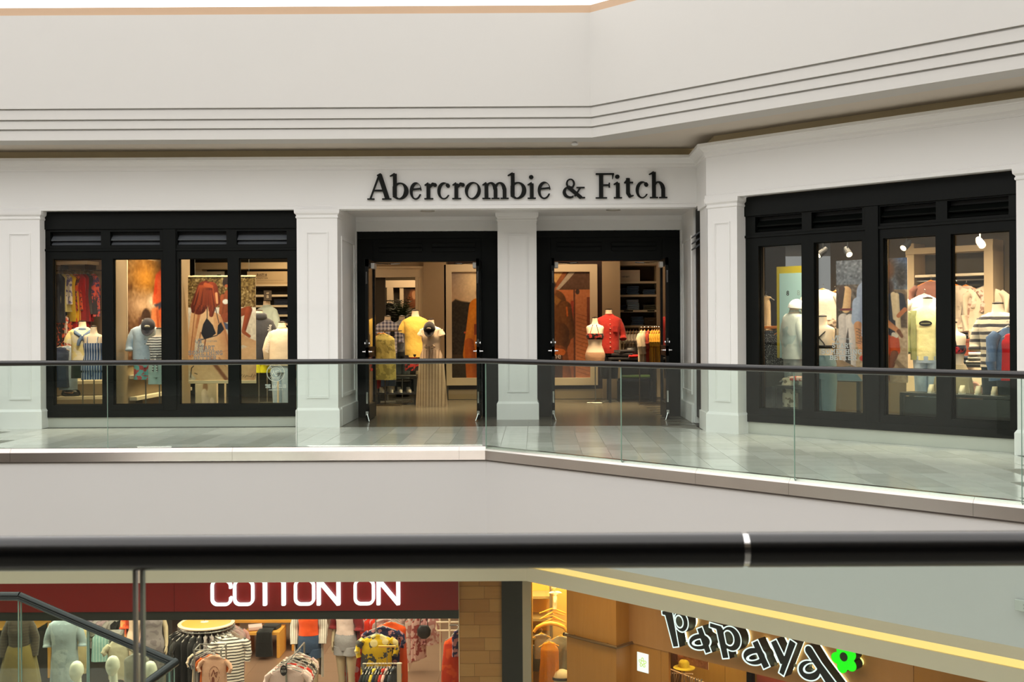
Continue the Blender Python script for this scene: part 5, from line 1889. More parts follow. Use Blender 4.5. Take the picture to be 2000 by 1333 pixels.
ob('strap', MB().tube([(-.1, 0, .1), (-.06, -.1, .06), (.06, -.1, .05), (.1, 0, .1)], .008, 8).me(), plain('bag_strap', (120, 84, 50), .5), r)

YEL = cloth('tee_yellow_print', (238, 226, 160), 'floral', (240, 234, 206), 4)
form('mannequin', 'headless form in a pale yellow print tee with a denim shirt knotted on its shoulders', 161, 628, 18.75, .12, 'm', .95, .35,
     [('tee', YEL, {'sleeve': 'short', 'hem': .02}), ('scarf', DEN), ('shorts', cloth('shorts_dark_green', (34, 46, 42)), {'len': .2})])
STRD = cloth('denim_stripe', (58, 86, 128), 'vstripe', (196, 206, 216), 26)
form('mannequin', 'headless form in a blue and white striped strappy romper at the leftmost window', 183, 638, 18.05, .12, 'f', .95, .15,
     [('cami', STRD, {'neck': .50, 'hem': .05, 'flare': .06}), ('shorts', STRD, {'len': .10, 'r0': .115, 'r1': .125})])

# second pane: big lifestyle print on the partition, two forms
c = Canvas(0, 130, 0, 150, .8).fill((96, 64, 36))
c.vgrad(0, 60, (120, 84, 34), (96, 66, 32)).noise(22, 4)
c.ell(44, 26, 30, 18, (178, 124, 40), .7).ell(34, 66, 30, 16, (190, 160, 128), .8).ell(60, 60, 10, 8, (255, 246, 222), .9)
c.poly([(66, 20), (84, 8), (104, 16), (112, 54), (108, 92), (84, 100), (70, 72), (60, 50)], (216, 72, 36), 4)
c.poly([(70, 24), (82, 16), (88, 60), (80, 90), (72, 66)], (238, 104, 56), 5).poly([(98, 24), (108, 44), (106, 88), (98, 92), (100, 56)], (160, 42, 26), 5)
c.poly([(84, 22), (92, 20), (98, 44), (92, 62), (86, 48)], (232, 160, 112), 3).poly([(94, 48), (102, 40), (106, 70), (98, 78)], (74, 84, 120), 3).poly([(58, 52), (76, 44), (92, 48), (88, 56), (70, 60), (58, 64)], (228, 100, 58), 4).poly([(62, 64), (84, 58), (90, 62), (72, 72)], (70, 70, 96), 3)
c.poly([(56, 70), (72, 66), (80, 96), (76, 122), (60, 116), (54, 92)], (228, 134, 84), 4).poly([(66, 72), (72, 70), (76, 100), (72, 116)], (188, 92, 54), 4)
c.poly([(24, 84), (44, 76), (56, 92), (54, 128), (26, 132)], (84, 54, 44), 5).ell(42, 82, 11, 12, (58, 38, 30)).poly([(44, 104), (52, 98), (58, 108), (50, 118)], (226, 138, 86), 3)
c.poly([(10, 118), (34, 108), (42, 150), (6, 150)], (52, 42, 46), 4).poly([(100, 0), (130, 0), (130, 40), (112, 30)], (206, 190, 170), 6).poly([(104, 90), (130, 70), (130, 150), (96, 150)], (208, 196, 186), 6).noise(7, 2.5)
poster('wall_print', 'large warm lifestyle print of people in orange on the partition wall inside the second pane', c, (-6.362, 19.25, .88), 2.6, 1.72, math.pi / 2, None, None, 'poster')
r = thing('wall_shelf', 'cream low ledge below the orange print inside the second pane', 'shelf', (-6.30, 19.4, .12))
for z in (.22, .56):
    ob('board', boxm(-.06, .06, -1.4, 1.5, z, z + .06, .004), WSH, r)
for y in (-1.1, .2, 1.2):
    ob('bracket', boxm(-.06, .04, y, y + .03, .16, .22), RAILC, r)
MINT = cloth('denim_pale', (176, 198, 214), 'denim', (206, 222, 232), 30)
FLOR = cloth('swim_floral', (132, 198, 192), 'floral', (226, 92, 92), 9)
form('mannequin', 'headless form in a pale denim jacket over floral swim shorts, second pane', 284, 624, 17.85, .12, 'm', .92, .25,
     [('jacket', MINT, {'sleeve': 'rolled', 'hem': .1}), ('buttons', METAL), ('shorts', FLOR, {'len': .24, 'r0': .105, 'r1': .115})])
pq = at(291, 624, 17.77)
ballcap('baseball_cap', 'charcoal baseball cap with a round badge on the pale denim form', (pq.x, 17.73, pq.z - .11), .2, cloth('cap_char', (72, 70, 74)), .55, 1.15, plain('cap_badge', (214, 206, 180), .5))
STW = cloth('stripe_white_black', (226, 222, 212), 'hstripe', (30, 30, 36), 26)
form('mannequin', 'headless form in a black and white striped tie-front top, second pane right edge', 311, 642, 17.6, .12, 'f', .92, -.2,
     [('dress_top', STW, {'hem': .2, 'sleeve': 'cap'}), ('belt', STW), ('shorts', cloth('shorts_sage', (178, 196, 186)), {'len': .15})])

# third and fourth panes: hanging beach banner right behind the glass
c = Canvas(368, 500, 540, 748, .8).fill((226, 190, 140))
c.vgrad(540, 606, (104, 84, 40), (126, 98, 52)).noise(34, 2.2, (c.y < 604) * 1.0).noise(16, 6, (c.y < 606) * 1.0)
c.vgrad(606, 748, (240, 222, 194), (228, 204, 168)).noise(7, 4, (c.y > 606) * 1.0)
c.rect(368, 500, 601, 612, (248, 234, 212)).noise(8, 3)
# seated figure behind
c.cap((446, 574), (440, 618), 7, 9, (150, 74, 36), (90, 40, 18)).cap((436, 580), (432, 612), 5, 4, (168, 84, 42), (110, 50, 24)).cap((440, 622), (486, 606), 9, 7, (160, 76, 40), (96, 44, 22))
c.cap((486, 608), (476, 648), 6.5, 4, (172, 80, 44), (100, 44, 24)).cap((476, 650), (487, 658), 3.5, 3, (168, 84, 46)).ell(442, 552, 7, 9, (40, 26, 20)).ell(443, 559, 4, 3, (156, 80, 40)).ell(441, 590, 6, 5, (240, 232, 220))
c.cap((424, 630), (446, 640), 6, 5, (84, 92, 120), (52, 56, 80))
# reclining figure with red hair
SK, SD = (248, 192, 134), (198, 124, 76)
c.poly([(396, 690), (430, 676), (452, 690), (500, 672), (500, 748), (380, 748)], (238, 186, 132), 4)
c.cap((428, 690), (470, 664), 13, 11, (240, 188, 134), (196, 132, 84)).cap((470, 664), (500, 676), 9, 8, (232, 180, 128), (190, 128, 84))
c.cap((414, 632), (428, 684), 22, 25, SK, SD).cap((398, 612), (400, 652), 18, 20, (250, 200, 146), None)
c.cap((382, 616), (374, 664), 9, 7.5, SK, (206, 130, 80)).cap((374, 664), (372, 700), 7.5, 6, (244, 186, 128), (190, 116, 70)).cap((390, 612), (384, 640), 3, 2, (200, 126, 78))
c.cap((402, 660), (396, 700), 1.2, 1.0, (150, 84, 46)).cap((392, 650), (386, 690), 1.0, .8, (170, 100, 58))
c.cap((396, 716), (448, 748), 27, 22, (246, 196, 140), (206, 138, 90)).cap((470, 748), (500, 706), 20, 16, (240, 190, 136), (200, 134, 88))
c.poly([(414, 700), (446, 742), (440, 746), (408, 704)], (150, 88, 52), 3).cap((428, 700), (440, 716), 1.2, 1, (190, 122, 76))
c.noise(4, 3)
c.cap((402, 566), (388, 600), 17, 15, (112, 38, 16), (62, 18, 8)).cap((414, 562), (419, 588), 11, 12, (150, 58, 24), (92, 32, 14)).cap((384, 580), (378, 608), 5, 4, (96, 34, 16)).cap((416, 596), (413, 616), 7, 4, (130, 50, 22), (80, 28, 12))
for k in range(46):
    x = 381 + .95 * k; c.cap((x * .6 + 403 * .4, 558 + 5 * (k % 3)), (x - 2, 596 + 4 * (k % 4)), .9, .6, ((168, 76, 34), (84, 26, 10), (134, 50, 20))[k % 3])
c.cap((402, 556), (414, 560), 4, 3, (178, 84, 40)).cap((423, 574), (424.5, 592), 2.6, 2.2, (232, 164, 110)).cap((381, 610), (371, 698), .9, .8, (176, 104, 62)).cap((437, 640), (449, 690), .9, .9, (196, 126, 80)).cap((420, 690), (447, 686), .8, .6, (206, 140, 92))
c.poly([(404, 622), (397, 634), (393, 652), (398, 662), (412, 660), (422, 652), (416, 636), (408, 626)], (34, 32, 40)).poly([(426, 636), (424, 656), (431, 652), (438, 644), (432, 630)], (34, 32, 40)).cap((405, 600), (405, 622), .7, .7, (34, 32, 40)).cap((421, 602), (428, 632), .7, .7, (34, 32, 40)).cap((388, 666), (424, 656), .8, .8, (30, 28, 36))
c.cap((374, 720), (372, 738), .8, .8, (40, 30, 24)).cap((374, 720), (378, 716), .8, .8, (40, 30, 24)).cap((380, 730), (385, 732), .6, .6, (40, 30, 24))
for k in range(9):
    c.cap((466 + 4 * k, 736 + (k * 5) % 4), (469 + 4 * k, 732 + (k * 7) % 6), .6, .5, (130, 96, 62))
a_, b2 = at(368, 644, 17.62), at(500, 644, 17.62)
zt_, zb_ = at(430, 540, 17.62).z, at(430, 747, 17.62).z
poster('hanging_banner', 'hanging beach photo banner of a red-haired woman in a black bikini behind the glass', c, ((a_.x + b2.x) / 2, 17.62, zb_), b2.x - a_.x, zt_ - zb_, 0, hem=True)
# lettering and crest stuck on the glass
dec = thing('window_decal', 'grey slab lettering START SOMETHING BETTER on the third pane of the west window', 'decal', (at(402, 690, 17.2).x, 17.2, at(402, 690, 17.2).z))
GREYD = plain('decal_grey', (128, 124, 114), .6)
pxm = 17.2 / F
for tx, pxx, pyy, wpx in (('START', 402.5, 683.8, 33), ('SOMETHING', 401.5, 693.6, 67), ('BETTER', 400.5, 703.5, 44)):
    letter_row(dec, tx, (pxx - 402) * pxm, -(pyy - 690) * pxm, 7.9 * pxm, 1, GREYD, 0, .0015, wpx * pxm, .1, .2)
mono = S_or(S_path([(-.03, -.03), (0, .04), (.03, -.03)], .006), S_path([(.0, .035), (.06, .035)], .005), S_path([(.03, .035), (.03, -.03)], .005), S_path([(-.05, .02), (-.06, -.01), (-.03, -.015)], .004), S_path([(.01, -.01), (-.01, -.06), (.02, -.075), (.045, -.05)], .005))
ob('monogram', sdf_mesh(mono, -.09, .09, -.09, .09, .004, .0015), GREYD, dec, (-13 * pxm, 0, (690 - 667) * pxm))
ob('small_print', text_me('TOGETHER', .034, .0006), GREYD, dec, (11 * pxm, 0, (690 - 668.5) * pxm))
dcx = at(538.3, 728.5, 17.2)
dec = thing('window_decal', 'pale round club crest with lettering on the fourth pane of the west window', 'decal', dcx)
PALED = plain('decal_pale', (214, 220, 212), .6)
ob('ring', sdf_mesh(S_sub(S_ell(0, 0, .134, .134), S_ell(0, 0, .126, .126)), -.16, .16, -.16, .16, .0055, .0015), PALED, dec)
ob('ring', sdf_mesh(S_sub(S_ell(0, 0, .082, .082), S_ell(0, 0, .076, .076)), -.1, .1, -.1, .1, .0045, .0015), PALED, dec)
m2 = S_or(S_path([(-.045, -.02), (-.03, .035), (-.015, -.02)], .005), S_path([(-.04, .0), (-.02, .0)], .004), S_path([(.018, -.02), (.018, .035), (.05, .035)], .005), S_path([(.018, .01), (.04, .01)], .004), S_path([(0, .03), (-.008, -.03), (.005, -.05), (.022, -.035)], .005), S_path([(-.055, .03), (-.062, .0), (-.05, -.02)], .004))
ob('monogram', sdf_mesh(m2, -.08, .08, -.07, .06, .0035, .0015), PALED, dec)
for txt, a0, a1 in (('ORIGINAL', 2.5, .64), ('EST 1892', -2.45, -.7)):
    n = len(txt)
    for i, ch in enumerate(txt):
        if ch == ' ':
            continue
        a = a0 + (a1 - a0) * i / (n - 1)
        me = text_me(ch, .036, .0006)
        me.transform(Matrix.Rotation(-(a - math.pi / 2) if a > 0 else -(a + math.pi / 2), 4, 'Y'))
        rr_ = .098 if a > 0 else .112
        ob('letter', me, PALED, dec, (rr_ * math.cos(a), 0, rr_ * math.sin(a)))
letter_row(dec, 'THE A&F CLUB', 0, -.225, .048, 1, PALED, 0, .0015, .31, .1, .14)
ob('small_print', text_me('JOIN', .028, .0005), PALED, dec, (0, 0, -.166))
ob('small_print', text_me('ASK ABOUT IT', .033, .0005), PALED, dec, (0, 0, -.268))

# casing and shelving behind the third and fourth panes
ORD = ('lowest', 'second from the bottom', 'third from the bottom', 'fourth from the bottom', 'fifth from the bottom', 'sixth from the bottom')
NTH = ('first', 'second', 'third', 'fourth', 'fifth', 'sixth', 'seventh', 'eighth', 'ninth', 'tenth')
SHY = 22.2
cs = thing('trim_20', None, None, (-5.2, SHY, 0), kind='structure')
zc = lambda y, px=520: at(px, y, SHY).z
ob('casing', MB().box(X(383, SHY), X(396, SHY), SHY - .05, SHY + .3, .12, zc(526)).box(X(383, SHY), X(600, SHY), SHY - .05, SHY + .3, zc(525.7), zc(513)).me(), plain('casing_warm', (206, 186, 150), .6), cs, world=True)
sh = thing('shelf_unit', 'built-in cream shelf wall with folded denim behind the fourth pane', 'shelf', (X(530, SHY), SHY + .2, .12))
ob('board', MB().box(X(397, SHY), X(600, SHY), SHY - .14, SHY + .42, zc(559.5), zc(557)).me(), WSH, sh, world=True)
for py in (578, 598.5, 617, 634, 660, 690):
    ob('board', MB().box(X(476, SHY), X(600, SHY), SHY - .05, SHY + .42, zc(py + 2), zc(py - 2)).me(), WSH, sh, world=True)
ob('back_panel', MB().box(X(396, SHY), X(600, SHY), SHY + .42, SHY + .46, .12, 3.06).me(), plain('shelf_back', (44, 40, 30), .8), sh, world=True)
sg_ = thing('shelf_sign', 'cream header sign with black capitals above the denim shelves, fourth pane', 'sign', at(525, 557, SHY - .1))
w_ = (565 - 482) * SHY / F
ob('panel', boxm(-w_ / 2, w_ / 2, -.02, .02, 0, .26, .003), plain('sign_cream', (196, 172, 134), .6), sg_)
letter_row(sg_, 'RUSTIN', 0, 0, .001, 1, INK, -.024, .002) if False else None
kx = SHY / F
for i, ch in enumerate('RUSTIN'):
    letter_row(sg_, ch, (501 - 523.5 + i * 3.3) * kx, .172, .042, .72, INK, -.022, .002, None, .1)
ob('small_print', text_me('ATHLETIC SLIM', .034, .0006), INK, sg_, (-.13, -.0215, .115))
ob('rule_line', boxm(-.225, -.03, -.0215, -.02, .152, .157), INK, sg_)
ob('rule_line', boxm(-.225, .29, -.0215, -.02, .085, .088), INK, sg_)
ob('rule_line', boxm(-.225, .38, -.0215, -.02, .035, .038), INK, sg_)
sg2 = thing('shelf_sign', 'pale sign card leaning on the high shelf behind the third pane', 'sign', at(410, 557, SHY - .1))
ob('panel', boxm(-.28, .28, -.01, .01, 0, .26, .003), plain('sign_pale', (198, 192, 176), .6), sg2)
ob('print', MB().box(-.2, -.17, -.0115, -.01, .05, .17).box(-.05, .1, -.0115, -.01, .1, .115).box(-.05, .08, -.0115, -.01, .08, .088).box(.14, .22, -.0115, -.01, .15, .2).me(), INK, sg2)
for sidx, (py, n) in enumerate(((598.5, 4), (617, 4), (634, 3))):
    z = zc(py - 2)
    for i in range(n):
        folded('folded_jeans', 'dark folded jeans, %s on the %s shelf behind the fourth pane' % (ORD[i], ('upper', 'middle', 'lower')[sidx]), (X(551, SHY) + random.uniform(-.01, .01), SHY + .12, z + i * .028), DEND, .3, .26, .028, random.uniform(-.05, .05), 'folded denim behind the fourth pane')
tk = thing('size_card', 'small brown card with pale numerals on the mint form, fourth pane', 'card', at(523, 587, 20.4))
ob('card', boxm(-.07, .07, -.005, .005, 0, .175, .002), plain('card_brown', (78, 66, 48), .5), tk)
ob('print', text_me('B', .075, .001), plain('card_ink', (226, 214, 180), .5), tk, (0, -.007, .04))
ob('print', MB().box(-.025, .02, -.007, -.005, .115, .122).box(-.02, .025, -.007, -.005, .13, .137).me(), MATS['card_ink'], tk)
form('mannequin', 'headless form in a pale mint shirt behind the dark hoodie, fourth pane', 521, 588, 20.6, .12, 'm', 1.0, math.pi - .5, [('shirt', cloth('mint_shirt', (190, 208, 200)), {'sleeve': 'rolled'})])
hd_ = form('mannequin', 'headless form seen from behind in a charcoal hoodie with sleeve print', 505, 607, 18.8, .12, 'm', 1.02, math.pi + .5,
     [('hoodie', cloth('hoodie_char', (52, 54, 60)), {'sleeve': 'long', 'hem': -.0}), ('shorts', cloth('shorts_acid', (224, 214, 36)), {'len': .22})])
me = text_me('Abercrombie', .085, .001)
me.transform(Matrix.Rotation(-math.pi / 2 + .12, 4, 'Y'))
sp_ = at(527.5, 662, 18.52)
ob('sleeve_print', me, plain('print_white', (206, 206, 200), .6), hd_, hd_.matrix_world.inverted() @ sp_ if False else parent_world(hd_).inverted() @ sp_, -hd_.rotation_euler.z)
form('mannequin', 'headless form seen from behind in a stone jacket at the right pane edge', 551, 630, 18.6, .12, 'm', 1.0, math.pi - .15,
     [('jacket', cloth('jacket_stone', (206, 194, 172)), {'sleeve': 'long', 'hem': .08}), ('trousers', DENL, {'len': .55})])
bx = thing('floor_poster', 'pale photo block standing on the window floor below the banner', 'poster', (at(404, 790, 18.3).x, 18.3, .12))
c = Canvas(0, 42, 0, 36, 1).fill((196, 186, 160)).ell(20, 6, 5, 6, (150, 120, 90)).cap((18, 14), (24, 34), 6, 10, (226, 218, 200), (180, 168, 150)).cap((33, 22), (34, 36), 4, 5, (228, 220, 204)).noise(6, 3)
ob('print', c.mesh(.335, .50), print_mat(), bx, (0, -.053, 0))
ob('block', boxm(-.1675, .1675, -.05, .05, 0, .50), CREAM, bx)
for px, lb in ((440, 'pale square post standing at the window floor right of the photo block'), (543, 'pale slim post on the window floor below the round crest')):
    p = at(px, 760, 18.3)
    r = thing('display_post', lb, 'post', (p.x, 18.3, .12))
    ob('post', boxm(-.012, .012, -.012, .012, 0, .5), CREAM, r); ob('foot', boxm(-.08, .08, -.08, .08, 0, .012), METAL, r)

# ================================================================== behind the doorways
OL = cloth('olive_camo', (150, 140, 76), 'camo', (120, 112, 60), 8)
PLAID = cloth('plaid_blue', (206, 204, 214), 'plaid', (66, 70, 104), 14)
form('mannequin', 'headless form in a blue and white plaid shirt behind the olive romper', 757, 618, 22.6, 0, 'm', 1.0, .15, [('shirt', PLAID, {'sleeve': 'rolled'}), ('pocket', cloth('pocket_dark', (30, 30, 36))), ('trousers', DEND, {'len': .6})])
form('mannequin', 'headless form in a washed light shirt between plaid form and yellow tee', 785, 618, 23.0, 0, 'm', .98, -.1, [('shirt', cloth('wash_shirt', (184, 190, 196), 'camo', (140, 152, 166), 6), {'sleeve': 'rolled'}), ('trousers', cloth('trouser_grey', (90, 100, 104)), {'len': .5})])
form('mannequin', 'headless form in a plain bright yellow tee over dark shorts', 811, 607, 22.0, 0, 'm', 1.12, 0, [('tee', cloth('tee_yellow', (236, 200, 96)), {'sleeve': 'short', 'hem': -.02}), ('shorts', cloth('shorts_floral_dark', (34, 28, 30), 'floral', (186, 50, 44), 9), {'len': .25})])
MAXI = cloth('maxi_stripe', (206, 184, 156), 'vstripe', (150, 128, 104), 18)
form('mannequin', 'headless form in a long beige striped tie-waist maxi dress', 842, 624, 21.3, 0, 'f', 1.1, -.1,
     [('dress_top', cloth('maxi_top', (214, 194, 166)), {'sleeve': 'cap', 'hem': .26}), ('belt', MAXI), ('skirt', MAXI, {'top': .3, 'hem': -.78, 'flare': .07, 'wob': .05, 'k': 13})])
pq = at(839, 643, 21.1)
ballcap('baseball_cap', 'black baseball cap with a pale crest on the maxi dress form', (pq.x, 21.08, pq.z), 0, cloth('cap_black', (24, 23, 24)), .5, 1.2, plain('cap_badge2', (120, 112, 96), .5))
form('mannequin', 'headless form in a tan shirt seen through the west door glass', 724, 630, 22.8, 0, 'm', 1.0, .4, [('shirt', cloth('tan_shirt', (206, 172, 122)), {'sleeve': 'long'}), ('trousers', cloth('tan_trouser', (196, 168, 130)), {'len': .7, 'r1': .085})])
form('mannequin', 'headless form in an amber top behind the plaid shirt', 738, 618, 24.2, 0, 'f', 1.1, 0, [('cami', cloth('amber_top', (206, 150, 62)), {'neck': .52})])
rk = thing('clothes_rack', 'slim dark rack at the west door carrying the olive romper', 'rack', (at(752, 700, 21.6).x, 21.6, 0))
hz = at(752, 649, 21.6).z
ob('upright', MB().tube([(0, .0, 0), (0, 0, hz + .02)], .011, 8).me(), RAILC, rk)
ob('bar', MB().tube([(-.32, 0, hz + .02), (.32, 0, hz + .02)], .011, 8).me(), RAILC, rk)
ob('foot', boxm(-.3, .3, -.16, .16, 0, .02), RAILC, rk)
hung('romper', 'olive green sleeveless romper hanging in front of the plaid shirt', (at(752, 700, 21.6).x - .02, 21.53, hz + .04), .42, .86, OL, 0, 0, HWOOD, seed=2, wob=.12, th=.07, flare=.1)
hung('shirt', 'dark olive top sharing the slim rack behind the romper', (at(740, 700, 21.6).x, 21.68, hz + .04), .36, .6, cloth('olive_dark', (70, 62, 36)), 0, .2, HWOOD, seed=5)
hung('dress', 'long red dress hanging low by the west door leaf', (at(736, 700, 21.9).x, 21.9, at(736, 688, 21.9).z), .18, .62, cloth('red_dress', (196, 44, 34)), .5, 0, seed=1)
tb = table('display_table', 'dark low display table with shoes between the olive and yellow forms', (at(775, 740, 21.9).x, 21.9, 0), .8, .5, .56, DARKT, shelf=True)
for i in range(4):
    shoe('small pale shoe on the shelf of the dark low display table, %s from the left' % NTH[i], (tb.location.x - .27 + i * .17, 21.8, .23), plain('shoe_pale', (206, 198, 180), .5), .4, 'shoes on the low display table')
r = thing('clothes_rail', 'rail of shirts high in the room beyond the cased opening', 'rail', (at(737, 590, 25.5).x, 25.5, at(745, 588, 25.5).z))
ob('bar', MB().tube([(-.55, 0, 0), (.55, 0, 0)], .012, 8).me(), RAILC, r)
for s in (-.5, .5):
    ob('support', MB().tube([(s, 0, 0), (s, 0, -r.location.z)], .012, 8).me(), RAILC, r)
for i, (lb, c1) in enumerate((('slate blue shirt on the far rail beyond the opening', (110, 118, 160)), ('cream patterned shirt on the far rail beyond the opening', (214, 200, 176)), ('black shirt on the far rail beyond the opening', (32, 30, 28)))):
    hung('shirt', lb, (r.location.x - .28 + i * .28, 25.48, r.location.z + .012), .42, .7, cloth('far_shirt_%d' % i, c1, 'floral' if i == 1 else None, (120, 96, 70), 14), .2, .3, seed=i)
# palm in the back room


def palm(label, loc, h, n, seed):
    rnd = random.Random(seed)
    r = thing('potted_palm', label, 'plant', loc)
    ob('pot', MB().lathe([(.14, 0), (.18, .3), (.19, .32), (.15, .32)], 18).me(), plain('pot_dark', (50, 42, 34), .6), r)
    ob('trunk', MB().tube([(0, 0, .3), (.02, .02, h * .6)], [.03, .02], 8).me(), plain('palm_trunk', (80, 64, 40), .8), r)
    LG = plain('palm_leaf', (58, 76, 34), .5, var=.3)
    for k in range(n):
        a = rnd.uniform(0, 6.28); L = rnd.uniform(.5, .8); el_ = rnd.uniform(.2, 1.3)
        p0 = Vector((0, 0, h * .6)); d = Vector((math.cos(a) * math.cos(el_), math.sin(a) * math.cos(el_), math.sin(el_)))
        pts = [p0 + d * L * t + Vector((0, 0, -.35 * L * t * t)) for t in np.linspace(0, 1, 8)]
        m = MB()
        for i in range(7):
            sd = (pts[i + 1] - pts[i]).cross(Vector((0, 0, 1))).normalized()
            for s in (-1, 1):
                tip = pts[i] + sd * s * .2 * math.sin(math.pi * (i + 1.5) / 9) + d * .10 + Vector((0, 0, -.04))
                w2 = (pts[i + 1] - pts[i]) * .28
                m.add([pts[i] - w2 * .3, pts[i] + w2, tip], [(0, 1, 2)])
        m.tube(pts, [.006] * 7 + [.002], 5)
        ob('frond', m.me(), LG, r)
    return r


palm('bushy dark potted palm in the room beyond the cased opening', (at(786, 620, 24.5).x, 24.5, 0), 2.75, 26, 3)
palm('lighter potted palm beside the framed picture beyond the opening', (at(815, 620, 25.5).x, 25.5, 0), 2.6, 16, 8)

# framed pictures in the vestibule
c = Canvas(893, 1000, 532, 735, .9).fill((60, 46, 30))
c.vgrad(532, 590, (150, 132, 120), (206, 172, 138)).ell(936, 552, 22, 40, (250, 222, 176), .9)
c.poly([(893, 590), (900, 584), (912, 588), (925, 590), (940, 592), (1000, 590), (1000, 735), (893, 735)], (46, 36, 20), 3).noise(9, 2.5, (c.y > 592) * 1.0)
c.vgrad(690, 735, (70, 54, 34), (50, 38, 24), (c.y > 690)).cap((944, 600), (936, 690), 18, 22, (226, 132, 22), (150, 70, 12)).cap((938, 612), (926, 668), 10, 9, (232, 144, 30), (170, 80, 14)).cap((926, 668), (932, 730), 9, 12, (206, 104, 20), (120, 54, 10))
c.cap((960, 604), (972, 700), 20, 20, (220, 124, 20), (140, 66, 12)).ell(950, 572, 10, 14, (150, 92, 56)).rect(936, 944, 632, 652, (140, 60, 16)).ell(918, 648, 2, 2, (220, 90, 40)).noise(5, 3)
ppx = VY / F
poster('framed_poster', 'tall framed photo of a person in an amber jacket, left vestibule wall', c, (X(937, VY), VY - .05, at(937, 738, VY).z), 108 * ppx, 206 * ppx, 0, (.155, .05), CREAM, 'poster')
c = Canvas(1040, 1152, 532, 735, .9).fill((150, 86, 46))
c.vgrad(560, 735, (196, 112, 62), (150, 84, 46)).poly([(1040, 532), (1152, 532), (1152, 566), (1092, 566), (1108, 532)], (84, 58, 38)).poly([(1085, 566), (1112, 532), (1124, 532), (1094, 566)], (176, 160, 140)).poly([(1040, 532), (1100, 532), (1080, 562), (1040, 580)], (206, 160, 96))
c.poly([(1092, 566), (1152, 566), (1152, 532), (1126, 532)], (92, 62, 42)).rect(1120, 1124, 566, 735, (98, 54, 34)).rect(1124, 1152, 566, 735, (190, 116, 70))
for k in range(16):
    c.cap((1126, 612 + 7.4 * k), (1152, 620 + 7.4 * k), .7, .7, (150, 88, 54))
c.rect(1146, 1152, 580, 640, (120, 62, 40)).ell(1128, 570, 4, 5, (60, 40, 30)).cap((1118, 590), (1112, 660), 3, 4, (160, 60, 36)).ell(1116, 650, 3, 7, (240, 90, 50))
c.cap((1082, 590), (1090, 660), 24, 24, (128, 78, 30), (74, 44, 18)).cap((1104, 600), (1112, 650), 12, 11, (120, 72, 28), (70, 42, 16)).cap((1090, 650), (1086, 700), 22, 18, (118, 70, 28), (66, 40, 16)).ell(1074, 566, 12, 15, (150, 96, 60)).ell(1072, 556, 14, 9, (52, 34, 22))
c.poly([(1082, 575), (1096, 586), (1088, 596), (1078, 586)], (150, 100, 44)).cap((1107, 600), (1108, 616), 1.5, 1.5, (206, 100, 30)).cap((1090, 690), (1100, 735), 18, 16, (150, 84, 40), (100, 56, 26)).rect(1040, 1098, 684, 735, (70, 42, 26)).cap((1082, 684), (1098, 686), 6, 6, (210, 110, 40)).noise(6, 3)
pf = poster('framed_poster', 'tall framed photo of a person in a brown jacket, right vestibule wall', c, (X(1096, VY), VY - .05, at(1096, 738, VY).z), 112 * ppx, 206 * ppx, 0, (.155, .05), CREAM, 'poster')
ob('print_text', text_me('ne', .17, .001), plain('poster_ink_white', (240, 224, 200), .5), pf, ((1087.5 - 1096) * ppx, -.008, (738 - 700.5) * ppx))

# bikini and red-shirt forms
form('mannequin', 'headless form in a black floral bikini top and nude briefs by the east door', 1162, 621, 22.0, 0, 'f', 1.06, -.15, [('bra', cloth('bikini_black', (26, 20, 22), 'floral', (176, 60, 48), 16)), ('briefs', cloth('briefs_nude', (196, 156, 122)))])
RSH = cloth('red_shirt', (176, 52, 44))
form('mannequin', 'headless form in a red linen shirt with rolled sleeves by the east door', 1189, 605, 22.4, 0, 'm', 1.10, .1, [('shirt', RSH, {'sleeve': 'rolled', 'hem': .0, 'bend': .05}), ('buttons', plain('button_pale', (230, 190, 170), .4)), ('pocket', cloth('red_pocket', (158, 44, 40))), ('trousers', cloth('black_trouser', (20, 18, 20)), {'len': .45})])
# shelf wall seen through the east doorway
SY2 = 23.7
z2 = lambda py, px=1245: at(px, py, SY2).z
su = thing('shelf_unit', 'tall cream shelf bay of folded denim beyond the east doorway', 'shelf', (X(1248, SY2), SY2, 0))
ob('side_panel', MB().box(X(1282, SY2), X(1300, SY2), SY2 - .08, SY2 + .45, 0, z2(516)).me(), CREAM, su, world=True)
ob('side_panel', MB().box(X(1205, SY2), X(1211, SY2), SY2 - .08, SY2 + .45, 0, z2(516)).me(), CREAM, su, world=True)
ob('header', MB().box(X(1205, SY2), X(1300, SY2), SY2 - .09, SY2 + .45, z2(519), z2(506)).me(), CREAM, su, world=True)
ob('back_panel', MB().box(X(1205, SY2), X(1300, SY2), SY2 + .45, SY2 + .5, 0, z2(506)).me(), plain('bay_back', (84, 68, 46), .8), su, world=True)
for py in (552, 578, 608, 638):
    ob('board', MB().box(X(1211, SY2), X(1282, SY2), SY2 - .06, SY2 + .45, z2(py + 2), z2(py - 2)).me(), WSH, su, world=True)
ob('price_strip', MB().box(X(1218, SY2), X(1236, SY2), SY2 - .064, SY2 - .06, z2(609), z2(606.5)).box(X(1264, SY2), X(1278, SY2), SY2 - .064, SY2 - .06, z2(609), z2(606.5)).me(), INK, su, world=True)
bxs = thing('sign_box', 'white sign box on the top shelf of the denim bay', 'sign', (X(1231, SY2), SY2 + .1, z2(550)))
ob('panel', boxm(-.21, .205, -.1, .1, 0, .235, .004), plain('box_white', (232, 214, 190), .5), bxs)
ob('print', text_me('HENRY', .05, .0006), INK, bxs, (-.09, -.1015, .08))
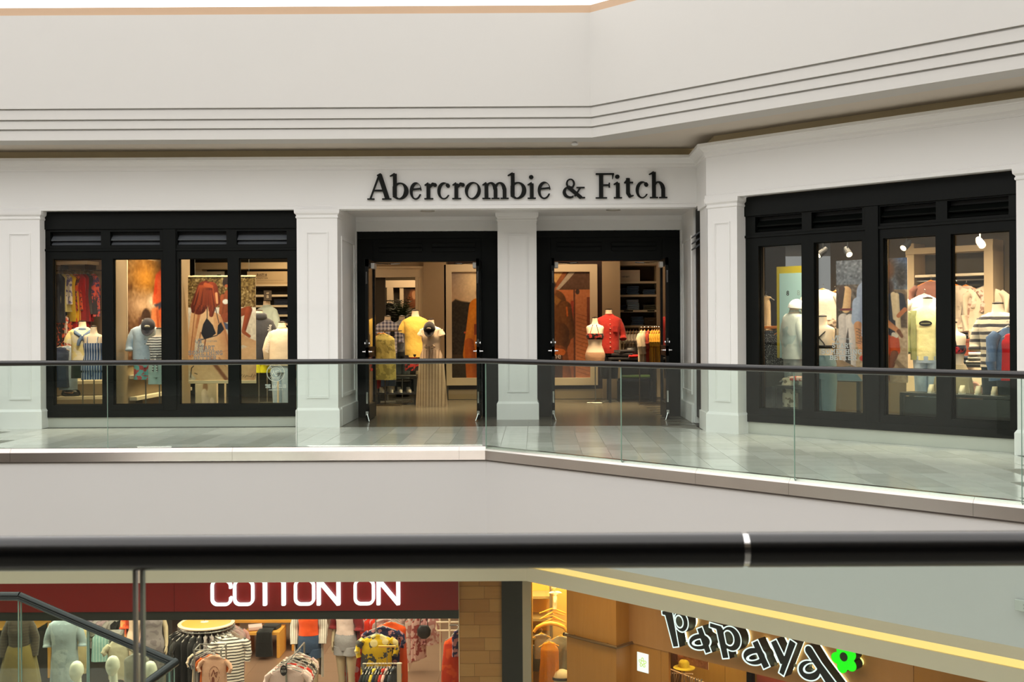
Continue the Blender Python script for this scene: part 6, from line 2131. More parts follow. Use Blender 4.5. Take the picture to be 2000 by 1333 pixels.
for sidx, (px, py, n, mt, nm) in enumerate(((1237, 576, 5, DEN, 'blue'), (1269, 576, 3, DEN, 'blue'), (1212, 576, 4, DEND, 'blue'), (1237, 606, 6, DENL, 'pale'), (1269, 606, 3, cloth('fold_sage', (96, 98, 82)), 'sage'), (1212, 606, 3, DEND, 'blue'), (1246, 636, 5, DEN, 'blue'))):
    lab = {576: 'second', 606: 'third', 636: 'lowest'}[py]
    side = 'left' if px < 1225 else ('right' if px > 1260 else 'middle')
    hh = .2 / n if py != 606 or n != 6 else .036
    for i in range(n):
        folded('folded_jeans', 'folded %s jeans, %s in the %s stack on the %s bay shelf' % (nm, ORD[i], side, lab), (X(px, SY2) + random.uniform(-.012, .012), SY2 + .12, z2(py) + i * .036), mt, .235 if side == 'middle' else .24, .26, .036, random.uniform(-.06, .06), '%s stack, %s shelf of the denim bay' % (side, lab))
bk = thing('crate', 'dark crate with strap handle on the lowest shelf of the denim bay', 'crate', (X(1268, SY2) + .02, SY2 + .08, z2(636)))
ob('crate_body', MB().box(-.13, .13, -.12, .12, 0, .02).box(-.13, -.12, -.12, .12, 0, .16).box(.12, .13, -.12, .12, 0, .16).box(-.13, .13, -.12, -.11, 0, .16).box(-.13, .13, .11, .12, 0, .16).me(), plain('crate_brown', (74, 60, 42), .6), bk)
ob('handle', MB().tube([(-.05, -.125, .1), (-.04, -.145, .1), (.04, -.145, .1), (.05, -.125, .1)], .006, 6).me(), METAL, bk)
r = thing('clothes_rail', 'rail below the denim bay holding white tops', 'rail', (X(1232, SY2 - .2), SY2 - .2, z2(641)))
ob('bar', MB().tube([(-.35, 0, 0), (.6, 0, 0)], .011, 8).me(), RAILC, r)
for x in (-.3, .55):
    ob('arm', MB().tube([(x, 0, 0), (x, .4, 0)], .008, 6).me(), RAILC, r)
WHT = cloth('white_top', (232, 218, 196))
for i in range(8):
    hung('blouse', 'white top on a wooden hanger below the denim bay, %s from the left' % NTH[i], (X(1212, SY2) + i * .062, SY2 - .2, z2(640) + .0), .34, .52, WHT, 1.35, .12, HWOOD, seed=i % 3, th=.03, group='white tops below the denim bay')
gr_ = thing('garment_rack', 'floor rack of mustard tops just inside the east door leaf', 'rack', (at(1280, 640, 21.6).x, 21.6, 0))
gz = at(1280, 640, 21.6).z
ob('bar', MB().tube([(-.3, 0, gz), (.22, 0, gz)], .012, 8).me(), RAILC, gr_)
for x in (-.3, .22):
    ob('upright', MB().tube([(x, 0, 0), (x, 0, gz)], .012, 8).me(), RAILC, gr_)
ob('foot', boxm(-.32, .25, -.2, .2, 0, .02), RAILC, gr_)
MUS = cloth('mustard', (206, 152, 44))
gx_ = at(1280, 640, 21.6).x
hung('blouse', 'oatmeal knit first on the mustard rack', (gx_ - .26, 21.6, gz + .012), .36, .66, cloth('oatmeal', (196, 178, 146)), 1.3, .3, HWOOD, seed=1, th=.06)
hung('blouse', 'grey beige knit second on the mustard rack', (gx_ - .2, 21.6, gz + .012), .36, .66, cloth('greige', (172, 156, 130)), 1.3, .3, HWOOD, seed=2, th=.06)
hung('blouse', 'rust red top beside the mustard tops on the rack', (gx_ - .13, 21.6, gz + .012), .36, .62, cloth('rust', (150, 52, 34)), 1.3, .2, HWOOD, seed=0, th=.05)
for i in range(7):
    hung('blouse', 'mustard yellow top on the rack inside the east door, %s from the left' % NTH[i], (gx_ - .06 + i * .043, 21.6, gz + .012), .36, .68, MUS, 1.25, .15, HWOOD, seed=i % 3, th=.035, wob=.12, group='mustard tops on the rack')
tb = table('display_table', 'black display table piled with dark and red clothes beyond the red shirt', (at(1232, 700, 22.3).x, 22.3, 0), .9, .6, .86, DARKT)
folded('folded_sweater', 'bright red folded sweater on the black display table', (tb.location.x + .12, 22.15, .86), cloth('fold_red', (176, 34, 30)), .42, .3, .06, .2)
folded('folded_sweater', 'black crumpled sweater on the black display table', (tb.location.x - .16, 22.2, .86), cloth('fold_black', (26, 24, 26)), .4, .34, .09, -.2)
folded('folded_sweater', 'charcoal sweater on top of the black one on the display table', (tb.location.x - .14, 22.2, .95), cloth('fold_char', (44, 44, 46)), .3, .28, .06, .4)
r = thing('handbag', 'black bag with long straps on the black display table', 'bag', (tb.location.x + .02, 22.42, .86))
autosmooth(ob('bag_body', MB().loft([ring(.13, .08, 0), ring(.15, .09, .06), ring(.13, .07, .16), ring(.06, .03, .2)]).me(), MATS['bag_black'], r), 1.2)
ob('strap', MB().tube([(-.1, 0, .17), (-.08, -.02, .29), (.06, -.02, .3), (.1, 0, .17)], .009, 8).me(), MATS['bag_black'], r)
tb = table('bench', 'low pale bench on black legs below the hanging tops beyond the east door', (at(1243, 745, 23.0).x, 23.0, 0), .75, .35, .42, DARKT, .05)
folded('folded_throw', 'moss green folded throw on the low bench beyond the east door', (tb.location.x, 23.0, .42), cloth('moss', (84, 112, 52)), .6, .3, .07)
# ================================================================== east window display
Q = -math.pi / 4


def wall_e(px, py, c):
    return at45(px, py, c)


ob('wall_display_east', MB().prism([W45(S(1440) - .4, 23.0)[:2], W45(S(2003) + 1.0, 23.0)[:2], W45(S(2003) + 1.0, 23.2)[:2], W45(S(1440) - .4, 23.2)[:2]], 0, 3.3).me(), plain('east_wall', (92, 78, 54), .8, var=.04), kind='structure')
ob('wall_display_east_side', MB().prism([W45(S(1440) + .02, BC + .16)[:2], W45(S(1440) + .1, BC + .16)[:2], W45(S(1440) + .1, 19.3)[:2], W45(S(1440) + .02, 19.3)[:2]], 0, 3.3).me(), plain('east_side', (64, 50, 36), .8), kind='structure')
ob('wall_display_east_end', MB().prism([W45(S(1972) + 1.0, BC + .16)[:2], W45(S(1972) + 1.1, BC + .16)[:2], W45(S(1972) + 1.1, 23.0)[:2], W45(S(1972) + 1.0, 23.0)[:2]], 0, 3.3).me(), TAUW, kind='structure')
for nm, px in (('trim_21', 1483.5), ('trim_22', 1728)):
    a, b_ = sx(px - 2.5, BC + .18), sx(px + .5, BC + .18)
    ob(nm, MB().prism([W45(a, BC + .18)[:2], W45(b_, BC + .18)[:2], W45(b_, BC + .3)[:2], W45(a, BC + .3)[:2]], .12, 3.08).me(), CREAM, kind='structure')

# rack of dark dotted skirts, first pane
C1 = 20.6
pR = at45(1505, 640, C1)
rk = thing('clothes_rack', 'rack with an amber wooden bar in the first pane of the east window', 'rack', (pR.x, pR.y, .12), Q)
hz = pR.z - .12
ob('bar', boxm(-.36, .36, -.03, .03, hz - .02, hz + .02, .004), plain('amber_bar', (214, 128, 40), .45), rk)
for x in (-.33, .33):
    ob('upright', MB().tube([(x, 0, 0), (x, 0, hz)], .012, 8).me(), RAILC, rk)
ob('foot', boxm(-.38, .38, -.2, .2, 0, .02), RAILC, rk)
DOT = cloth('dot_navy', (22, 30, 36), 'dots', (206, 214, 206), 55)
for i in range(5):
    a = W45((pR.x - pR.y) / R2 - .24 + i * .12, C1 - .02 + .03 * (i % 2), pR.z + .03)
    hung('skirt', 'navy skirt with white dots on the amber-barred rack, %s from the left' % NTH[i], a, .3, .60, DOT, Q + .15, 0, HWOOD, seed=i, group='dotted skirts on the amber-barred rack')
hung('scarf', 'cream scarf hanging against the dark side wall, first pane of the east window', at45(1496, 570, 21.2), .14, .62, cloth('scarf_cream', (226, 196, 150)), Q, 0, seed=2)
yb = thing('display_board', 'tall board with yellow border and pale blue face behind the white jacket form', 'board', at45(1556, 700, 20.2), Q)
ob('board', boxm(-.32, .32, -.012, .012, 0, 1.32), plain('board_yellow', (170, 158, 20), .5), yb)
ob('face', boxm(-.27, .32, -.018, -.012, 0, 1.22), plain('board_blue', (150, 190, 196), .5), yb)
ob('print', text_me('8', .1, .001), INK, yb, (-.13, -.0195, .90))
ob('print', text_me('B', .1, .001), plain('board_ink', (130, 150, 150), .5), yb, (.05, -.0195, .90))
ob('stand', boxm(-.02, .02, .0, .03, -(yb.location.z - .12), 0), METAL, yb)
PEARL = cloth('pearl_jacket', (206, 218, 208), 'camo', (176, 200, 196), 3)
form('mannequin', 'headless form seen from behind in a pearly white jacket, first pane of the east window', 1551, 596, 0, .12, 'm', 1.0, Q + math.pi - .5,
     [('jacket', PEARL, {'sleeve': 'long', 'hem': .02}), ('trousers', cloth('grey_jean', (150, 160, 156)), {'len': .45})], c45=19.7)
pq = at45(1556, 603, 19.65)
ballcap('white_cap', 'white cap on the pearly jacket form', pq, Q + 2.4, cloth('cap_white', (238, 240, 236)), .1, 1.15)
hung('blouse', 'cream printed top low in the first pane beside the glass joint', at45(1541, 728, 19.4), .22, .4, cloth('cream_print', (214, 200, 172), 'floral', (120, 104, 80), 12), Q, 0, seed=3)
folded('folded_tee', 'coral red flower-print tee low in the first pane of the east window', at45(1562, 742, 19.4) + Vector((0, 0, -.02)), cloth('coral_print', (206, 70, 56), 'floral', (236, 200, 180), 14), .2, .2, .07, Q)
tb = table('display_cube', 'dark low table under the coral tee, first pane of the east window', (at45(1556, 760, 19.5).x, at45(1556, 760, 19.5).y, .12), .5, .45, .52, DARKT, rotz=Q)

# second pane
LACE = cloth('lace_white', (240, 226, 206))
p2 = at45(1607, 556, 20.0)
hung('blouse', 'glowing white lace-hem top high in the second pane of the east window', p2, .5, .42, LACE, Q, .2, HWOOD, seed=1, th=.07, wob=.12)
fl_ = hung('lace_hem_strip', 'taupe fringe below the white lace top', p2 + Vector((0, 0, -.34)), .46, .2, cloth('lace_taupe', (196, 172, 146), 'floral', (110, 88, 70), 22), Q, 0, seed=1, th=.075, wob=.12, hw=.2)
hung('blouse', 'brown patterned top hanging between lace top and photo banner', at45(1632, 560, 20.4), .3, .5, cloth('brown_print', (96, 66, 44)), Q, .1, HWOOD, seed=2)
form('mannequin', 'bare-backed form with thin crossed bikini straps, second pane of the east window', 1607, 618, 0, .12, 'f', 1.04, Q + math.pi + .1,
     [('crossback', cloth('strap_olive', (40, 36, 26))), ('trousers', cloth('teal_denim', (88, 112, 116), 'denim', (112, 136, 140), 40), {'len': .6})], c45=19.3)
# hanging banner spanning second and third panes
CB = 19.02
c = Canvas(1632, 1773, 503, 746, .9).fill((196, 168, 134))
c.vgrad(503, 565, (52, 70, 104), (132, 148, 166)).ell(1733, 520, 18, 26, (70, 48, 28), .5).ell(1762, 540, 12, 26, (44, 40, 38), .5).noise(14, 2.5, (c.y < 580) * 1.0)
c.poly([(1632, 560), (1690, 552), (1773, 572), (1773, 640), (1632, 640)], (92, 72, 52), 8).noise(12, 3, ((c.y > 545) & (c.y < 640)) * 1.0)
c.vgrad(640, 746, (206, 176, 140), (176, 146, 112)).noise(12, 3.5, (c.y > 640) * 1.0)
c.rect(1632, 1700, 503, 552, (92, 96, 104)).rect(1632, 1700, 552, 640, (84, 70, 58)).noise(20, 3, ((c.x < 1700) & (c.y < 640)) * 1.0)
# back view in pale trousers
c.cap((1652, 566), (1652, 600), 11, 9, (232, 186, 130), (180, 126, 80)).cap((1644, 560), (1640, 596), 6, 5, (70, 46, 34)).cap((1646, 620), (1646, 720), 10, 8, (226, 208, 196), (176, 156, 146)).cap((1660, 620), (1664, 720), 9, 8, (230, 212, 200), (186, 166, 156)).rect(1640, 1668, 600, 604, (120, 40, 40))
c.poly([(1652, 660), (1656, 640), (1662, 720), (1650, 720)], (60, 48, 44), 2)
# arm in a rolled denim shirt
c.cap((1694, 566), (1690, 600), 20, 18, (148, 158, 182), (96, 106, 136)).cap((1678, 590), (1674, 624), 13, 11, (160, 170, 192), (104, 114, 144)).cap((1676, 634), (1680, 672), 8, 7, (206, 142, 92), (150, 92, 54)).cap((1682, 676), (1688, 690), 7, 5, (222, 150, 98), (170, 104, 62)).cap((1694, 604), (1692, 652), 9, 9, (180, 190, 214), (110, 120, 160))
for k in range(10):
    c.cap((1672 + (k * 5) % 9, 640 + 3.2 * k), (1680 + (k * 3) % 5, 642 + 3.2 * k), .6, .6, (92, 64, 48))
c.ell(1686, 700, 7, 6, (206, 60, 44)).cap((1694, 664), (1700, 744), 8, 9, (238, 222, 196), (190, 160, 120)).cap((1640, 716), (1690, 744), 12, 16, (176, 140, 104), (120, 90, 64)).poly([(1632, 720), (1660, 716), (1686, 746), (1632, 746)], (90, 110, 116), 2)
# third-pane pair in dark tees and orange shorts
c.ell(1734, 528, 13, 16, (96, 62, 34), .3).ell(1736, 560, 11, 14, (56, 36, 26), .3).cap((1738, 590), (1736, 640), 18, 15, (34, 40, 56), (20, 24, 36)).cap((1758, 580), (1764, 604), 9, 8, (32, 38, 54), (20, 24, 34))
c.cap((1752, 576), (1756, 650), 5, 5, (232, 210, 174), (190, 164, 124)).cap((1746, 574), (1750, 620), 5, 5, (226, 202, 162)).cap((1768, 604), (1756, 616), 4.5, 4, (190, 112, 66)).cap((1726, 624), (1756, 646), 7, 4, (226, 150, 96), (170, 100, 60)).cap((1756, 646), (1762, 656), 4, 3, (120, 70, 42))
c.cap((1732, 664), (1730, 688), 12, 12, (232, 96, 40), (180, 62, 26)).cap((1748, 664), (1750, 684), 9, 9, (228, 92, 40), (170, 58, 24)).cap((1732, 696), (1732, 740), 7, 6, (160, 88, 50), (100, 52, 30)).cap((1748, 690), (1742, 712), 7, 6, (150, 80, 46), (90, 48, 28)).cap((1746, 652), (1752, 656), 4, 3, (236, 226, 206))
c.poly([(1752, 700), (1773, 720), (1773, 738), (1748, 706)], (140, 112, 84), 2).noise(5, 3)
sa, sb = sx(1634, CB), sx(1773, CB)
zt_, zb_ = at45(1735, 505, CB).z, at45(1735, 747, CB).z
o_ = W45((sa + sb) / 2, CB, zb_)
poster('hanging_banner', 'hanging beach photo banner of friends in dark tees and orange shorts behind the east glass', c, o_, sb - sa, zt_ - zb_, Q, hem=False)
DG = BC + .105
dq = at45(1645, 690, DG)
dec = thing('window_decal', 'pale slab lettering START SOMETHING BETTER on the second pane of the east window', 'decal', dq, Q)
pxs = dq.y / F * 1.09
GREYD2 = plain('decal_light', (170, 176, 170), .6)
for tx, dx, pyy, wpx in (('START', 0, 679.5, 34), ('SOMETHING', -1.5, 691.5, 68), ('BETTER', 1.5, 703, 45)):
    letter_row(dec, tx, dx * pxs * 1.2, -(pyy - 690) * dq.y / F, 8.6 * dq.y / F, 1, GREYD2, 0, .0015, wpx * pxs * 1.19, .1, .2)
ob('monogram', sdf_mesh(mono, -.09, .09, -.09, .09, .004, .0015), GREYD2, dec, (-12 * pxs, 0, 28 * dq.y / F))
ob('small_print', text_me('TOGETHER', .032, .0006), GREYD2, dec, (6 * pxs, 0, 26 * dq.y / F))
tb = table('display_table', 'glass-topped dark table in the second pane of the east window', at45(1640, 757, 20.2) * 1, .95, .6, .62, DARKT, rotz=Q)
tb.location.z = .12
folded('folded_jeans', 'blue folded jeans lying low at the second pane of the east window', Vector((at45(1612, 790, 19.1).x, at45(1612, 790, 19.1).y, .12)), DEN, .4, .3, .07, Q)
folded('folded_jeans', 'light blue folded jeans on top of the blue pair, second pane', Vector((at45(1612, 790, 19.1).x, at45(1612, 790, 19.1).y, .19)), DENL, .38, .28, .05, Q + .1)
sgc = thing('price_card', 'small cream card standing on the dark table, second pane of the east window', 'card', Vector((at45(1628, 750, 20.0).x, at45(1628, 750, 20.0).y, .74)), Q)
ob('card', boxm(-.09, .09, -.01, .01, 0, .09), CREAM, sgc)
ob('foot', boxm(-.06, .06, -.03, .03, 0, .008), METAL, sgc)

# third pane: green jacket over a yellow tee
SAGE = cloth('sage_jacket', (140, 148, 96))
form('mannequin', 'headless form in an open sage green jacket over a yellow tee, third east pane', 1812, 583, 0, .12, 'm', 1.02, Q + .25,
     [('tee', cloth('tee_lemon', (232, 226, 166)), {'sleeve': 'none', 'hem': .0}), ('badge', INK), ('open', SAGE), ('trousers', DENL, {'len': .5})], c45=19.75)
hung('scarf', 'white scarf draped over a hanger above the sage jacket', at45(1805, 566, 20.4), .42, .22, cloth('scarf_white', (238, 230, 222)), Q + .5, .15, seed=4, th=.09, wob=.15)
hung('blouse', 'dusty rose top on an amber hanger in the shelf bay, third pane', at45(1818, 540, 22.3), .5, .55, cloth('dusty_rose', (150, 100, 84)), Q, .3, plain('hanger_amber', (226, 132, 24), .4), seed=2)
HAMB = MATS['hanger_amber']
# shelf bay behind third and fourth panes
CS = 22.6
bay = thing('shelf_unit', 'wide cream hanging bay with shelf and rail behind the third and fourth panes', 'shelf', W45(sx(1860, CS), CS, .12), Q)
so = sx(1860, CS)
ts0, ts1 = sx(1776, CS) - so, sx(1946, CS) - so
zz_ = lambda py, px=1900: at45(px, py, CS).z - .12
ob('side_panel', boxm(ts0, ts0 + .13, -.1, .25, 0, zz_(470)), plain('bay_cream', (186, 164, 130), .55), bay)
ob('side_panel', boxm(ts1 - .13, ts1, -.1, .25, 0, zz_(470)), plain('bay_cream', (186, 164, 130), .55), bay)
ob('header', boxm(ts0, ts1, -.11, .25, zz_(492), zz_(480)), plain('bay_cream', (186, 164, 130), .55), bay)
ob('board', boxm(ts0 + .13, ts1 - .13, -.08, .25, zz_(539), zz_(534)), WSH, bay)
ob('board', boxm(ts0 + .13, ts1 - .13, -.08, .25, zz_(648), zz_(643)), WSH, bay)
ob('back_panel', boxm(ts0, ts1, .25, .28, 0, zz_(480)), plain('bay_back2', (70, 62, 42), .8), bay)
ob('bar', MB().tube([(ts0 + .13, -.02, zz_(547)), (ts1 - .13, -.02, zz_(547))], .012, 8).me(), METAL, bay)
ob('bar', MB().tube([(ts0 + .13, -.02, zz_(655)), (ts1 - .13, -.02, zz_(655))], .012, 8).me(), METAL, bay)
BLO = cloth('blouse_cream', (228, 212, 186), 'floral', (206, 184, 160), 8)
for lb, px, py, w_, L_, mt, sl in (('cream print blouse on an amber hanger, left in the bay of the fourth pane', 1866, 548, .5, .6, BLO, .2), ('pale floral blouse on the second amber hanger, fourth pane', 1886, 549, .46, .66, cloth('blouse_floral', (214, 190, 170), 'floral', (160, 120, 100), 14), .25)):
    hung('blouse', lb, at45(px, py, CS - .04), w_, L_, mt, Q - .1, sl, HAMB, seed=px % 5)
hung('shirt', 'cream shirt with a swing tag at the right of the bay, fourth pane', at45(1925, 550, CS - .04), .48, .72, cloth('shirt_cream', (216, 198, 170)), Q + .15, .5, seed=1)
hung('blouse', 'pink wrap top on an amber hanger low in the bay, fourth pane', at45(1897, 653, CS - .04), .42, .62, cloth('pink_top', (210, 160, 142)), Q + .1, .35, HAMB, seed=3)
hung('blouse', 'tan top low in the bay beside the pink wrap top', at45(1876, 655, CS - .04), .4, .5, cloth('tan_top', (196, 160, 104)), Q, .2, seed=2)
hung('blouse', 'rose top at the right end of the low rail, fourth pane', at45(1932, 657, CS - .04), .3, .66, cloth('rose_top', (196, 130, 118)), Q, .1, seed=4)
hung('skirt', 'pink skirt hanging below the rail height seen through the balustrade, left one', at45(1896, 735, 21.2), .34, .38, cloth('pink_skirt', (196, 148, 132)), Q, 0, seed=1)
hung('skirt', 'pink skirt hanging below the rail height seen through the balustrade, right one', at45(1932, 737, 21.2), .22, .36, cloth('pink_skirt2', (190, 138, 124)), Q, 0, seed=2)
bx = thing('display_box', 'rust brown box beneath the tan top, fourth pane of the east window', 'box', Vector((at45(1878, 700, 22.0).x, at45(1878, 700, 22.0).y, at45(1878, 706, 22.0).z)), Q)
ob('box_body', boxm(-.17, .17, -.12, .12, 0, .3, .006), plain('rust_box', (124, 52, 26), .5), bx)
ob('lid', boxm(-.178, .178, -.128, .128, .27, .31, .004), plain('rust_lid', (110, 46, 24), .5), bx)
form('mannequin', 'headless form in a cream sweater with navy stripes, right in the fourth pane', 1949, 593, 0, .12, 'm', 1.08, Q + .1,
     [('sweater', cloth('breton', (226, 212, 184), 'hstripe', (28, 30, 46), 11), {'sleeve': 'rolled', 'hem': .06}), ('trousers', cloth('navy_jean', (24, 38, 52)), {'len': .5})], c45=19.6)
hung('jacket', 'blue denim jacket hanging in front of the striped sweater form', at45(1969, 628, 19.2), .34, .62, DEN, Q + .9, .5, seed=1, th=.07)
hung('dress', 'scarlet top hanging at the right edge of the fourth pane', at45(1979, 640, 19.15), .3, .55, cloth('scarlet_top', (206, 26, 32)), Q + .6, 0, seed=2, th=.06)
form('mannequin', 'headless form in a dark bikini top at the left edge of the fourth pane', 1861, 630, 0, .12, 'f', 1.0, Q + .1,
     [('bra', cloth('bikini_dark', (26, 24, 40), 'floral', (206, 50, 60), 16)), ('skirt', cloth('grey_wrap', (170, 156, 124)), {'top': .25, 'hem': -.1, 'flare': .04})], c45=19.55)
tq = at45(1905, 715, 20.6)
tb = table('display_table', 'dark display table with folded knits, fourth pane of the east window', (tq.x, tq.y, .12), 1.0, .6, tq.z - .12 + .03, DARKT, rotz=Q)
tz = tq.z + .03
for i, (lb, mt, dx, k, w_) in enumerate((('navy folded trousers in front on the dark display table, fourth pane', cloth('fold_navy', (34, 40, 52)), -.22, 0, .4), ('navy folded trousers second in the heap on the dark display table', MATS['fold_navy'], -.18, 1, .38), ('striped folded tee on the dark display table, fourth pane', cloth('fold_stripe', (222, 212, 192), 'hstripe', (30, 30, 36), 60), .06, 0, .26), ('second striped folded tee on the dark display table', MATS['fold_stripe'], .07, 1, .25), ('third striped folded tee at the top of the pile, fourth pane', MATS['fold_stripe'], .06, 2, .24))):
    a = W45((tq.x - tq.y) / R2 + dx, 20.55, tz + k * .05)
    folded('folded_clothes', lb, a, mt, w_, .28, .05, Q + .1 * i)
for i in range(5):
    a = W45(sx(1924, 22.3), 22.3, .12 + at45(1924, 706, 22.3).z - .12 + i * .04)
    folded('folded_knit', 'grey blue folded knit, %s of the stack behind the striped tees' % ORD[i], a, cloth('fold_greyblue', (110, 116, 124)), .28, .25, .04, Q + random.uniform(-.1, .1), 'grey blue knit stack in the fourth pane')
st_ = thing('display_plinth', 'cream plinth carrying the grey blue knit stack, fourth pane', 'plinth', W45(sx(1924, 22.3), 22.3, .12), Q)
ob('plinth_body', boxm(-.18, .18, -.15, .15, 0, at45(1924, 706, 22.3).z - .12, .004), CREAM, st_)
shq = at45(1880, 765, 19.3)
sh_ = table('shoe_bench', 'low dark bench with pale shoes behind the balustrade, fourth pane', (shq.x, shq.y, .12), 1.5, .3, .5, DARKT, rotz=Q)
ob('front_panel', boxm(-.69, .69, -.13, -.11, .02, .45), DARKT, sh_)
for i in range(5):
    shoe('pale canvas shoe on the low dark bench, fourth pane, %s from the left' % NTH[i], W45((shq.x - shq.y) / R2 - .4 + i * .2, 19.28, .62), plain('shoe_canvas', (196, 184, 156), .6), Q + .3, 'pale shoes on the low bench')

# spotlights under the east display ceiling
for px, py, ax, lb in ((1607, 492, -.5, 'black track spotlight, left of the two in the second pane of the east window'), (1655, 491, .9, 'black track spotlight, right of the two in the second pane of the east window'), (1771, 478, -.2, 'black track spotlight at the top of the third pane'), (1914, 473, .8, 'white track spotlight at the top of the fourth pane')):
    p = at45(px, py, 20.2)
    t = thing('spotlight', lb, 'light', (p.x, p.y, 3.08), Q + ax)
    L = 3.08 - p.z
    mt = BLACKM if 'black' in lb else plain('spot_white', (225, 215, 200), .4)
    ob('stem', MB().tube([(0, 0, 0), (0, 0, -max(.03, L - .04))], .01, 8).me(), mt, t)
    ob('lamp_head', MB().tube([(0, .06, -L + .05), (.0, .02, -L + .01), (0, -.07, -L - .05)], [.03, .045, .05], 14).me(), mt, t)
    ob('lens', MB().tube([(0, -.068, -L - .049), (0, -.073, -L - .053)], .042, 14).me(), emit('spot_glow', (255, 232, 196), 3.0), t)
r = thing('track_rail', 'black lighting track under the east display ceiling', 'rail', W45(sx(1760, 20.2), 20.2, 3.07), Q)
ob('track', boxm(-2.2, 1.9, -.015, .015, -.02, .008), BLACKM, r)
# ================================================================== red shop on the lower level
ZF = -5.0
fs3 = thing('floor_red_shop', None, None, (-4, 22, ZF), kind='structure')
ob('subfloor', boxm(-13, -.2, 16.3, 30, ZF - .2, ZF - .008), plain('red_shop_grout', (70, 52, 42), .8), fs3, world=True)
tmm = [plain('brown_tile_%d' % k, c, .3, var=.1, scale=3) for k, c in enumerate(((146, 112, 90), (140, 106, 86), (150, 117, 95)))]
tme = {}
for i in range(12):
    for j in range(16):
        k = (i * 7 + j * 3) % 3
        if k not in tme:
            tme[k] = boxm(0, .596, 0, .596, -.008, 0); tme[k].materials.append(tmm[k])
        ob('tile', tme[k], None, fs3, (-7.2 + i * .6 + 4, 18.6 + j * .6 - 22, 0))
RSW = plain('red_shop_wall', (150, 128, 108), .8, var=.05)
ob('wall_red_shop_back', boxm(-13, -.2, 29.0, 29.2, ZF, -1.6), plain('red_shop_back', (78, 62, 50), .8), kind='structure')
ob('wall_red_shop_right', boxm(-.62, -.5, 16.5, 29, ZF, -1.6), RSW, kind='structure')
ob('wall_red_shop_left', boxm(-13.1, -13, 16.3, 29, ZF, -1.6), RSW, kind='structure')
ob('ceiling_red_shop', boxm(-13, -.2, 16.3, 29, -1.7, -1.6), RSW, kind='structure')
SKC = plain('form_sand', (206, 184, 150), .5, var=.03)
OAK = wood('honey_oak', (226, 158, 60), (236, 174, 82), 2.0, .4, 'X')
CRM = plain('cream_metal', (228, 204, 172), .4)


def plinth(x, y, h, lb, w_=.5):
    r = thing('display_plinth', lb, 'plinth', (x, y, ZF))
    ob('plinth_body', boxm(-w_ / 2, w_ / 2, -w_ / 2, w_ / 2, 0, h, .006), plain('plinth_dark', (60, 52, 44), .5), r)
    return ZF + h


# round rack
YR = 19.7
rc = at(403, 1216, YR)
rr_ = thing('round_rack', 'round clothes rack with a honey wood top and cream rim', 'rack', (rc.x, YR, ZF))
h = rc.z - ZF
ob('table_top', MB().lathe([(.40, h - .012), (.405, h), (.0, h + .001)], 36).me(), OAK, rr_)
ob('rim', MB().lathe([(.405, h - .03), (.47, h - .03), (.475, h - .012), (.45, h + .006), (.42, h + .004), (.405, h - .012)], 40).me(), CRM, rr_)
ob('pole', MB().tube([(0, 0, .02), (0, 0, h - .01)], .03, 14).me(), METAL, rr_)
ob('ring_rail', MB().tube([(.46 * math.cos(t), .46 * math.sin(t), h - .07) for t in np.linspace(0, 2 * math.pi, 33)], .012, 8).me(), METAL, rr_)
m = MB()
for k in range(4):
    t = k * math.pi / 2 + .4
    m.tube([(0, 0, .04), (.42 * math.cos(t), .42 * math.sin(t), .03)], .02, 8)
ob('foot', m.me(), METAL, rr_)
for k in range(4):
    t = k * math.pi / 2 + .4
    ob('spoke', MB().tube([(0, 0, h - .07), (.46 * math.cos(t), .46 * math.sin(t), h - .07)], .008, 6).me(), METAL, rr_)
hd = thing('sign_holder', 'small clear sign foot standing on the honey wood top', 'holder', (rc.x - .04, YR + .03, rc.z + .001))
ob('foot', MB().lathe([(.07, 0), (.065, .006), (.012, .012)], 18).me(), plain('acrylic', (236, 220, 196), .2), hd)
ob('stem', MB().tube([(0, 0, .01), (0, 0, .2)], .005, 6).me(), METAL, hd)
STR2 = cloth('dress_stripe_bw', (232, 222, 206), 'hstripe', (28, 24, 24), 20)
PALG = [('black', (30, 28, 26), None), ('charcoal', (48, 46, 44), None), ('soft black', (38, 34, 32), None), ('grey marl', (140, 126, 120), None), ('black and white striped', None, None), ('taupe', (150, 128, 112), None), ('grey rose', (176, 144, 136), None), ('dusty pink', (204, 150, 138), None)]
NG = 26
for k in range(NG):
    t = math.radians(195 + k * 330 / NG)           # runs from the left, over the front, to the back
    f = k / NG
    nm, c_, _ = PALG[0 if f < .06 else (1 if k % 2 else 2) if f < .24 else 3 if f < .32 else 4 if f < .44 else 5 if f < .5 else 6 if f < .56 else 7 if f < .62 else (3 + k % 4)]
    mt = STR2 if c_ is None else cloth('rr_' + nm.replace(' ', '_'), c_)
    L = 1.0 if nm.startswith('black and') else .95 if f < .24 else .8
    side = 'left flank' if f < .12 else 'front left' if f < .26 else 'front' if f < .4 else 'front right' if f < .54 else 'right flank' if f < .66 else 'back'
    hung('dress', '%s dress on the %s of the round rack, %s in turn' % (nm, side, NTH[k % 10] if side != 'back' else NTH[k % 10]), (rc.x + .46 * math.cos(t), YR + .46 * math.sin(t), rc.z - .058), .38, L, mt, t, .18 if k % 3 == 0 else 0, HCLEAR, seed=k % 4, th=.035, wob=.08, group='dresses on the round rack')
hung('dress', 'large black and white striped dress turned outward at the front right of the round rack', (at(448, 1238, 19.1).x, 19.1, at(448, 1236, 19.1).z), .5, 1.0, STR2, .35, .3, HCLEAR, seed=1, th=.07, wob=.08)

